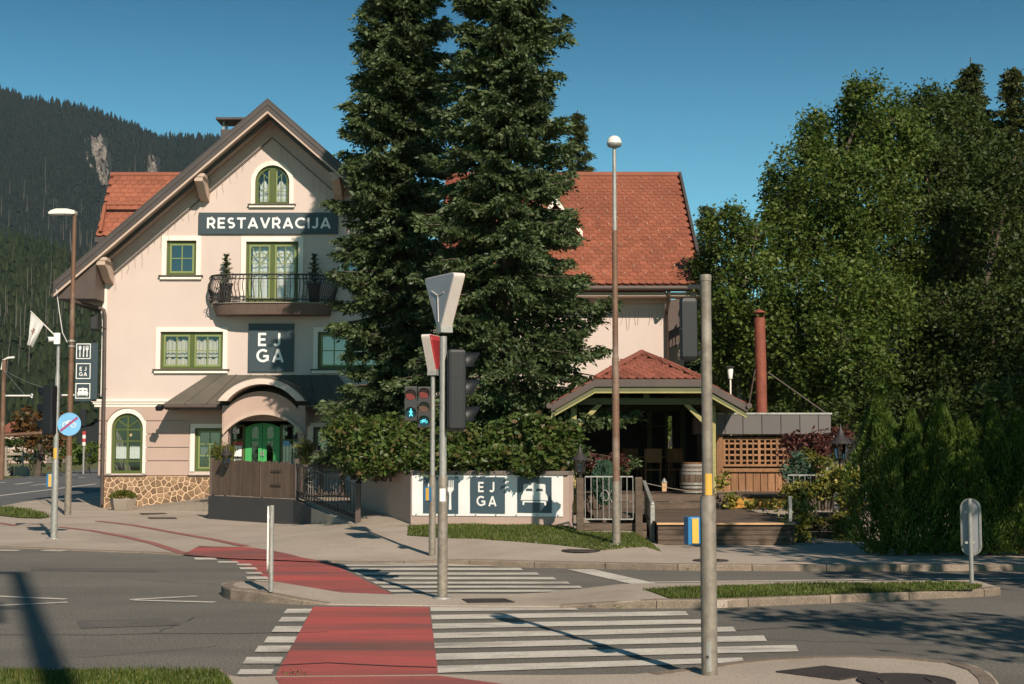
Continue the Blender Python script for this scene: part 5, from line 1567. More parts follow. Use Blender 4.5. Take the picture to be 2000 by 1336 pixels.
# concrete planter with a clipped bush beside the plinth
p = W(240, 992, 38.6); px_, pz_ = p.x, 0.0
t = thing('concrete_planter', 'small angular concrete planter before the stone plinth', 'planter', (px_, 38.6, 0))
prof = [(.30, .02), (.36, .30), (.34, .34), (.27, .34), (.25, .28)]
part('bowl', MB().lathe((px_, 38.6, 0), prof, 6, False), conc, t)
part('soil', MB().lathe((px_, 38.6, 0), [(.26, .25), (.26, .29)], 6, False), grassg, t)
n = 2600
dd = sphere_dirs(n); dd[:, 2] = np.abs(dd[:, 2]) * 1.0 - .25
rr = RNG.uniform(.75, 1.03, n)[:, None]
P = np.array([px_, 38.6, .40]) + dd * rr * np.array([.36, .36, .20])
leaf_solo('clipped_bush', P, dd + RNG.normal(0, .5, (n, 3)), RNG.uniform(.03, .06, n), box_l, 'low round yellow green clipped bush growing in the concrete planter', 'bush', wr=.6)
# manhole covers and drains
def cover(px, py, r, lab, z, square=None, group='manhole covers'):
    if square:
        P = [G(a, b, z) for a, b in square]
        c = sum(P, Vector()) / len(P)
        t = thing('manhole_cover', lab, 'manhole cover', (c.x, c.y, z), group)
        q = [(p.x, p.y) for p in P]
        part('frame', MB().solid(q, [grow(q, -.03)], .012, lambda u, v, w: (u, v, z + .003 + w)), irond, t)
        part('plate', MB().solid(grow(q, -.034), [], .010, lambda u, v, w: (u, v, z + .003 + w)), irond, t)
    else:
        c = GS(px, py) if z > .09 else G(px, py, z); z = c.z + .003
        t = thing('manhole_cover', lab, 'manhole cover', (c.x, c.y, z), group)
        part('frame', MB().solid(arcp(c.x, c.y, r, r, 0, 352, 44), [arcp(c.x, c.y, r * .91, r * .91, 0, 352, 44)], .012, lambda u, v, w: (u, v, z + .003 + w)), irond, t)
        part('plate', MB().solid(arcp(c.x, c.y, r * .895, r * .895, 0, 352, 44), [], .010, lambda u, v, w: (u, v, z + .003 + w)), irond, t)
        for k in range(2): part('rib', MB().beam((c.x - r * .5 + k * r, c.y - .1, z + .011), (c.x - r * .5 + k * r, c.y + .1, z + .011), .03, .006), irond, t)
cover(1135, 1076, .29, 'round dark manhole cover in the far pavement below the grass', .097)
cover(1388, 1095.5, .25, 'round dark manhole cover in the far pavement behind the thick foreground pole', .097)
cover(1770, 1332, .33, 'round dark manhole cover in the near pavement at bottom right', .038)
cover(0, 0, 0, 'rectangular dark cover plate in the near pavement beside the round one', .038, [(1515, 1313), (1640, 1329), (1715, 1316), (1610, 1302)])
cover(0, 0, 0, 'rectangular cover plate in the traffic island right of the central pole', .018, [(902, 1171), (915, 1178), (1006, 1177), (985, 1170)])
cover(0, 0, 0, 'small rectangular dark plate on the pavement behind the leaning island sign', .02, [(505, 1068), (555, 1074), (580, 1068), (520, 1066)])
cover(0, 0, 0, 'upper one of two slim drain slots in the pavement before the building', .02, [(272, 1003), (278, 1005.5), (326, 1003.5), (318, 1002)], 'drain slots')
cover(0, 0, 0, 'lower one of two slim drain slots in the pavement before the building', .02, [(288, 1011), (292, 1013.5), (346, 1013.5), (342, 1011)], 'drain slots')
# ================================================================== PAVILION, DECK, SHED
PYF = 29.3
pv = thing('garden_pavilion', 'open timber garden pavilion with red tiled half hipped roof and yellow posts', 'pavilion', (2.8, PYF, .1))
rx, rz = W(1266, 0, 28.9).x, 3.66
ef, eb = 28.8, 35.2
hw_, sl = 1.98, .56
hipz = W(0, 741, ef).z
hx = (rz - hipz) / sl
py_ = 30.3
zE = rz - sl * hw_
def rz_at(dx): return rz - sl * abs(dx)
# roof deck (underside) and tiles
ul = [(rx - hw_, ef, zE), (rx - hx, ef, hipz), (rx, py_, rz), (rx, eb, rz), (rx - hw_, eb, zE)]
ur = [(2 * rx - x, y, z) for x, y, z in ul]
hp_ = [(rx - hx, ef, hipz), (rx + hx, ef, hipz), (rx, py_, rz)]
mb = MB()
for poly in (ul, ur[::-1], hp_):
    n = len(poly); lo = [(x, y, z - .10) for x, y, z in poly]
    mb.add(list(poly) + lo, [tuple(range(n)), tuple(range(2 * n - 1, n - 1, -1))])
pr = part('roof', mb, tilebed, pv)
uyh = (Vector((rx, py_, rz)) - Vector((rx, ef, hipz))); Lh = uyh.length; uyh.normalize(); unh = Vector((0, -uyh.z, uyh.y))
tiled(pr, (rx - hx, ef - .03, hipz), Vector((1, 0, 0)), uyh, unh, 2 * hx, Lh, .165, .15, tile2, lambda x, y: True, 120, inside=lambda x, y: abs(x - hx) < hx * (1 - y / Lh) + .05)
for s in (-1, 1):
    uys = Vector((-s, 0, sl)).normalized(); uns = Vector((s * sl, 0, 1)).normalized()
    ux = Vector((0, 1, 0)) * s
    y0 = ef if s > 0 else eb
    Ls = hw_ * math.hypot(1, sl)
    tiled(pr, (rx + s * hw_, y0, zE), ux, uys, uns, eb - ef, Ls, .165, .15, tile2, lambda x, y: False, 0,
          inside=(lambda x, y: True if (hw_ - y / math.hypot(1, sl)) > hx else ((x if s > 0 else (eb - ef - x)) > (py_ - ef) * (1 - (hw_ - y / math.hypot(1, sl)) / hx))))
    part('hip_tiles', MB().tube([(rx + s * hx, ef, hipz + .03), (rx + s * hx * .5, (ef + py_) / 2, (hipz + rz) / 2 + .05), (rx, py_, rz + .04)], [.06, .062, .065], 8), tile2, pr)
part('ridge_tiles', MB().tube([(rx, py_ - .05, rz + .04), (rx, eb, rz + .04)], .07, 8), tile2, pr)
mb = MB()
for k, zz in ((0, .30), (1, .22)):
    for i in range(11): 
        x = rx - .62 + i * .125 + k * .06
        y = ef + (hipz + zz - hipz) / uyh.z * uyh.y
        mb.beam((x, y - .02, hipz + zz), (x, y - .02, hipz + zz + .07), .03, .03)
part('snow_guards', mb, tile2, pr)['kind'] = 'stuff'
for a, b in (((rx - hx - .01, hipz), (rx + hx + .01, hipz)), ((rx + hx + .01, hipz), (rx + hw_, zE)), ((rx - hx - .01, hipz), (rx - hw_, zE))):
    for dz, h, y0, mt, nm in ((-.075, .15, ef - .05, brownm, 'barge_board'), (-.20, .10, ef - .01, olivew, 'under_board'), (-.265, .03, ef - .03, yelw, 'trim_strip')):
        z0, z1 = a[1] + dz, b[1] + dz
        part(nm, MB().add([(x, y, z) for y in (y0, ef + .04) for x, z in ((a[0], z0 - h / 2), (b[0], z1 - h / 2), (b[0], z1 + h / 2), (a[0], z0 + h / 2))], [(0, 1, 2, 3), (7, 6, 5, 4), (0, 4, 5, 1), (1, 5, 6, 2), (2, 6, 7, 3), (3, 7, 4, 0)]), mt, pv)
for s in (-1, 1):
    part('eave_gutter', MB().tube([(rx + s * (hw_ + .04), ef - .1, zE - .03), (rx + s * (hw_ + .04), eb, zE - .03)], .06, 8), brownm, pv)
    for k in range(8):
        y = ef + .25 + k * .8
        x_in = hx if y < py_ + .05 else .05
        part('rafter', MB().beam((rx + s * x_in, y, rz - sl * x_in - .17), (rx + s * (hw_ - .08), y, zE - .13), .08, .1), olivew, pv)
pxl, pxr = W(1120, 0, PYF).x, W(1391, 0, PYF).x
beamz = W(0, 784, PYF).z
posts = []
for i, (x, y, mt) in enumerate(((pxl, PYF, yelw), (pxr, PYF, yelw), (pxl, 34.4, olivew), (pxr, 34.4, olivew), (rx + .55, 34.4, olivew))):
    zb = .35 if i == 0 else .70
    part('post', MB().box(x - .06, x + .06, y - .06, y + .06, zb, beamz - .07), mt, pv, .008)
for y in (PYF, 34.4):
    part('tie_beam', MB().box(pxl - .3, pxr + .35, y - .055, y + .055, beamz - .068, beamz + .068), olivew, pv, .006)
    part('king_post', MB().box(rx - .06, rx + .06, y - .05, y + .05, beamz + .07, (hipz - .12 if y == PYF else rz - .2)), olivew, pv)
for x in (pxl, pxr):
    part('plate_beam', MB().box(x - .06, x + .06, PYF + .06, 34.34, beamz - .06, beamz + .06), olivew, pv)
    s = 1 if x == pxl else -1
    part('brace', MB().beam((x + s * .05, PYF - .01, beamz - .55), (x + s * .55, PYF - .01, beamz - .05), .09, .09, up=(0, 1, 0)), yelw, pv)
    part('brace', MB().beam((x, PYF + .06, beamz - .55), (x, PYF + .6, beamz - .05), .09, .09), olivew, pv)
gapx = W(1305, 0, 34.5).x
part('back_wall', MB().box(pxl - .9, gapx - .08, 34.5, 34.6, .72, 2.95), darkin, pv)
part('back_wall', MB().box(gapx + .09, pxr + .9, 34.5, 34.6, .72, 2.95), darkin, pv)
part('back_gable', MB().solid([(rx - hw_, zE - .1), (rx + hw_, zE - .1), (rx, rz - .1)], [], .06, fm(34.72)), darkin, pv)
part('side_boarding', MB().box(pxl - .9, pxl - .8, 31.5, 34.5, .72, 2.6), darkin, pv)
part('back_frame', MB().beam((gapx - .05, 34.45, .72), (gapx - .05, 34.45, 2.7), .06, .06).beam((gapx - .05, 34.45, 2.2), (gapx - .6, 34.45, 2.2), .05, .04), olivew, pv)
# decks
dkt = thing('timber_deck', 'two level weathered timber deck with plank risers before the pavilion', 'deck', (3.4, 23.4, .1))
LZ, UZ = .44, .74
lx0, lx1 = W(1283, 0, 23.45).x, W(1548, 0, 23.45).x
for i in range(4):
    z0 = .085 + i * (LZ - .03 - .085) / 4; z1 = z0 + (LZ - .03 - .085) / 4 - .008
    part('riser_plank', MB().box(lx0, lx1, 23.44 + random.uniform(0, .01), 23.49, z0, z1), grayw, dkt, .004)
part('edge_board', MB().box(lx0 - .02, lx1 + .02, 23.40, 23.52, LZ - .028, LZ + .004), nosem, dkt, .004)  # bright orange of the sunlit edge is put into the board colour
nbd = 38
for i in range(nbd):
    y0 = 23.525 + (28.9 - 23.525) * i / nbd
    part('deck_board', MB().box(lx0 - .9 if y0 > 25.9 else lx0, lx1 + .1, y0, y0 + (28.9 - 23.525) / nbd - .01, LZ - .03, LZ + random.uniform(-.003, .002)), grayw, dkt)
for i in range(2):
    z0 = LZ + .004 + i * (UZ - LZ) / 2
    for x0, x1 in ((W(1135, 0, 28.9).x, rx - .2), (rx - .19, W(1460, 0, 28.9).x)):
        part('step_plank', MB().box(x0, x1, 28.905, 28.96, z0, z0 + (UZ - LZ) / 2 - .012), grayw, dkt, .004)
for i in range(16):
    y0 = 28.965 + i * .42
    part('deck_board', MB().box(pxl - .45, 6.3, y0, y0 + .41, UZ - .05, UZ - .012 + random.uniform(-.003, .002)), grayw, dkt)
mb = MB().box(lx0 + .05, lx1 - .05, 23.6, 28.8, -.02, LZ - .04); part('substructure', mb, darkin, dkt)
# things on the deck
bx_ = W(1353, 0, 29.6)
t = thing('wooden_barrel', 'old wooden wine barrel with metal hoops standing on the upper deck', 'barrel', (bx_.x, 29.6, UZ))
bh = .62
def br_(f): return .235 + .055 * math.sin(math.pi * f)
for k in range(16):
    a0, a1 = 2 * math.pi * k / 16 + .012, 2 * math.pi * (k + 1) / 16 - .012
    vs = []
    for j in range(7):
        f = j / 6
        for a in (a0, a1): vs.append((bx_.x + br_(f) * math.cos(a), 29.6 + br_(f) * math.sin(a), UZ + bh * f))
    part('stave', MB().add(vs, [(2 * j, 2 * j + 1, 2 * j + 3, 2 * j + 2) for j in range(6)], True), fencew, t)
for f in (.05, .2, .32, .66, .78, .93): part('hoop', MB().lathe((bx_.x, 29.6, UZ), [(br_(f) + .006, bh * (f - .035)), (br_(f) + .008, bh * (f + .035))], 24), galv, t)
part('lid', MB().lathe((bx_.x, 29.6, UZ), [(.23, bh - .03), (.25, bh), (.25, bh + .015)], 20), honey, t)
part('inner', MB().lathe((bx_.x, 29.6, UZ), [(.2, .01), (.25, bh * .5), (.2, bh - .04)], 12), darkin, t)
chair0 = None
for i, (px, Y, rz0, lab) in enumerate(((1275, 32.6, 3.1, 'wooden chair with a broad orange brown backrest at the pavilion table'), (1325, 32.8, 2.6, 'dark wooden chair beside the barrel inside the pavilion'), (1235, 33.4, .2, 'wooden chair at the rear of the dark pavilion'))):
    x = W(px, 900, Y).x
    if chair0 is None:
        t = thing('wooden_chair', lab, 'chair', (x, Y, UZ), 'chairs inside the pavilion'); chair0 = t
        part('seat', MB().box(x - .2, x + .2, Y - .2, Y + .2, UZ + .42, UZ + .46), honey, t, .01)
        part('backrest', MB().box(x - .2, x + .2, Y + .17, Y + .2, UZ + .60, UZ + .92), honey, t, .01)
        for sx in (-.17, .17):
            part('leg', MB().box(x + sx - .02, x + sx + .02, Y - .19, Y - .15, UZ, UZ + .418), honey, t)
            part('leg', MB().box(x + sx - .02, x + sx + .02, Y + .15, Y + .169, UZ, UZ + .85), honey, t)
        t.rotation_euler.z = rz0
    else:
        c = copy_tree(chair0, (x, Y, UZ), None, lab); c.rotation_euler.z = rz0
x, Y = W(1290, 900, 30.5).x, 33.6
t = thing('wooden_table', 'square wooden table in the shade of the pavilion', 'table', (x, Y, UZ))
part('tabletop', MB().box(x - .7, x + .6, Y - .4, Y + .4, UZ + .70, UZ + .74), honey, t, .008)
for sx in (-.62, .52):
    for sy in (-.34, .34): part('leg', MB().box(x + sx - .03, x + sx + .03, Y + sy - .03, Y + sy + .03, UZ, UZ + .698), honey, t)
x, Y = W(1297, 905, 30.2).x, 30.2
t = thing('glass_lantern', 'small pale candle lantern standing on the upper deck', 'lantern', (x, Y, UZ))
part('body', MB().box(x - .05, x + .05, Y - .05, Y + .05, UZ + .02, UZ + .2), nosem, t); part('cap', MB().lathe((x, Y, UZ), [(.07, .2), (.03, .27), (.005, .3)], 8), galv, t); part('foot', MB().box(x - .06, x + .06, Y - .06, Y + .06, UZ, UZ + .018), ironm, t)
# rope across the steps
p, q = W(1258, 943, 27.0), W(1468, 957, 27.0)
mb = MB().tube([p.lerp(q, f) + Vector((0, 0, -.10 * math.sin(math.pi * f))) for f in np.linspace(0, 1, 12)], .006, 6)
solo('rope_barrier', mb, conc, 'thin pale rope hung across the deck steps before the barrel', 'rope', p)
# metal handrail panel beside the steps
h0, h1 = W(1258, 941, 26.6), W(1274, 985, 24.3)
b0 = W(1274, 1066, 24.3)
t = thing('metal_handrail', 'grey sheet metal handrail with a rounded post beside the deck steps', 'handrail', (b0.x, 24.3, .1))
part('post', MB().box(b0.x - .035, b0.x + .045, 24.26, 24.34, .08, h1.z - .02), galv, t, .012)
part('rail', MB().beam(h0, h1, .06, .05), galv, t)
part('knob', MB().lathe((b0.x + .005, 24.3, h1.z - .03), [(.03, 0), (.05, .03), (.03, .07), (.005, .08)], 10), galv, t)
vs = [h0 - Vector((0, 0, .02)), h1 - Vector((-.0, 0, .02)), Vector((h1.x, h1.y, .12)), Vector((h0.x, h0.y, .45))]
part('panel', MB().add(vs + [v + Vector((.012, 0, 0)) for v in vs], [(0, 1, 2, 3), (7, 6, 5, 4), (0, 4, 5, 1), (1, 5, 6, 2), (2, 6, 7, 3), (3, 7, 4, 0)]), galv, t)
part('slot', MB().add([vs[0].lerp(vs[1], a).lerp(vs[3].lerp(vs[2], a), b) + Vector((-.004, 0, 0)) for a, b in ((.3, .25), (.4, .25), (.4, .75), (.3, .75))], [(0, 1, 2, 3)]), blackp, t)
# garden gate: two weathered posts and grey bars
gy = 23.75
t = thing('garden_gate', 'light grey metal bar fence panel between two weathered wooden posts', 'gate', (W(1190, 0, gy).x, gy, .1))
for px, zt in ((1132, 933), (1246, 932)):
    x = W(px, 0, gy).x
    part('post', MB().box(x - .06, x + .06, gy - .06, gy + .06, .1, W(0, zt, gy).z), grayw, t, .012)
g0, g1 = W(1143, 1014, gy), W(1236, 931, gy)
part('rail', MB().beam((g0.x, gy, g1.z), (g1.x, gy, g1.z), .022, .022), galv, t); part('rail', MB().beam((g0.x, gy, g0.z), (g1.x, gy, g0.z), .022, .022), galv, t)
for i in range(9):
    x = g0.x + (g1.x - g0.x) * i / 8
    part('bar', MB().tube([(x, gy, g0.z), (x, gy, g1.z)], .008, 5), galv, t)
for s in (-1, 1):
    c = Vector(((g0.x + g1.x) / 2 + s * .06, gy - .012, (g0.z + g1.z) / 2 + .02))
    part('scroll', MB().tube([c + Vector((s * .075 * math.cos(a) * (1 - a / 10), 0, .13 * math.sin(a) * (1 - a / 10))) for a in np.linspace(0, 6.5, 14)], .008, 4), galv, t)
t = thing('plank_edging', 'low weathered plank edging under the metal bar fence', 'edging', (W(1190, 0, gy).x, gy + .1, .1))
for z0, z1 in ((.17, .29), (.30, .42)): part('plank', MB().box(W(1140, 0, gy).x, W(1262, 0, gy).x, gy + .08, gy + .14, z0, z1), grayw, t, .006)
lantern(1133, 931, 23.75, 'black lantern on the wooden post left of the pavilion', 1.05)
# shed with grey fascia and lattice
SYF = 31.0
sx0, sx1 = W(1386, 0, SYF).x, W(1622, 0, SYF).x
sz0, sz1 = W(0, 848, SYF).z, W(0, 808, SYF).z
t = thing('garden_shed', 'flat roofed garden shed with grey fascia panels and orange brown lattice front', 'shed', ((sx0 + sx1) / 2, SYF, .7))
nps = 7
ed_ = [1386, 1415, 1450, 1487, 1524, 1561, 1597, 1622]
for i in range(nps):
    a, b = W(ed_[i], 0, SYF).x + .006, W(ed_[i + 1], 0, SYF).x - .006
    part('fascia_panel', MB().box(a, b, SYF - .03, SYF - .002, sz0, sz1 - .02), panelm, t, .004)
part('roof', MB().box(sx0, sx1, SYF, SYF + 3.6, sz0 + .02, sz1), brownm, t)
part('roof_edge', MB().box(sx0 - .02, sx1 + .02, SYF - .05, SYF - .001, sz1 - .018, sz1 + .02), galv, t)
for px in (1403, 1597): 
    x = W(px, 0, SYF + .2).x; part('post', MB().box(x - .07, x + .07, SYF + .08, SYF + .2, UZ - .05, sz0), honey, t, .006)
lx0_, lx1_ = W(1411, 0, SYF + .15).x, W(1540, 0, SYF + .15).x
zt_, zb_ = W(0, 855, SYF + .15).z, W(0, 911, SYF + .15).z
part('lattice_frame', MB().solid(rect(lx0_, zb_, lx1_, zt_), [grow(rect(lx0_, zb_, lx1_, zt_), -.05)], .05, fm(SYF + .16)), honey, t)
for i in range(1, 11):
    x = lx0_ + (lx1_ - lx0_) * i / 11
    w = .035 if i % 3 else .055
    part('lattice_bar', MB().box(x - w / 2, x + w / 2, SYF + .135, SYF + .165, zb_ + .05, zt_ - .05), honey, t)
for j in range(1, 5):
    z = zb_ + (zt_ - zb_) * j / 5
    part('lattice_bar', MB().box(lx0_ + .05, lx1_ - .05, SYF + .145, SYF + .18, z - .02, z + .02), honey, t)
part('top_rail', MB().box(lx0_ - .05, lx1_ + .02, SYF + .06, SYF + .2, W(0, 922, SYF).z, W(0, 915, SYF).z), honey, t, .005)
npk = 9
for i in range(npk):
    a, b = lx0_ + (lx1_ - lx0_) * i / npk, lx0_ + (lx1_ - lx0_) * (i + 1) / npk
    part('board', MB().box(a + .008, b - .008, SYF + .11 + random.uniform(0, .012), SYF + .15, UZ - .04, W(0, 922.5, SYF).z), honey, t)
part('inner_wall', MB().box(sx0 + .1, sx1 - .1, SYF + 2.6, SYF + 2.7, .3, sz0).box(sx0 + .05, sx0 + .1, SYF + .3, SYF + 2.6, .3, sz0).box(sx1 - .1, sx1 - .05, SYF + .3, SYF + 2.6, .3, sz0), fencew, t)
part('base_board', MB().box(W(1425, 0, 28.85).x, W(1535, 0, 28.85).x, 28.82, 28.90, W(0, 993, 28.8).z, W(0, 974, 28.8).z), ochre, t, .01)
cpx, cY = W(1487, 0, 32.6).x, 32.6
cz1 = W(0, 621, cY).z
fl = thing('flue_pipe', 'tall rust red metal flue pipe with a cap rising from the shed roof', 'chimney', (cpx, cY, sz1))
part('pipe', MB().tube([(cpx, cY, sz1 - .1), (cpx, cY, (sz1 + cz1) / 2), (cpx - .02, cY, cz1)], .128, 16), rustm, fl)
for k in range(3): part('cap_leg', MB().tube([(cpx - .02 + .1 * math.cos(k * 2.1), cY + .1 * math.sin(k * 2.1), cz1 - .02), (cpx - .02 + .1 * math.cos(k * 2.1), cY + .1 * math.sin(k * 2.1), cz1 + .13)], .01, 4), rustm, fl)
part('cap', MB().lathe((cpx - .02, cY, cz1 + .12), [(.15, 0), (.15, .015), (.06, .06), (.005, .09)], 14), rustm, fl)
part('brace', MB().beam(W(1500, 727, cY), W(1612, 806, cY), .022, .022), brownm, fl)
part('brace', MB().beam(W(1475, 722, cY - .1), W(1460, 806, cY - .4), .022, .022), brownm, fl)
# flower box behind the lantern
p = W(1163, 920, 28.9)
t = thing('flower_box', 'orange brown wooden box on the deck edge behind the lantern', 'flower box', (p.x, 28.9, p.z))
part('box', MB().box(p.x - .14, p.x + .14, 28.75, 29.05, p.z, p.z + .22), honey, t, .006)
part('stand', MB().box(p.x - .05, p.x + .05, 28.85, 28.95, UZ - .02, p.z - .001), grayw, t)
# planter edging and bar fence under the ivy at the right
iy = 25.6
t = thing('bar_fence', 'grey bar fence overgrown by variegated ivy right of the deck', 'fence', (W(1600, 0, iy).x, iy, .3))
f0, f1 = W(1540, 1003, iy), W(1660, 928, iy)
part('rail', MB().beam((f0.x, iy, f1.z), (f1.x, iy, f1.z), .022, .022), galv, t); part('rail', MB().beam((f0.x, iy, f0.z), (f1.x, iy, f0.z), .022, .022), galv, t)
for i in range(12):
    x = f0.x + (f1.x - f0.x) * i / 11
    part('bar', MB().tube([(x, iy, f0.z), (x, iy, f1.z)], .009, 5), galv, t)
x = W(1540, 0, 24.0).x
part('front_post', MB().box(x - .03, x + .03, 23.97, 24.03, .05, W(0, 969, 24).z), galv, t, .01)
t = thing('plank_edging', 'stacked weathered plank retaining edge below the ivy fence', 'edging', (W(1600, 0, iy).x, iy - .3, .1))
for i in range(4): part('plank', MB().box(W(1560, 0, iy).x, W(1668, 0, iy).x, iy - .32 + random.uniform(0, .015), iy - .25, .08 + i * .115, .19 + i * .115), grayw, t, .006)
x = W(1652, 0, 25.8).x
lp = lantern(1643, 906, 25.8, 'black lantern with a pointed roof above the variegated ivy', 1.4)
part('post', MB().box(W(1643, 0, 25.8).x - .05, W(1643, 0, 25.8).x + .05, 25.76, 25.84, .1, W(0, 906, 25.8).z), brownm, lp)
# green arbour frame glimpsed behind the laurels, and the brick pillar
ay = 35.4
t = thing('garden_arbour', 'pale green timber frame with arched fretwork glimpsed behind the laurels', 'arbour', (W(960, 0, ay).x, ay, 1.0))
xs_ = [W(q, 0, ay).x for q in (921, 1012)]
za, zb2 = W(0, 828, ay).z, W(0, 848, ay).z
for x in xs_: part('post', MB().box(x - .05, x + .05, ay - .05, ay + .05, 1.0, za), ltgreen, t)
part('beam', MB().box(xs_[0] - .06, xs_[1] + .06, ay - .06, ay + .06, W(0, 822, ay).z, W(0, 808, ay).z), greenm, t)
part('lower_beam', MB().box(xs_[0] + .05, xs_[1] - .05, ay - .03, ay + .03, zb2 - .05, zb2), ltgreen, t)
part('upper_beam', MB().box(xs_[0] + .05, xs_[1] - .05, ay - .03, ay + .03, za, za + .05), ltgreen, t)
for k in range(3):
    c = xs_[0] + (xs_[1] - xs_[0]) * (k + .5) / 3
    part('fretwork', MB().tube([(c - .17, ay, zb2)] + [(c + .17 * math.cos(a), ay, zb2 + .22 * math.sin(a)) for a in np.linspace(math.pi, 0, 9)], .018, 5), ltgreen, t)
    for q in (-.1, 0, .1): part('spoke', MB().beam((c, ay, zb2), (c + q * 1.4, ay, za), .025, .025), ltgreen, t)
part('rosette', MB().lathe((0, 0, 0), [(.02, 0), (.12, 0), (.12, .02), (.02, .03)], 18), whitelamp, t)
ro = t.children[-1]; ro.rotation_euler.x = math.radians(90); q = W(938, 816, ay - .1); ro.location = q - BASE[t.name]
for v in ro.data.vertices: v.co += BASE[t.name]
by = 34.6
t = thing('brick_pillar', 'short red brick pillar standing between the laurels behind the pedestrian signal', 'pillar', (W(822, 0, by).x, by, 1.0))
c = W(822, 0, by).x
part('core', MB().box(c - .2, c + .2, by - .1, by + .3, 1.0, 2.0), mortar, t)
for r in range(12):
    for k in range(2):
        a = c - .21 + (k * .21 if r % 2 else (k * .28 - .0)); b = a + (.2 if r % 2 else (.27 if k == 0 else .13))
        part('brick', MB().box(a, b, by - .12, by - .09, 1.02 + r * .08, 1.02 + r * .08 + .066), tile2, t)
# ================================================================== STREET FURNITURE
Z3 = Vector((0, 0, 1))
def frame(pos, N):
    N = Vector(N).normalized(); U = Z3.cross(N).normalized()   # U points to the viewer's right when facing the front
    pos = Vector(pos)
    return lambda u, v, w: pos + U * u + Z3 * v + N * w
def rtri(a, h, r, n=5):
    """downward triangle with rounded corners"""
    c = [(-a, h), (0, 0), (a, h)]; out = []
    for i in range(3):
        p, q, s = Vector(c[i - 1]), Vector(c[i]), Vector(c[(i + 1) % 3])
        d1, d2 = (p - q).normalized(), (s - q).normalized()
        for k in range(n + 1):
            f = k / n
            out.append(tuple((q + d1 * r * (1 - f)).lerp(q + d2 * r * f, f)))
    return out
def giveway(label, pos, N, side=.70, depth=.13):
    t = thing('give_way_sign', label, 'road sign', pos, 'give way sign boxes')
    mp = frame(pos, N); h = side * .90
    part('casing', MB().solid(rtri(side / 2, h, .07), [], depth, lambda u, v, w: mp(u, v, w)), signedge, t, .008)
    part('back_panel', MB().solid(grow(rtri(side / 2, h, .07), -.012), [], .004, lambda u, v, w: mp(u, v, w - depth / 2 - .003)), signgray, t)
    part('red_border', MB().solid(grow(rtri(side / 2, h, .07), -.008), [grow(rtri(side / 2, h, .07), -.075)], .004, lambda u, v, w: mp(u, v, w + depth / 2 + .003)), redp, t)
    part('white_face', MB().solid(grow(rtri(side / 2, h, .07), -.076), [], .004, lambda u, v, w: mp(u, v, w + depth / 2 + .002)), signgray, t)
    yb = -depth / 2 - .008
    c = mp(.02, h * .66, yb)
    for q in (mp(.17, h * .76, yb), mp(-.12, h * .70, yb), mp(0, h * .22, yb)):
        part('seam_bead', MB().tube([c, q], .006, 5), signedge, t)
    part('foot_plate', MB().solid([(-.06, .03), (.06, .03), (.05, .12), (-.05, .12)], [], depth + .012, mp), galv, t)
    return t
def visor(mb, mp, cu, cv, r, L, th=.006):
    n = 12; vs = []
    for j, l in enumerate((0.0, 1.0)):
        for k in range(n + 1):
            a = math.radians(-20 + 220 * k / n)
            ll = L * l * (0.55 + .45 * max(0, math.sin(a)))
            for rr in (r, r + th):
                vs.append(mp(cu + rr * math.cos(a), cv + rr * math.sin(a), .002 + ll))
    m = (n + 1) * 2; fs = []
    for k in range(n):
        a, b = 2 * k, 2 * k + 2
        fs += [(a, b, m + b, m + a), (a + 1, m + a + 1, m + b + 1, b + 1), (m + a, m + b, m + b + 1, m + a + 1)]
    mb.add(vs, fs, True)
def head(parent, pos, N, n, w, cell, depth, lens, mat=gray_h, vis=.14, lens_r=None, bev=.02, icons=None):
    """signal head: pos is the middle of its lower edge at the front face"""
    mp = frame(pos, N)
    H_ = cell * n
    hd = part('signal_head', MB().solid(rect(-w / 2, 0, w / 2, H_), [], depth, lambda u, v, q: mp(u, v, q - depth / 2)), mat, parent, bev)
    r = lens_r or w * .36
    for i in range(n):
        cv = H_ - cell * (i + .5)
        part('lens', MB().solid(arcp(0, cv, r, r, 0, 350, 35), [], .006, lambda u, v, q: mp(u, v, q + .004)), lens[i], hd)
        mb = MB(); visor(mb, mp, 0, cv, r + .004, vis); part('visor', mb, mat, hd)
        if i: part('joint', MB().solid(rect(-w / 2 - .002, H_ - cell * i - .004, w / 2 + .002, H_ - cell * i + .004), [], depth * .9, lambda u, v, q: mp(u, v, q - depth / 2)), blackp, hd)
        if icons and icons[i]: icons[i](hd, lambda u, v, q, cv=cv: mp(u, cv + v, .010 + q), r)
    return hd
def icon_walk(parent, mp, r):
    def sol(poly, w=0): return MB().solid([(a * r, b * r) for a, b in poly], [], 0, lambda u, v, q: mp(u, v, w))
    part('lit_figure_head', sol(arcp(.02, .66, .15, .15, 0, 330, 12)), litcyan, parent)
    part('lit_figure', sol([(-.08, .48), (.12, .48), (.30, .25), (.42, .0), (.32, -.06), (.16, .18), (.12, -.05), (.22, -.3), (.42, -.72), (.26, -.76), (.04, -.34), (-.16, -.76), (-.34, -.72), (-.12, -.25), (-.12, .16), (-.26, .02), (-.36, .08), (-.24, .3)]), litcyan, parent)
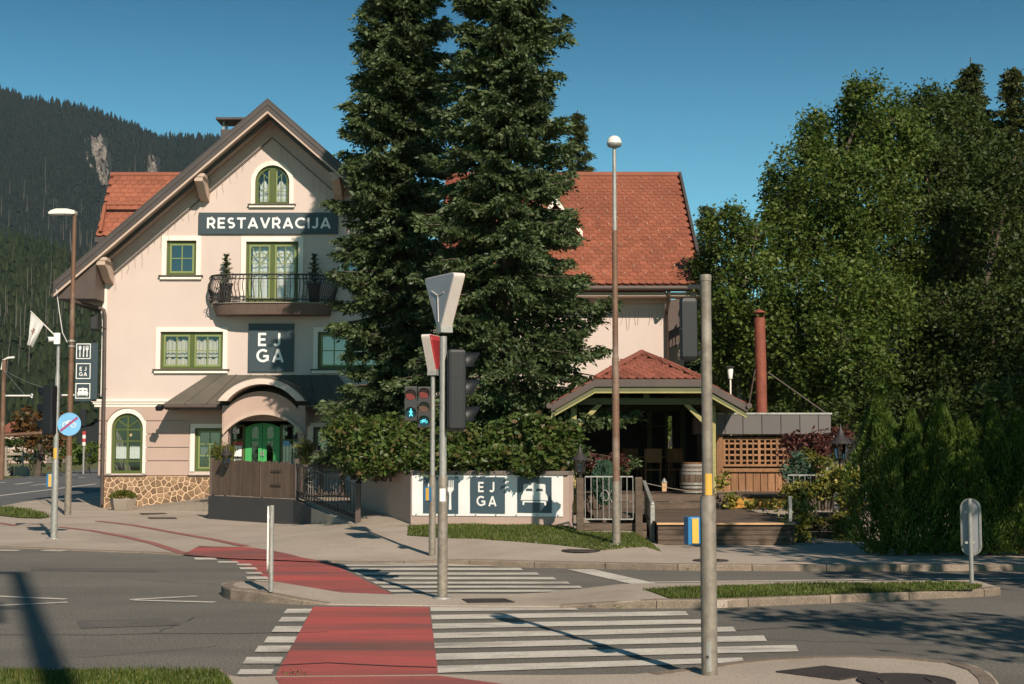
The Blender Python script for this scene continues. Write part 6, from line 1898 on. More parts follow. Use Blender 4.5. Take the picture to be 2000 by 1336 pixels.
def icon_bike(parent, mp, r):
    mb = MB()
    for s in (-1, 1):
        ribbon(mb, [(s * .42 * r + .25 * r * math.cos(a), -.12 * r + .25 * r * math.sin(a)) for a in np.linspace(0, 2 * math.pi, 15)], .035 * r, lambda u, v, w: mp(u, v, w), 0)
    for i, sg in enumerate(([(-.42, -.12), (-.22, .28), (.22, .28), (.42, -.12)], [(-.22, .28), (0, -.12), (.22, .28)], [(0, -.12), (-.42, -.12)], [(-.3, .36), (-.14, .36)], [(.22, .28), (.2, .42), (.34, .44)])):
        ribbon(mb, [(a * r, b * r) for a, b in sg], .035 * r, lambda u, v, w: mp(u, v, w), .001 * (i + 1))
    part('lit_bicycle', mb, litcyan, parent)
def button(parent, pos, N, w=.10, h=.21, d=.09):
    mp = frame(pos, N)
    b = part('push_button_box', MB().solid(rect(-w / 2, 0, w / 2, h), [], d, lambda u, v, q: mp(u, v, q - d / 2)), bluebox, parent, .012)
    part('button_front', MB().solid(rect(-w * .22, .012, w * .30, h - .012), [], .008, lambda u, v, q: mp(u, v, q + .003)), yelbox, b)
    part('side_shell', MB().box(0, 0, 0, 0, 0, 0) if 0 else MB().solid(rect(-w * .52, .004, -w * .3, h - .004), [], d * .96, lambda u, v, q: mp(u, v, q - d / 2 + .004)), bluebox, b)
    return b

# --- thick pole in the right foreground
g = G(1386, 1318, .036)
t = thing('traffic_light', 'thick grey pole in the right foreground with blue push button box', 'traffic light', g)
def zof(py, Y, px=1386): return W(px, py, Y).z
Y = g.y
part('lower_pole', MB().tube([(g.x, Y, g.z), (g.x, Y, zof(980, Y)), (g.x, Y, zof(968, Y))], [.058, .058, .050], 20), polem, t)
part('upper_pole', MB().tube([(g.x, Y, zof(968, Y)), (g.x, Y, zof(545, Y))], .0395, 20), polem, t)
part('pole_cap', MB().lathe((g.x, Y, zof(549, Y)), [(.043, 0), (.043, .04), (.04, .046)], 20), polem, t)
for zz in (zof(930, Y),): part('sticker', MB().add([(g.x + .041 * math.sin(a), Y - .041 * math.cos(a), z) for z in (zof(968, Y) + .004, zof(925, Y)) for a in np.linspace(-.55, .75, 8)], [(i, i + 1, i + 9, i + 8) for i in range(7)], True), yelbox, t)
part('hatch', MB().add([(g.x + .0595 * math.sin(a), Y - .0595 * math.cos(a), z) for z in (g.z + .03, g.z + .24) for a in np.linspace(-.5, .1, 6)], [(i, i + 1, i + 7, i + 6) for i in range(5)], True), galv, t)
part('bolt', MB().lathe((g.x - .02, Y - .058, g.z + .135), [(.008, -.008), (.008, .008)], 8), irond, t)
hb = W(1345, 706, Y)
head(t, (hb.x, Y + .06, hb.z), (-.05, 1, 0), 2, .125, .235, .10, [lensred, lensgrn], blackp, .07, .05, .03)
part('bracket', MB().beam((hb.x, Y + .02, zof(690, Y)), (g.x, Y, zof(690, Y)), .03, .03).beam((hb.x, Y + .02, zof(560, Y)), (g.x, Y, zof(560, Y)), .03, .03), blackp, t)
bb = W(1356, 1064, Y - .02)
button(t, (bb.x, Y - .05, bb.z), (.25, -1, 0), .095, .20, .09)

# --- middle pole on the island
g = G(864, 1169, .016); Y = g.y
t = thing('traffic_light', 'central grey pole on the traffic island with a black signal head facing right', 'traffic light', g)
zz = lambda py, Y=Y: W(864, py, Y).z
part('lower_pole', MB().tube([(g.x, Y, g.z), (g.x, Y, zz(938)), (g.x, Y, zz(930))], [.056, .054, .044], 18), polem, t)
part('upper_pole', MB().tube([(g.x, Y, zz(930)), (g.x, Y, zz(657))], .040, 18), galv, t)
part('base_plate', MB().lathe(g, [(.11, 0), (.11, .012), (.07, .02)], 16), galv, t)
part('sticker', MB().add([(g.x + .0565 * math.sin(a), Y - .0565 * math.cos(a), z) for z in (zz(979), zz(954)) for a in np.linspace(-.6, .6, 8)], [(i, i + 1, i + 9, i + 8) for i in range(7)], True), signw, t)
hb = W(898, 842, Y)
head(t, (hb.x + .05, Y + .02, hb.z), (1, .16, 0), 3, .30, .30, .20, [lensred, lensamb, lensgrn], blackp, .17, .11, .035)
for py in (712, 822): part('bracket', MB().tube([(g.x, Y, zz(py)), (hb.x - .05, Y + .02, zz(py))], .018, 6), galv, t)
p = W(861, 655, Y)
giveway('pale grey back of a large triangular sign box on top of the central pole', (g.x + .012, Y, p.z), (.86, .51, 0), .74, .135)

# --- small pole with pedestrian and bicycle heads
g = GS(844, 1085); Y = g.y
t = thing('pedestrian_signal', 'slim grey pole with lit walking figure and bicycle signals before the spruces', 'traffic light', g)
zz = lambda py, Y=Y: W(844, py, Y).z
part('lower_pole', MB().tube([(g.x, Y, g.z), (g.x, Y, zz(938)), (g.x, Y, zz(928))], [.052, .050, .036], 14), polem, t)
part('upper_pole', MB().tube([(g.x, Y, zz(928)), (g.x, Y, zz(735))], [.036, .032], 14), galv, t)
hd1 = W(802.5, 823, Y - .1)
head(t, (hd1.x, Y - .14, hd1.z), (0.05, -1, 0), 2, .192, .262, .10, [lensred, lensgrn], gray_h, .09, .076, .012, [None, icon_walk])
hd2 = W(828.5, 836, Y - .1)
head(t, (hd2.x, Y - .14, hd2.z), (0.05, -1, 0), 3, .192, .206, .10, [lensred, lensamb, lensgrn], gray_h, .09, .076, .012, [None, None, icon_bike])
for py in (765, 820): part('bracket', MB().beam((hd1.x, Y - .02, zz(py)), (g.x, Y, zz(py)), .03, .03), blackp, t)
bb = W(833, 979, Y - .06)
button(t, (bb.x + .01, Y - .08, bb.z), (-.35, -1, 0), .095, .21, .09)
p = W(843, 737, Y)
giveway('smaller red bordered triangular sign box on the slim pedestrian signal pole', (g.x + .0, Y, p.z), (.95, -.30, 0), .70, .13)

# --- left traffic pole with camera, flag, round sign
g = G(105, 1052, .014); Y = g.y
t = thing('traffic_light', 'grey pole at the far left with a black signal head seen sideways', 'traffic light', g)
zz = lambda py, Y=Y: W(108, py, Y).z
part('lower_pole', MB().tube([(g.x, Y, g.z), (g.x, Y, zz(905)), (g.x, Y, zz(898))], [.062, .058, .048], 14), galv, t)
part('upper_pole', MB().tube([(g.x, Y, zz(898)), (g.x, Y, zz(735)), (g.x, Y, zz(728)), (g.x, Y, zz(652))], [.048, .044, .032, .030], 14), galv, t)
part('base_plate', MB().lathe(g, [(.13, 0), (.13, .012), (.08, .02)], 16), galv, t)
part('sticker', MB().add([(g.x + .0505 * math.sin(a), Y - .0505 * math.cos(a), z) for z in (zz(896), zz(875)) for a in np.linspace(-.7, .6, 8)], [(i, i + 1, i + 9, i + 8) for i in range(7)], True), yelbox, t)
hb = W(93, 850, Y)
head(t, (hb.x - .02, Y - .03, hb.z), (-1, .25, 0), 3, .29, .305, .19, [lensred, lensamb, lensgrn], blackp, .17, .11, .03)
part('bracket', MB().beam((hb.x + .1, Y, zz(765)), (g.x, Y, zz(765)), .04, .04).beam((hb.x + .1, Y, zz(838)), (g.x, Y, zz(838)), .04, .04), blackp, t)
bb = W(97, 952, Y - .05)
button(t, (bb.x, Y - .06, bb.z), (.2, -1, 0), .105, .25, .09)
cb = W(112, 662, Y - .05)
cam_t = thing('camera_box', 'white surveillance camera with box near the top of the far left traffic pole', 'camera', (cb.x, Y, cb.z))
part('junction_box', MB().box(cb.x - .055, cb.x + .055, Y - .09, Y - .04, cb.z - .10, cb.z + .11), signw, cam_t, .008)
part('camera_body', MB().tube([(cb.x - .06, Y - .1, cb.z - .01), (cb.x - .14, Y - .16, cb.z - .02)], [.045, .05], 10), signw, cam_t)
part('camera_lens', MB().tube([(cb.x - .141, Y - .161, cb.z - .02), (cb.x - .15, Y - .168, cb.z - .021)], .04, 10), blackp, cam_t)
f0, f1 = W(107, 655, Y), W(60, 608, Y - .35)
ft = thing('flag', 'small white hanging flag with a reddish emblem on a slanted staff at far left', 'flag', f0)
part('staff', MB().tube([f0, f1], [.014, .011], 6), whitelamp, ft)
nu, nv = 10, 12
vs = []
pts_top = [W(60.5, 611, Y - .34).lerp(W(85, 634, Y - .17), i / nu) for i in range(nu + 1)]
pts_bot = [W(53 + 9 * i / nu, 674 + (4 if i > 8 else 0) - (2 if i < 2 else 0), Y - .30 + .1 * i / nu) for i in range(nu + 1)]
for j in range(nv + 1):
    for i in range(nu + 1):
        s = j / nv
        p = pts_top[i].lerp(pts_bot[i], s ** .9) + Vector((0, .05 * math.sin(i * 1.25 + s * 2.2) * s, 0))
        vs.append(p)
part('cloth', MB().add(vs, [(j * (nu + 1) + i, j * (nu + 1) + i + 1, (j + 1) * (nu + 1) + i + 1, (j + 1) * (nu + 1) + i) for j in range(nv) for i in range(nu)], True), cloth, ft)
mb = MB()
for (i, j) in ((4, 4), (5, 5), (4, 6), (5, 4), (3, 5), (4, 5)):
    q = [Vector(vs[j * (nu + 1) + i]), Vector(vs[j * (nu + 1) + i + 1]), Vector(vs[(j + 1) * (nu + 1) + i + 1]), Vector(vs[(j + 1) * (nu + 1) + i])]
    c = sum(q, Vector()) / 4
    mb.add([c + (v - c) * .75 + Vector((0, -.008, 0)) for v in q], [(0, 1, 2, 3)])
part('emblem', mb, rustm, ft)
rs_ = W(135, 828.5, Y - .08)
rt_ = thing('round_sign', 'round light blue sign with a dark red diagonal bar and faded bicycle on the left', 'road sign', rs_)
mp = frame(rs_, (.12, -1, 0)); R_s = .207
part('disc', MB().solid(arcp(0, 0, R_s, R_s, 0, 352, 44), [], .012, lambda u, v, q: mp(u, v, q - .007)), bluesign, rt_)
part('rim', MB().solid(arcp(0, 0, R_s + .004, R_s + .004, 0, 352, 44), [arcp(0, 0, R_s - .012, R_s - .012, 0, 352, 44)], .016, lambda u, v, q: mp(u, v, q - .006)), bluesign, rt_)
mb = MB(); ribbon(mb, [(-.155, -.125), (.15, .125)], .02, lambda u, v, w: mp(u, v, w), .006); part('diagonal_bar', mb, purp, rt_)
mb = MB()
for s in (-1, 1): ribbon(mb, [(s * .07 + .045 * math.cos(a), -.01 + .045 * math.sin(a)) for a in np.linspace(0, 6.283, 14)], .007, lambda u, v, w: mp(u, v, w), .002)
ribbon(mb, [(-.07, -.01), (-.03, .06), (.04, .06), (.07, -.01)], .007, lambda u, v, w: mp(u, v, w), .0035); ribbon(mb, [(-.03, .06), (0, -.01), (.04, .06)], .006, lambda u, v, w: mp(u, v, w), .0045)
part('bicycle_print', mb, whitelamp, rt_)
part('clamp', MB().beam((rs_.x - .1, Y - .06, rs_.z), (g.x, Y, rs_.z), .04, .04), galv, rt_)

# --- street lamps
def lamp_left():
    g = G(132, 1006, .014); Y = g.y
    t = thing('street_lamp', 'tall brown street lamp with a flat white head beside the left traffic pole', 'street lamp', g)
    top = W(139, 416, Y)
    part('lower_pole', MB().tube([(g.x, Y, g.z), (g.x, Y, W(133, 890, Y).z)], [.085, .08], 14), polem, t)
    part('upper_pole', MB().tube([(g.x, Y, W(133, 890, Y).z), (g.x, Y, top.z)], [.074, .050], 14), lampbrown, t)
    h0, h1 = W(141, 417, Y), W(89, 411, Y)
    dx = h1.x - h0.x
    outl = [(0, -.03), (0, .06), (dx * .3, .11), (dx * .7, .11), (dx * .92, .06), (dx, -.0), (dx * .96, -.03), (dx * .5, -.02)]
    mpx = lambda u, v, w: Vector((g.x + .03 + u, Y + w, h0.z + v))
    hd = part('lamp_head', MB().solid(outl, [], .24, mpx), whitelamp, t, .03)
    part('lamp_glass', MB().box(g.x + dx * .92, g.x + dx * .35, Y - .09, Y + .09, h0.z - .045, h0.z - .022), galv, hd)
    part('pole_clamp', MB().tube([(g.x, Y, W(133, 668, Y).z), (g.x, Y, W(133, 664, Y).z)], .085, 12).tube([(g.x, Y, W(133, 678, Y).z), (g.x, Y, W(133, 675, Y).z)], .085, 12), galv, t)
    return g, Y
lg, lY_ = lamp_left()
mb = MB().tube([W(110, 566, lY_ + 3), W(116, 610, lY_ + 1.5), W(122, 650, lY_ + .6), W(131, 668, lY_)], .012, 5)
solo('overhead_cable', mb, whitelamp, 'pale cable hanging from the left eave to the brown street lamp pole', 'cable', W(131, 668, lY_))
g = GS(1204, 1064); Y = g.y
t = thing('street_lamp', 'tall slender street lamp with a white dome top standing right of the spruces', 'street lamp', g)
zz = lambda py, Y=Y: W(1200, py, Y).z
part('lower_pole', MB().tube([(g.x, Y, g.z), (g.x, Y, zz(940))], [.064, .060], 14), polem, t)
part('middle_pole', MB().tube([(g.x, Y, zz(940)), (g.x, Y, zz(700)), (g.x, Y, zz(694))], [.058, .055, .045], 14), lampbrown, t)
part('upper_pole', MB().tube([(g.x, Y, zz(694)), (g.x, Y, zz(456)), (g.x, Y, zz(450))], [.045, .043, .034], 14), lampbrown, t)
part('top_pole', MB().tube([(g.x, Y, zz(450)), (g.x, Y, zz(288))], [.034, .030], 12), galv, t)
zt_ = zz(286)
part('lamp_ring', MB().lathe((g.x, Y, zt_), [(.05, -.02), (.105, .0), (.115, .03), (.115, .045)], 18), galv, t)
part('lamp_dome', MB().lathe((g.x, Y, zt_ + .046), [(.116, 0), (.112, .04), (.09, .085), (.05, .115), (.005, .125)], 18), whitelamp, t)
part('base_plate', MB().lathe(g, [(.12, 0), (.12, .015), (.07, .02)], 12), galv, t)
p = W(1427, 775, 36.0)
t = thing('garden_lamp', 'white cylinder garden lamp on a thin post behind the pavilion roof', 'lamp', (p.x, 36.0, 0))
part('post', MB().tube([(p.x, 36, 0), (p.x, 36, W(0, 738, 36).z)], .022, 8), whitelamp, t)
part('lamp_shade', MB().lathe((p.x, 36, W(0, 740, 36).z), [(.05, 0), (.075, .26), (.05, .27)], 14), whitelamp, t)
part('cap', MB().lathe((p.x, 36, W(0, 718.5, 36).z), [(.12, 0), (.10, .03), (.02, .05)], 14), ironm, t)

# --- signs on the island
g = G(529, 1156, .115); Y = g.y
t = thing('island_sign', 'narrow pole with edge on sign plate at the left tip of the island', 'road sign', g)
zz = lambda py, Y=Y: W(528, py, Y).z
part('pole', MB().tube([(g.x, Y, g.z), (g.x, Y, zz(987))], .025, 12), galv, t)
mp = frame((g.x - .036, Y - .02, zz(1118)), (-.985, -.17, 0)); H_ = zz(988) - zz(1118)
sh = arcp(0, H_ - .16, .16, .16, 0, 180, 12) + arcp(0, .16, .16, .16, 180, 360, 12)
part('plate', MB().solid(sh, [], .018, mp), whitelamp, t)
part('clamp', MB().beam((g.x - .04, Y, zz(1010)), (g.x, Y, zz(1010)), .03, .03).beam((g.x - .04, Y, zz(1100)), (g.x, Y, zz(1100)), .03, .03), galv, t)
g = G(1898, 1141, .10); Y = g.y
t = thing('island_sign', 'grey back of an oblong sign on the right end of the island', 'road sign', g)
zz = lambda py, Y=Y: W(1899, py, Y).z
part('pole', MB().tube([(g.x, Y, g.z), (g.x, Y, zz(974))], .025, 12), galv, t)
c0, c1 = W(1887, 0, Y).x, W(1917, 0, Y).x
mp = frame((g.x + .02, Y + .04, zz(1086)), (.62, .78, 0)); H_ = zz(974) - zz(1086); r = (c1 - c0) / 2 / .78
sh = arcp(0, H_ - r, r, r, 0, 180, 12) + arcp(0, r, r, r, 180, 360, 12)
part('plate', MB().solid(sh, [], .012, mp), signgray, t)
part('rim', MB().solid(grow(sh, .004), [grow(sh, -.014)], .03, mp), galv, t)
part('clamp', MB().beam((g.x - .06, Y + .02, zz(1000)), (g.x + .08, Y + .02, zz(1000)), .02, .025).beam((g.x - .06, Y + .02, zz(1060)), (g.x + .08, Y + .02, zz(1060)), .02, .025), galv, t)

# --- unseen mast with overhead arm, placed behind the camera for its road shadow
mx, my = 1.66, -2.8
t = thing('light_mast', 'tall grey street light mast with a long arm, standing behind the camera', 'street lamp', (mx, my, 0))
part('mast', MB().tube([(mx, my, 0), (mx, my, 15.6)], [.16, .11], 14), galv, t)
part('arm', MB().tube([(mx, my, 15.5), (mx - 4.5, my + .2, 15.7)], [.10, .07], 10), galv, t)
part('lamp_head', MB().box(mx - 5.6, mx - 4.4, my + .02, my + .4, 15.6, 15.85), whitelamp, t, .04)
part('sign_panel', MB().box(mx - 1.6, mx - .3, my - .04, my + .04, 11.6, 12.9), signgray, t)
part('panel_arm', MB().beam((mx - 1.3, my + .07, 12.5), (mx, my + .02, 12.5), .06, .06), galv, t)

# ================================================================== LEFT BACKGROUND
by_ = 78.0
g0 = W(3, 905, by_)
t = thing('signal_gantry', 'distant brown pole at the left edge with curved lamp arm and number arm', 'gantry', (g0.x, by_, 0))
part('pole', MB().tube([(g0.x, by_, 0), (g0.x, by_, W(0, 703, by_).z)], [.16, .11], 10), lampbrown, t)
part('lamp_arm', MB().tube([W(3, 722, by_), W(6, 703, by_), W(16, 699, by_), W(28, 698, by_)], [.06, .05, .06, .07], 8), whitelamp, t)
a, b = W(5, 773, by_), W(60, 773, by_)
part('number_arm', MB().tube([a, b], .05, 8), whitelamp, t)
pl2 = part('number_plate', MB().box(b.x, b.x + .14, by_ - .05, by_, b.z - .14, b.z + .16), gray_h, t)
word(pl2, '2', fm2(by_ - .052), b.x + .01, b.z - .11, .22, signw)
a, b = W(121, 772, by_), W(185, 771, by_)
t2 = thing('signal_gantry', 'distant pale horizontal arm with number one plate behind the left poles', 'gantry', (b.x, by_, 0))
part('number_arm', MB().tube([a, b], .05, 8), whitelamp, t2)
pl2 = part('number_plate', MB().box(a.x - .2, a.x, by_ - .05, by_, a.z - .16, a.z + .16), gray_h, t2)
word(pl2, '1', fm2(by_ - .052), a.x - .17, a.z - .11, .22, signw)
part('pole', MB().tube([(b.x + .8, by_, 0), (b.x + .8, by_, b.z), (b.x, by_, b.z)], [.12, .09, .06], 8), lampbrown, t2)
p = W(163, 815, by_)
hd = part('hanging_signal', MB().box(p.x - .16, p.x + .16, by_ - .2, by_, p.z - .5, p.z + .45), blackp, t2, .03)
part('hanger', MB().tube([(p.x, by_ - .1, p.z + .45), (p.x, by_ - .1, b.z)], .03, 6), ironm, t2)
mb = MB().tube([W(6, 723, by_), W(50, 745, by_ - 10), W(85, 757, by_ - 18)], .011, 4).tube([W(8, 725, by_), W(30, 750, by_ - 4), W(48, 771, by_ - 6)], .011, 4)
solo('span_wires', mb, galv, 'two thin pale wires slanting down from the pole at the left edge', 'wires', W(6, 723, by_))
# guard rail, low house, red and white marker
gy_ = 92.0
g0, g1 = W(-60, 888, gy_), W(88, 886, gy_)
t = thing('guard_rail', 'pale horizontal guard rail before dark bushes across the side street', 'guard rail', (g0.x, gy_, 0))
for dz in (0, .35): part('rail', MB().beam((g0.x, gy_, g0.z - dz * .9), (g1.x, gy_, g1.z - dz * .9), .06, .16), conc, t)
for px in (12, 44): 
    p = W(px, 890, gy_); part('post', MB().box(p.x - .06, p.x + .06, gy_ - .06, gy_ + .06, .3, p.z + .6), conc, t)
    part('footing', MB().box(p.x - .4, p.x + .4, gy_ - .3, gy_ + .3, -.05, .55), conc, t)
hy = 170.0
a, b = W(2, 905, hy), W(92, 845, hy)
t = thing('distant_house', 'low distant house with pinkish roof and pale wall behind the bushes at far left', 'building', ((a.x + b.x) / 2, hy, 0))
part('wall', MB().box(a.x, b.x, hy, hy + 8, 0, b.z), wall2, t)
rf = part('roof', MB().add([(a.x - .4, hy - .6, b.z), (b.x + .4, hy - .6, b.z), (b.x + .4, hy + 4, b.z + 1.4), (a.x - .4, hy + 4, b.z + 1.4), (b.x + .4, hy + 8.6, b.z), (a.x - .4, hy + 8.6, b.z)], [(0, 1, 2, 3), (3, 2, 4, 5), (0, 3, 5), (1, 4, 2)]), tilem, t)
for k in range(3): 
    x = a.x + (b.x - a.x) * (k + .5) / 3
    w_ = part('window', MB().box(x - .6, x + .6, hy - .06, hy - .001, b.z - 1.9, b.z - .7), trimm, t); part('pane', MB().box(x - .5, x + .5, hy - .08, hy - .061, b.z - 1.8, b.z - .8), darkin, w_)
p = W(164, 858, 96.0)
t = thing('marker_post', 'small red and white striped marker post left of the building corner', 'marker', (p.x, 96, 0))
part('post', MB().tube([(p.x, 96, 0), (p.x, 96, 1.9)], .07, 8), galv, t)
for k in range(4): part('band', MB().tube([(p.x, 96, 1.9 + k * .24), (p.x, 96, 1.9 + (k + 1) * .24)], .12, 8), redp if k % 2 else whitelamp, t)
p0 = G(93, 911, 0)
# ================================================================== VEGETATION
# two tall spruces behind the garden wall
spruce('tall dark spruce directly right of the gable, its narrower top left of the other spruce', (-2.68, 33.2, 1.0), 14.2, 2.0,
       lambda f: (1.66 - .60 * f) * (1 - max(0, f - .80) / .20 * .85), spruce_l, 21, group='pair of tall spruces', spray=.29, gap=.25)
spruce('taller broad spruce with long drooping branches left of the slender street lamp', (-.14, 29.6, 1.0), 17.1, 2.05,
       lambda f: 2.36 - 2.26 * f ** 1.06, spruce_l, 22, group='pair of tall spruces', spray=.29, gap=.26)
spruce('bluish feathery conifer standing behind the red roof right of the spruces', (W(1130, 0, 56).x, 56.0, 0), W(0, 215, 56).z, 3.0,
       lambda f: 2.6 * (1 - f) + .12, larch_l, 23, .8, spray=.36, name='conifer_tree', gap=.5)
# laurels on the planter bed
def eblob(px, py, rx, ry, Y, ryd=None):
    p = W(px, py, Y); k = Y / F
    return ((p.x, Y, p.z), (rx * k, ryd if ryd else rx * k * .9, ry * k))
def shrub(name, label, cat, blobs, mat, dens, L, group=None, base=None, hang=.0, wr=.5, shell=.5):
    ps = []
    for c, r in blobs:
        area = 4 * math.pi * ((r[0] * r[1]) ** 1.6 / 3 + (r[0] * r[2]) ** 1.6 / 3 + (r[1] * r[2]) ** 1.6 / 3) ** (1 / 1.6)
        ps.append(blob(c, r, int(area * dens), L, hang, shell))
    P, D, Ls = cat3(ps)
    c0 = np.mean([b[0] for b in blobs], axis=0)
    zb = base if base is not None else min(b[0][2] - b[1][2] for b in blobs)
    t = thing(name, label, cat, (c0[0], c0[1], zb), group)
    leaf_part('foliage', P, D, Ls, mat, t, wr=wr)
    st = MB()
    for c, r in blobs:
        c = Vector(c)
        for q in range(3):
            s = Vector((c0[0] * .4 + c.x * .6 + random.uniform(-.1, .1), c0[1] * .4 + c.y * .6 + random.uniform(-.1, .1), zb))
            e = c + Vector((random.uniform(-.6, .6) * r[0], random.uniform(-.6, .6) * r[1], random.uniform(0, .7) * r[2]))
            st.tube([s, s.lerp(e, .5) + Vector((random.uniform(-.05, .05), 0, 0)), e], [.025, .016, .006], 4)
    part('stems', st, barkm, t)['kind'] = 'stuff'
    return t
LG = 'laurel shrubs on the planter wall'
shrub('laurel_shrub', 'leftmost laurel shrub with reddish young tips spilling over the side of the planter wall', 'shrub',
      [eblob(700, 858, 48, 45, 27.9), eblob(745, 873, 50, 45, 27.0), eblob(690, 898, 30, 22, 27.9), eblob(775, 893, 38, 34, 26.4), eblob(735, 908, 40, 20, 26.6), eblob(675, 863, 30, 36, 28.9), eblob(770, 853, 40, 40, 27.9)], laurel_l, 1250, .12, LG, 1.05)
shrub('laurel_shrub', 'middle laurel shrub behind the two grey poles on the planter wall', 'shrub',
      [eblob(830, 883, 50, 34, 26.7), eblob(890, 873, 50, 38, 26.4), eblob(945, 881, 48, 36, 26.2), eblob(860, 893, 50, 26, 26.0), eblob(920, 898, 50, 24, 25.8)], laurel_l, 1250, .12, LG, 1.05)
shrub('laurel_shrub', 'rightmost laurel shrub reaching the yellow pavilion post and drooping over the banner', 'shrub',
      [eblob(1005, 871, 50, 40, 26.0), eblob(1050, 853, 50, 42, 26.0), eblob(1090, 883, 30, 30, 25.7), eblob(1035, 911, 34, 14, 25.0, .25), eblob(1020, 838, 30, 26, 26.6), eblob(990, 895, 46, 26, 25.6), eblob(1060, 893, 46, 26, 25.5), eblob(1100, 853, 24, 34, 25.9)], laurel_l, 1250, .12, LG, 1.05)
# garden plants
p = W(1180, 985, 24.3)
t = thing('columnar_conifer', 'green columnar conifer shrub behind the grey bar fence panel', 'shrub', (p.x, 24.3, .25))
n = 3200
hh = RNG.uniform(0, 1, n); a = RNG.uniform(0, 6.28, n); rr = .19 * np.sqrt(np.minimum(1, 4 * hh * (1.05 - hh))) * RNG.uniform(.55, 1.05, n)
z0_, z1_ = W(0, 985, 24.3).z, W(0, 902, 24.3).z
P = np.column_stack([p.x + rr * np.cos(a), 24.3 + rr * np.sin(a), z0_ + hh * (z1_ - z0_)])
leaf_part('foliage', P, np.column_stack([np.cos(a) * .5, np.sin(a) * .5, np.full(n, 1.0)]), RNG.uniform(.05, .12, n), blue_l, t, wr=.3)
part('stem', MB().tube([(p.x, 24.3, .1), (p.x, 24.3, z0_ + .3)], .04, 6), barkm, t)
shrub('red_maple_bush', 'small dark red leaved maple at the left pavilion post', 'shrub', [eblob(1178, 892, 36, 16, 28.3), eblob(1205, 902, 22, 16, 28.3), eblob(1160, 900, 18, 12, 28.3)], maple_l, 420, .09, 'red maples', .5, .04)
shrub('red_maple_bush', 'wide dark red leaved maple before the shed lattice', 'shrub', [eblob(1570, 868, 42, 24, 27.5), eblob(1610, 860, 40, 26, 27.5), eblob(1640, 850, 22, 14, 27.5), eblob(1545, 885, 22, 16, 27.5)], maple_l, 420, .10, 'red maples', .5, .05)
shrub('blue_spruce_bush', 'rounded bluish green dwarf conifer below the wide red maple', 'shrub', [eblob(1556, 915, 24, 24, 26.6)], blue_l, 1500, .10, None, .4, 0, .28, .75)
shrub('garden_shrub', 'yellowish green shrub between the dwarf conifer and the ivy', 'shrub', [eblob(1600, 905, 24, 20, 26.8), eblob(1570, 890, 20, 12, 27.0)], box_l, 500, .09, None, .5)
def vine(name, label, blobs, dens=1500, L=.085):
    ps = []
    for c, r in blobs:
        area = 4 * r[0] * r[2] * 3
        ps.append(blob(c, r, max(60, int(area * dens)), L, .05, .3))
    P, D, Ls = cat3(ps)
    return leaf_solo(name, P, D, Ls, ivy_l, label, 'ivy', 'variegated ivy', wr=.75)
vine('variegated_ivy', 'dense yellow and green variegated ivy climbing the bar fence and lantern post',
     [eblob(1640, 925, 30, 20, 25.5, .15), eblob(1600, 945, 34, 14, 25.5, .12), eblob(1560, 960, 26, 16, 25.4, .12), eblob(1655, 965, 18, 40, 25.3, .15), eblob(1555, 1000, 22, 30, 24.6, .15), eblob(1600, 1012, 40, 8, 25.3, .1),
      eblob(1650, 1020, 20, 26, 25.0, .15), eblob(1560, 1050, 24, 26, 24.2, .15), eblob(1535, 1035, 16, 18, 23.7, .1), eblob(1590, 1075, 22, 8, 23.9, .15), eblob(1665, 1060, 20, 24, 24.6, .2)])
vine('variegated_ivy', 'thin strand of ivy creeping along the ochre board on the deck', [eblob(1425, 975, 12, 14, 28.6, .05), eblob(1470, 980, 14, 8, 28.6, .05), eblob(1505, 983, 16, 7, 28.6, .05), eblob(1412, 940, 5, 26, 28.7, .05)], 500)
p3 = [(W(600, 0, 37.2).x, 37.2), (W(437, 0, 37.0).x, 37.0)]
for (x, y), lab in zip(p3, ('potted weeping plant right of the green entrance door', 'potted weeping plant left of the green entrance door')):
    t = thing('potted_plant', lab, 'plant', (x, y, .53), 'plants flanking the entrance')
    part('pot', MB().lathe((x, y, .54), [(.14, 0), (.2, .36), (.21, .4), (.17, .4), (.16, .34)], 14), anthr, t)
    part('stem', MB().tube([(x, y, .8), (x, y, 1.75)], .02, 6), barkm, t)
    c = blob((x, y, 1.62), (.26, .26, .30), 900, .13, .22, .3)
    leaf_part('foliage', c[0], c[1] * np.array([.5, .5, 1.0]) - np.array([0, 0, .6]), c[2], box_l, t, wr=.22)
t = None
c = blob((-4.95, 31.7, .85), (.5, .3, .25), 300, .10, .05, .3)
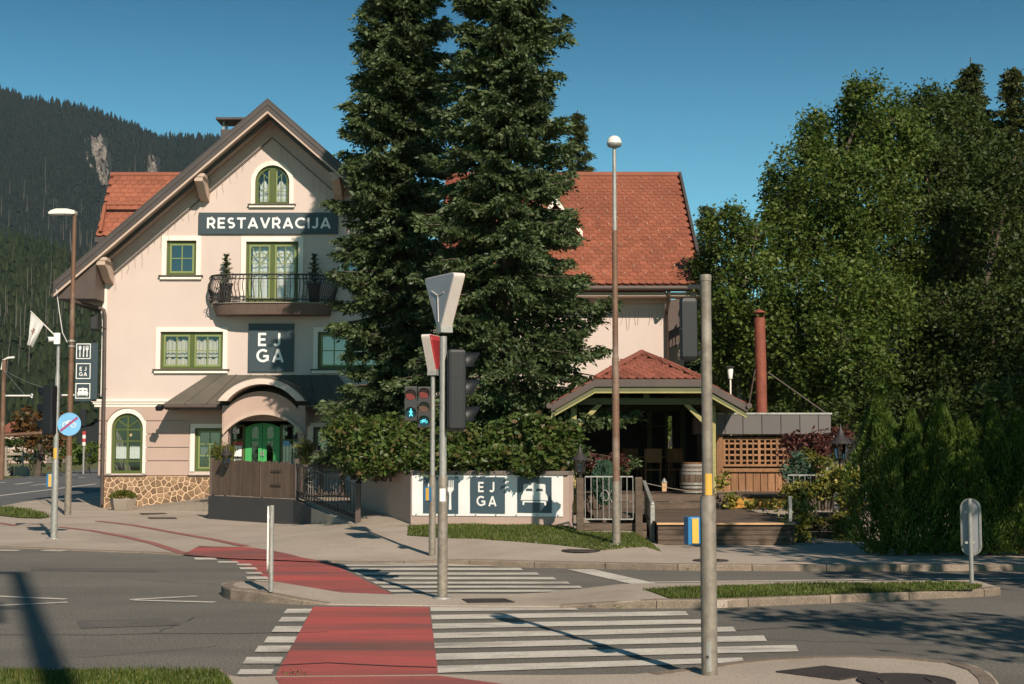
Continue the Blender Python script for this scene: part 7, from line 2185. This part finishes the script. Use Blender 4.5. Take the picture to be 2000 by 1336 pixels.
# thuja hedge, one plant after another
protos = []
hy0 = 21.25
xs_h = []
x = W(1718, 0, hy0).x
k = 0
hgt = [2.4, 2.12, 2.26, 2.05, 2.2, 2.08, 2.16, 2.0, 2.2, 2.2, 2.25, 2.2]
def thuja(x, y, h, lab, seed):
    rng = np.random.default_rng(seed)
    t = thing('thuja', lab, 'hedge plant', (x, y, .09), 'thuja hedge')
    n = 17000
    hh = rng.uniform(0, 1, n) ** .85
    a = rng.uniform(0, 2 * math.pi, n)
    ph = rng.uniform(0, 6.28, 4)
    prof = .40 * np.minimum(1, hh * 6 + .5) * np.clip((1.0 - hh) / .52, .06, 1) ** .75
    wob = 1 + .26 * np.sin(a * 3 + ph[0] + hh * 5) + .20 * np.sin(a * 6 + ph[1] - hh * 9)
    r = prof * wob * (1 - rng.exponential(.12, n).clip(0, .7))
    P = np.column_stack([x + r * np.cos(a) + .05 * hh * np.sin(ph[2]), y + r * np.sin(a), .12 + hh * h])
    D = np.column_stack([np.cos(a) * .45 + rng.normal(0, .25, n), np.sin(a) * .45 + rng.normal(0, .25, n), rng.uniform(.5, 1.2, n)])
    leaf_part('foliage', P, D, rng.uniform(.04, .085, n), thuja_l, t, wr=.34)
    part('stem', MB().tube([(x, y, .05), (x, y, h * .8)], [.05, .01], 6), barkm, t)
    return t
order = ['first thuja at the left end of the hedge, tallest and beside the ivy', 'second thuja from the left end of the hedge', 'third thuja from the left end of the hedge', 'fourth thuja from the left end of the hedge',
         'fifth thuja from the left end of the hedge', 'sixth thuja from the left, behind the back of the oblong sign', 'seventh thuja from the left, right of the oblong sign', 'eighth thuja from the left, near the right edge of view']
for i in range(9):
    xx = x + i * .405
    lab = order[i] if i < len(order) else 'ninth thuja from the left, cut by the right edge of view'
    if i < 3: protos.append(thuja(xx, hy0 + random.uniform(-.06, .06), hgt[i], lab, 40 + i))
    else:
        c = copy_tree(protos[i % 3], (xx, hy0 + random.uniform(-.08, .08), .09), None, lab)
        c.rotation_euler.z = random.uniform(0, 6.28); s = hgt[i] / hgt[i % 3]; c.scale = (1.05, 1.05, s)
# broadleaf trees on the right
TG = 'trees behind the pavilion and hedge'
def pt(Y, *bl): return [eblob(a, b, c, d, Y + dy, None) for a, b, c, d, dy in bl]
broadleaf('birch_tree', 'tall birch with drooping leafy branches, highest crown in the middle of the tree group', 'tree', (W(1660, 0, 44).x, 44, 0),
          pt(44, (1700, 190, 55, 55, 0), (1640, 260, 85, 60, 1), (1745, 265, 70, 60, -1), (1580, 340, 80, 75, 0), (1680, 360, 95, 85, -2), (1550, 430, 60, 60, -1), (1620, 470, 95, 80, -2), (1720, 480, 80, 85, -1), (1530, 370, 45, 60, 1)), birch_l, birchbark, 380, .14, .30, .2, TG)
broadleaf('birch_tree', 'smaller birch immediately right of the red roof edge and behind the thick pole', 'tree', (W(1440, 0, 40).x, 40, 0),
          pt(40, (1430, 440, 55, 50, 0), (1480, 470, 50, 50, 0), (1415, 530, 55, 60, 1), (1480, 560, 70, 60, -1), (1430, 620, 65, 65, 0), (1500, 660, 65, 65, -1), (1425, 710, 45, 60, 0), (1470, 750, 55, 50, 1)), birch_l, birchbark, 400, .13, .28, .14, TG)
broadleaf('birch_tree', 'lower leafy birch above the shed and behind the rusty flue pipe', 'tree', (W(1600, 0, 39).x, 39, 0),
          pt(39, (1560, 560, 60, 55, 0), (1640, 560, 75, 65, -1), (1720, 590, 75, 65, 0), (1570, 640, 60, 60, -1), (1650, 660, 80, 60, -2), (1590, 720, 70, 55, -1), (1690, 730, 70, 60, -1), (1630, 780, 70, 45, 0), (1540, 760, 50, 45, 1)), birch_l, birchbark, 400, .13, .28, .14, TG)
broadleaf('broadleaf_tree', 'dark dense broadleaf tree right of the tall birch, below the larch tip', 'tree', (W(1840, 0, 46).x, 46, 0),
          pt(46, (1810, 230, 75, 65, 0), (1870, 250, 70, 60, 1), (1800, 330, 90, 80, -1), (1890, 360, 90, 85, 0), (1820, 450, 90, 85, -2), (1900, 500, 90, 85, -1), (1780, 560, 70, 70, -2)), dark_l, barkm, 300, .155, .22, .22, TG)
broadleaf('broadleaf_tree', 'shaded broadleaf tree at the right edge of view over the thuja hedge', 'tree', (W(1960, 0, 40).x, 40, 0),
          pt(40, (1950, 420, 80, 80, 1), (1990, 330, 70, 80, 1), (1850, 620, 85, 75, 0), (1940, 620, 95, 85, -1), (2030, 560, 90, 100, 0), (1800, 700, 75, 70, 0), (1890, 740, 95, 75, -1), (1990, 730, 95, 85, -1), (1760, 780, 60, 50, 1)), dark_l, barkm, 320, .14, .22, .22, TG)
spruce('larch with spiky yellowish tip rising above the dark broadleaf tree', (W(1912, 0, 50).x, 50, 0), W(0, 112, 50).z, 4.0, lambda f: 3.2 * (1 - f) + .12, larch_l, 31, .6, TG, name='larch_tree', spray=.5, gap=.62)
spruce('larch at the right edge of view with thin pointed branches', (W(1995, 0, 49).x, 49, 0), W(0, 132, 49).z, 4.0, lambda f: 3.2 * (1 - f) + .12, larch_l, 32, .6, TG, name='larch_tree', spray=.5, gap=.62)
spruce('dark conifer partly hidden behind the right end of the red roof', (W(1385, 0, 58).x, 58, 0), W(0, 398, 58).z, 2.0, lambda f: 2.0 * (1 - f) + .15, spruce_l, 33, .6, TG, spray=.4, gap=.5)
shrub('backdrop_shrub', 'dark leafy thicket behind the shed and the hedge', 'shrub', pt(34.5, (1660, 830, 70, 50, 0), (1740, 830, 80, 60, 0), (1830, 830, 80, 70, 0), (1930, 820, 90, 80, 0), (1580, 850, 60, 40, 1), (1500, 830, 50, 40, 3)), dark_l, 170, .16, None, 0)
shrub('backdrop_shrub', 'dark leafy thicket seen through the back of the pavilion', 'shrub', pt(38.5, (1290, 860, 50, 50, 0), (1340, 850, 50, 60, 0), (1400, 820, 40, 60, 0)), birch_l, 170, .16, None, 0)
# trees just outside the view on the right: they shade the hedge and the road
broadleaf('broadleaf_tree', 'roadside tree just beyond the right edge of view, shading the hedge', 'tree', (9.6, 12.0, 0),
          [((9.6, 12, 8.2), (2.3, 2.3, 1.8)), ((8.4, 12.5, 6.6), (1.5, 1.6, 1.4)), ((11.0, 12.0, 6.8), (1.9, 1.8, 1.6)), ((9.4, 10.6, 6.4), (1.7, 1.5, 1.3)), ((10.2, 13.6, 7), (1.6, 1.5, 1.6)), ((9.0, 12, 4.6), (1.5, 1.4, 1.0))], dark_l, barkm, 21, .26, .25, .18, 'roadside trees')
broadleaf('broadleaf_tree', 'roadside tree right of the camera, shading the road at lower right', 'tree', (7.4, 5.0, 0),
          [((7.4, 5, 6.4), (1.8, 1.6, 1.5)), ((6.6, 5.4, 5.2), (1.1, 1.2, 1.0)), ((8.6, 4.8, 5.3), (1.6, 1.4, 1.3)), ((7.6, 4.0, 5.0), (1.2, 1.0, 1.0)), ((7.4, 6.0, 4.2), (1.2, 1.0, .8))], dark_l, barkm, 16, .24, .25, .16, 'roadside trees')
broadleaf('broadleaf_tree', 'large tree beyond the right edge of view behind the hedge', 'tree', (17.5, 24.0, 0),
          [((17.5, 24, 12), (3, 3, 2.6)), ((15.6, 24.5, 9.5), (2.2, 2.2, 2)), ((19.5, 24, 9.8), (2.6, 2.4, 2.2)), ((17.2, 22, 9), (2.2, 2, 2)), ((17.8, 26, 9.6), (2.2, 2.2, 2)), ((17.0, 24, 6.8), (2.4, 2.2, 1.6))], dark_l, barkm, 32, .28, .25, .25, 'roadside trees')
# left background plants
broadleaf('autumn_tree', 'small reddish brown tree behind the left signal head', 'tree', (W(75, 0, 88).x, 88, 0), pt(88, (60, 815, 34, 26, 0), (100, 812, 30, 28, 1), (50, 842, 26, 22, 0), (88, 845, 34, 26, -1), (120, 840, 22, 24, 0)), autumn_l, barkm, 26, .42, .3, .2)
for i, (px, w, lab) in enumerate(((5, 26, 'dark bush at the left edge across the side street'), (60, 34, 'dark bush behind the guard rail'), (118, 30, 'green bush between the two left poles across the side street'), (166, 32, 'green bush left of the building corner across the side street'))):
    shrub('roadside_bush', lab, 'shrub', pt(100, (px, 878, w, 24, 0), (px + 12, 892, w, 18, -1)), birch_l if i > 1 else dark_l, 22, .4, 'bushes across the side street', 0)
p0 = G(94, 912, 0)
mb = MB().tube([(p0.x, 82, 0), (p0.x + .1, 82, 1.6), (W(97, 845, 82).x, 82, W(0, 845, 82).z)], [.2, .16, .1], 8)
solo('tree_trunk', mb, lampbrown, 'bare brown trunk beside the push button of the far left pole', 'trunk', (p0.x, 82, 0))
mb_P, mb_D, mb_L = cat3(wp)
o = link('weeds', leafmesh('weeds', mb_P, mb_D, mb_L, wr=.25), grass_l); o['kind'] = 'stuff'
# verge mound at the left
c0 = [(-5, 994), (20, 992), (50, 996), (80, 1003), (98, 1009), (80, 1012), (40, 1011), (-5, 1006), (-60, 1000), (-60, 990)]
vp = gp(c0, .03)
flat('verge', vp, .03, grassg)
grass('grass', vp, .032, 300, .03, .12, soil=False)

# ================================================================== HILLS
def hill(name, ridge_px, D, front, back, mat, nx=140, ny=26, rough=14.0, seed=1, ext=400, base_z=-2):
    rng = np.random.default_rng(seed)
    px = np.array([r[0] for r in ridge_px]); py = np.array([r[1] for r in ridge_px])
    X0, X1 = (px[0] - 1000) / F * D, (px[-1] - 1000) / F * D
    xs = np.linspace(X0, X1, nx)
    rz = np.array([W(1000, float(np.interp(x / D * F + 1000, px, py)), D).z for x in xs])
    ys = np.concatenate([np.linspace(D - front, D, ny), np.linspace(D, D + back, 8)[1:]])
    ph = rng.uniform(0, 6.28, 8)
    def zf(x, y):
        r = np.interp(x, xs, rz)
        f = np.where(y <= D, (y - (D - front)) / front, 1 - (y - D) / back * .8)
        f = np.clip(f, 0, 1)
        s = f ** 1.15
        bump = rough * (np.sin(x / 41 + ph[0] + y / 90) + .6 * np.sin(x / 17 + ph[1]) + .5 * np.sin(y / 33 + ph[2] + x / 60)) * np.sin(np.pi * np.clip(f, 0, 1)) 
        return base_z + (r - base_z) * s + bump
    V = []
    for y in ys:
        for x in xs: V.append((x, y, float(zf(x, y))))
    F_ = [(j * nx + i, j * nx + i + 1, (j + 1) * nx + i + 1, (j + 1) * nx + i) for j in range(len(ys) - 1) for i in range(nx - 1)]
    o = setting(name, MB().add(V, F_, True), mat)
    return zf, X0, X1
def conifers(name, zf, X0, X1, Y0, Y1, n, h0, h1, mat, seed, keep=None):
    rng = np.random.default_rng(seed)
    x = rng.uniform(X0, X1, n); y = rng.uniform(Y0, Y1, n)
    z = zf(x, y)
    if keep is not None:
        k = keep(x, y, z); x, y, z = x[k], y[k], z[k]; n = len(x)
    h = rng.uniform(h0, h1, n); r = h * rng.uniform(.16, .26, n)
    S = 7; V = []; tiers = 3
    out = np.empty((n, tiers, S + 1, 3))
    for t in range(tiers):
        zb = z + h * (.08 + .27 * t); ztp = z + h * (.55 + .225 * t); rr = r * (1 - .27 * t)
        a0 = rng.uniform(0, 6.28, n)
        out[:, t, 0] = np.column_stack([x + rng.normal(0, .2, n), y, ztp])
        for s in range(S):
            a = a0 + 2 * math.pi * s / S; q = rr * rng.uniform(.7, 1.25, n)
            out[:, t, s + 1] = np.column_stack([x + q * np.cos(a), y + q * np.sin(a), zb + rng.normal(0, .05, n) * h])
    idx = np.arange(n * tiers)[:, None, None] * (S + 1)
    tri = np.array([[0, 1 + s, 1 + (s + 1) % S] for s in range(S)])[None]
    o = link(name, npmesh(name, out.reshape(-1, 3), (idx + tri).reshape(-1, 3)), mat)
    o['kind'] = 'stuff'
    return o
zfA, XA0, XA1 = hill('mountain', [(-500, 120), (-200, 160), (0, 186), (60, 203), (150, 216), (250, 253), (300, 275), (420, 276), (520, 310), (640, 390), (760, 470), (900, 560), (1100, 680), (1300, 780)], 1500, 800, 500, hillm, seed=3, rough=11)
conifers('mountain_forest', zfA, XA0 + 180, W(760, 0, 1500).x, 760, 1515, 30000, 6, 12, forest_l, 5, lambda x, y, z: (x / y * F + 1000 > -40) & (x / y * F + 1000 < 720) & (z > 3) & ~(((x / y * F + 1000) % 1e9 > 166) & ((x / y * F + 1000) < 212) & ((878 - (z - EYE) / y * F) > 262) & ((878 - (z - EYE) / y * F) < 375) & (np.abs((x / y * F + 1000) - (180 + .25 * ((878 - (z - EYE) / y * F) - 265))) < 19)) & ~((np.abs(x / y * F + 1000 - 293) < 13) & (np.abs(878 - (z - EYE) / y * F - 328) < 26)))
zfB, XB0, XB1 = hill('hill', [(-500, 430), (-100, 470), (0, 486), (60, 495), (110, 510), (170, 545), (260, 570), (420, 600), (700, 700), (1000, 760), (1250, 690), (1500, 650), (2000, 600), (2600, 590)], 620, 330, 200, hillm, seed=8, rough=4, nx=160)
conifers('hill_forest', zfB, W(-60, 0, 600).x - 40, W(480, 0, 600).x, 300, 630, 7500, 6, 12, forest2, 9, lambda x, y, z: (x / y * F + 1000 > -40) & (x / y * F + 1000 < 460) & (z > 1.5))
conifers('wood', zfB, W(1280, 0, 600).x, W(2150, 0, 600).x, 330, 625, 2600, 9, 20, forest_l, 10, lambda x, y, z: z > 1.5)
# pale dead trunks standing on the lower slope
rng = np.random.default_rng(77); mb = MB()
for i in range(150):
    x = rng.uniform(W(-20, 0, 500).x, W(200, 0, 500).x); y = rng.uniform(360, 600)
    z = float(zfB(np.array(x), np.array(y))); h = rng.uniform(9, 18)
    mb.tube([(x, y - 3, z), (x + rng.normal(0, .3), y - 3, z + h)], [.22, .08], 4, caps=False)
for i in range(60):
    x = rng.uniform(W(0, 0, 1200).x, W(260, 0, 1200).x); y = rng.uniform(900, 1350)
    z = float(zfA(np.array(x), np.array(y))); h = rng.uniform(14, 26)
    mb.tube([(x, y - 6, z), (x + rng.normal(0, .3), y - 6, z + h)], [.38, .15], 4, caps=False)
o = setting('dead_trunks', mb, deadm, 'stuff')
# bare cliffs
def cliff(pxs, name='rock_face'):
    n, m = 12, 18; V = []
    rng = np.random.default_rng(int(pxs[0][0]))
    for j in range(m + 1):
        f = j / m
        cx = np.interp(f, [0, .5, 1], [p[0] for p in pxs[:3]]); w = np.interp(f, [0, .12, .3, .7, 1], [12, 19, 21, 17, 6]) * pxs[3][0]
        yy = pxs[0][1] + (pxs[2][1] - pxs[0][1]) * f
        for i in range(n + 1):
            px_ = cx + (i / n - .5) * 2 * w + rng.normal(0, 1.2)
            d = ray(px_, yy)
            t0, t1 = 500.0, 1700.0      # march the view ray down to the slope
            for t in np.linspace(650, 1600, 180):
                p = d * (t / d.y)
                if EYE + p.z < float(zfA(np.array(p.x), np.array(p.y))): break
            V.append((p.x, p.y - 5 + rng.normal(0, 3), EYE + p.z + rng.normal(0, 1.5)))
    F_ = [(j * (n + 1) + i, j * (n + 1) + i + 1, (j + 1) * (n + 1) + i + 1, (j + 1) * (n + 1) + i) for j in range(m) for i in range(n)]
    setting(name, MB().add(V, F_), rockm)
cliff([(186, 268), (192, 320), (205, 366), (1.0, 0)])
cliff([(290, 308), (294, 328), (304, 350), (.75, 0)])
# ================================================================== AIR
mb = MB().box(-4010, 4010, -70, 6010, -1.1, 480)
hz = setting('haze', mb, None, 'stuff')
hm = bpy.data.materials.new('haze'); hm.use_nodes = True
nt = hm.node_tree
nt.nodes.remove(nt.nodes['Principled BSDF'])
pv_ = nn(nt, 'ShaderNodeVolumePrincipled')
pv_.inputs['Color'].default_value = (0.60, 0.80, 1.0, 1)
pv_.inputs['Density'].default_value = 0.00005
pv_.inputs['Anisotropy'].default_value = 0.0
nt.links.new(pv_.outputs[0], nt.nodes['Material Output'].inputs['Volume'])
hz.data.materials.append(hm)
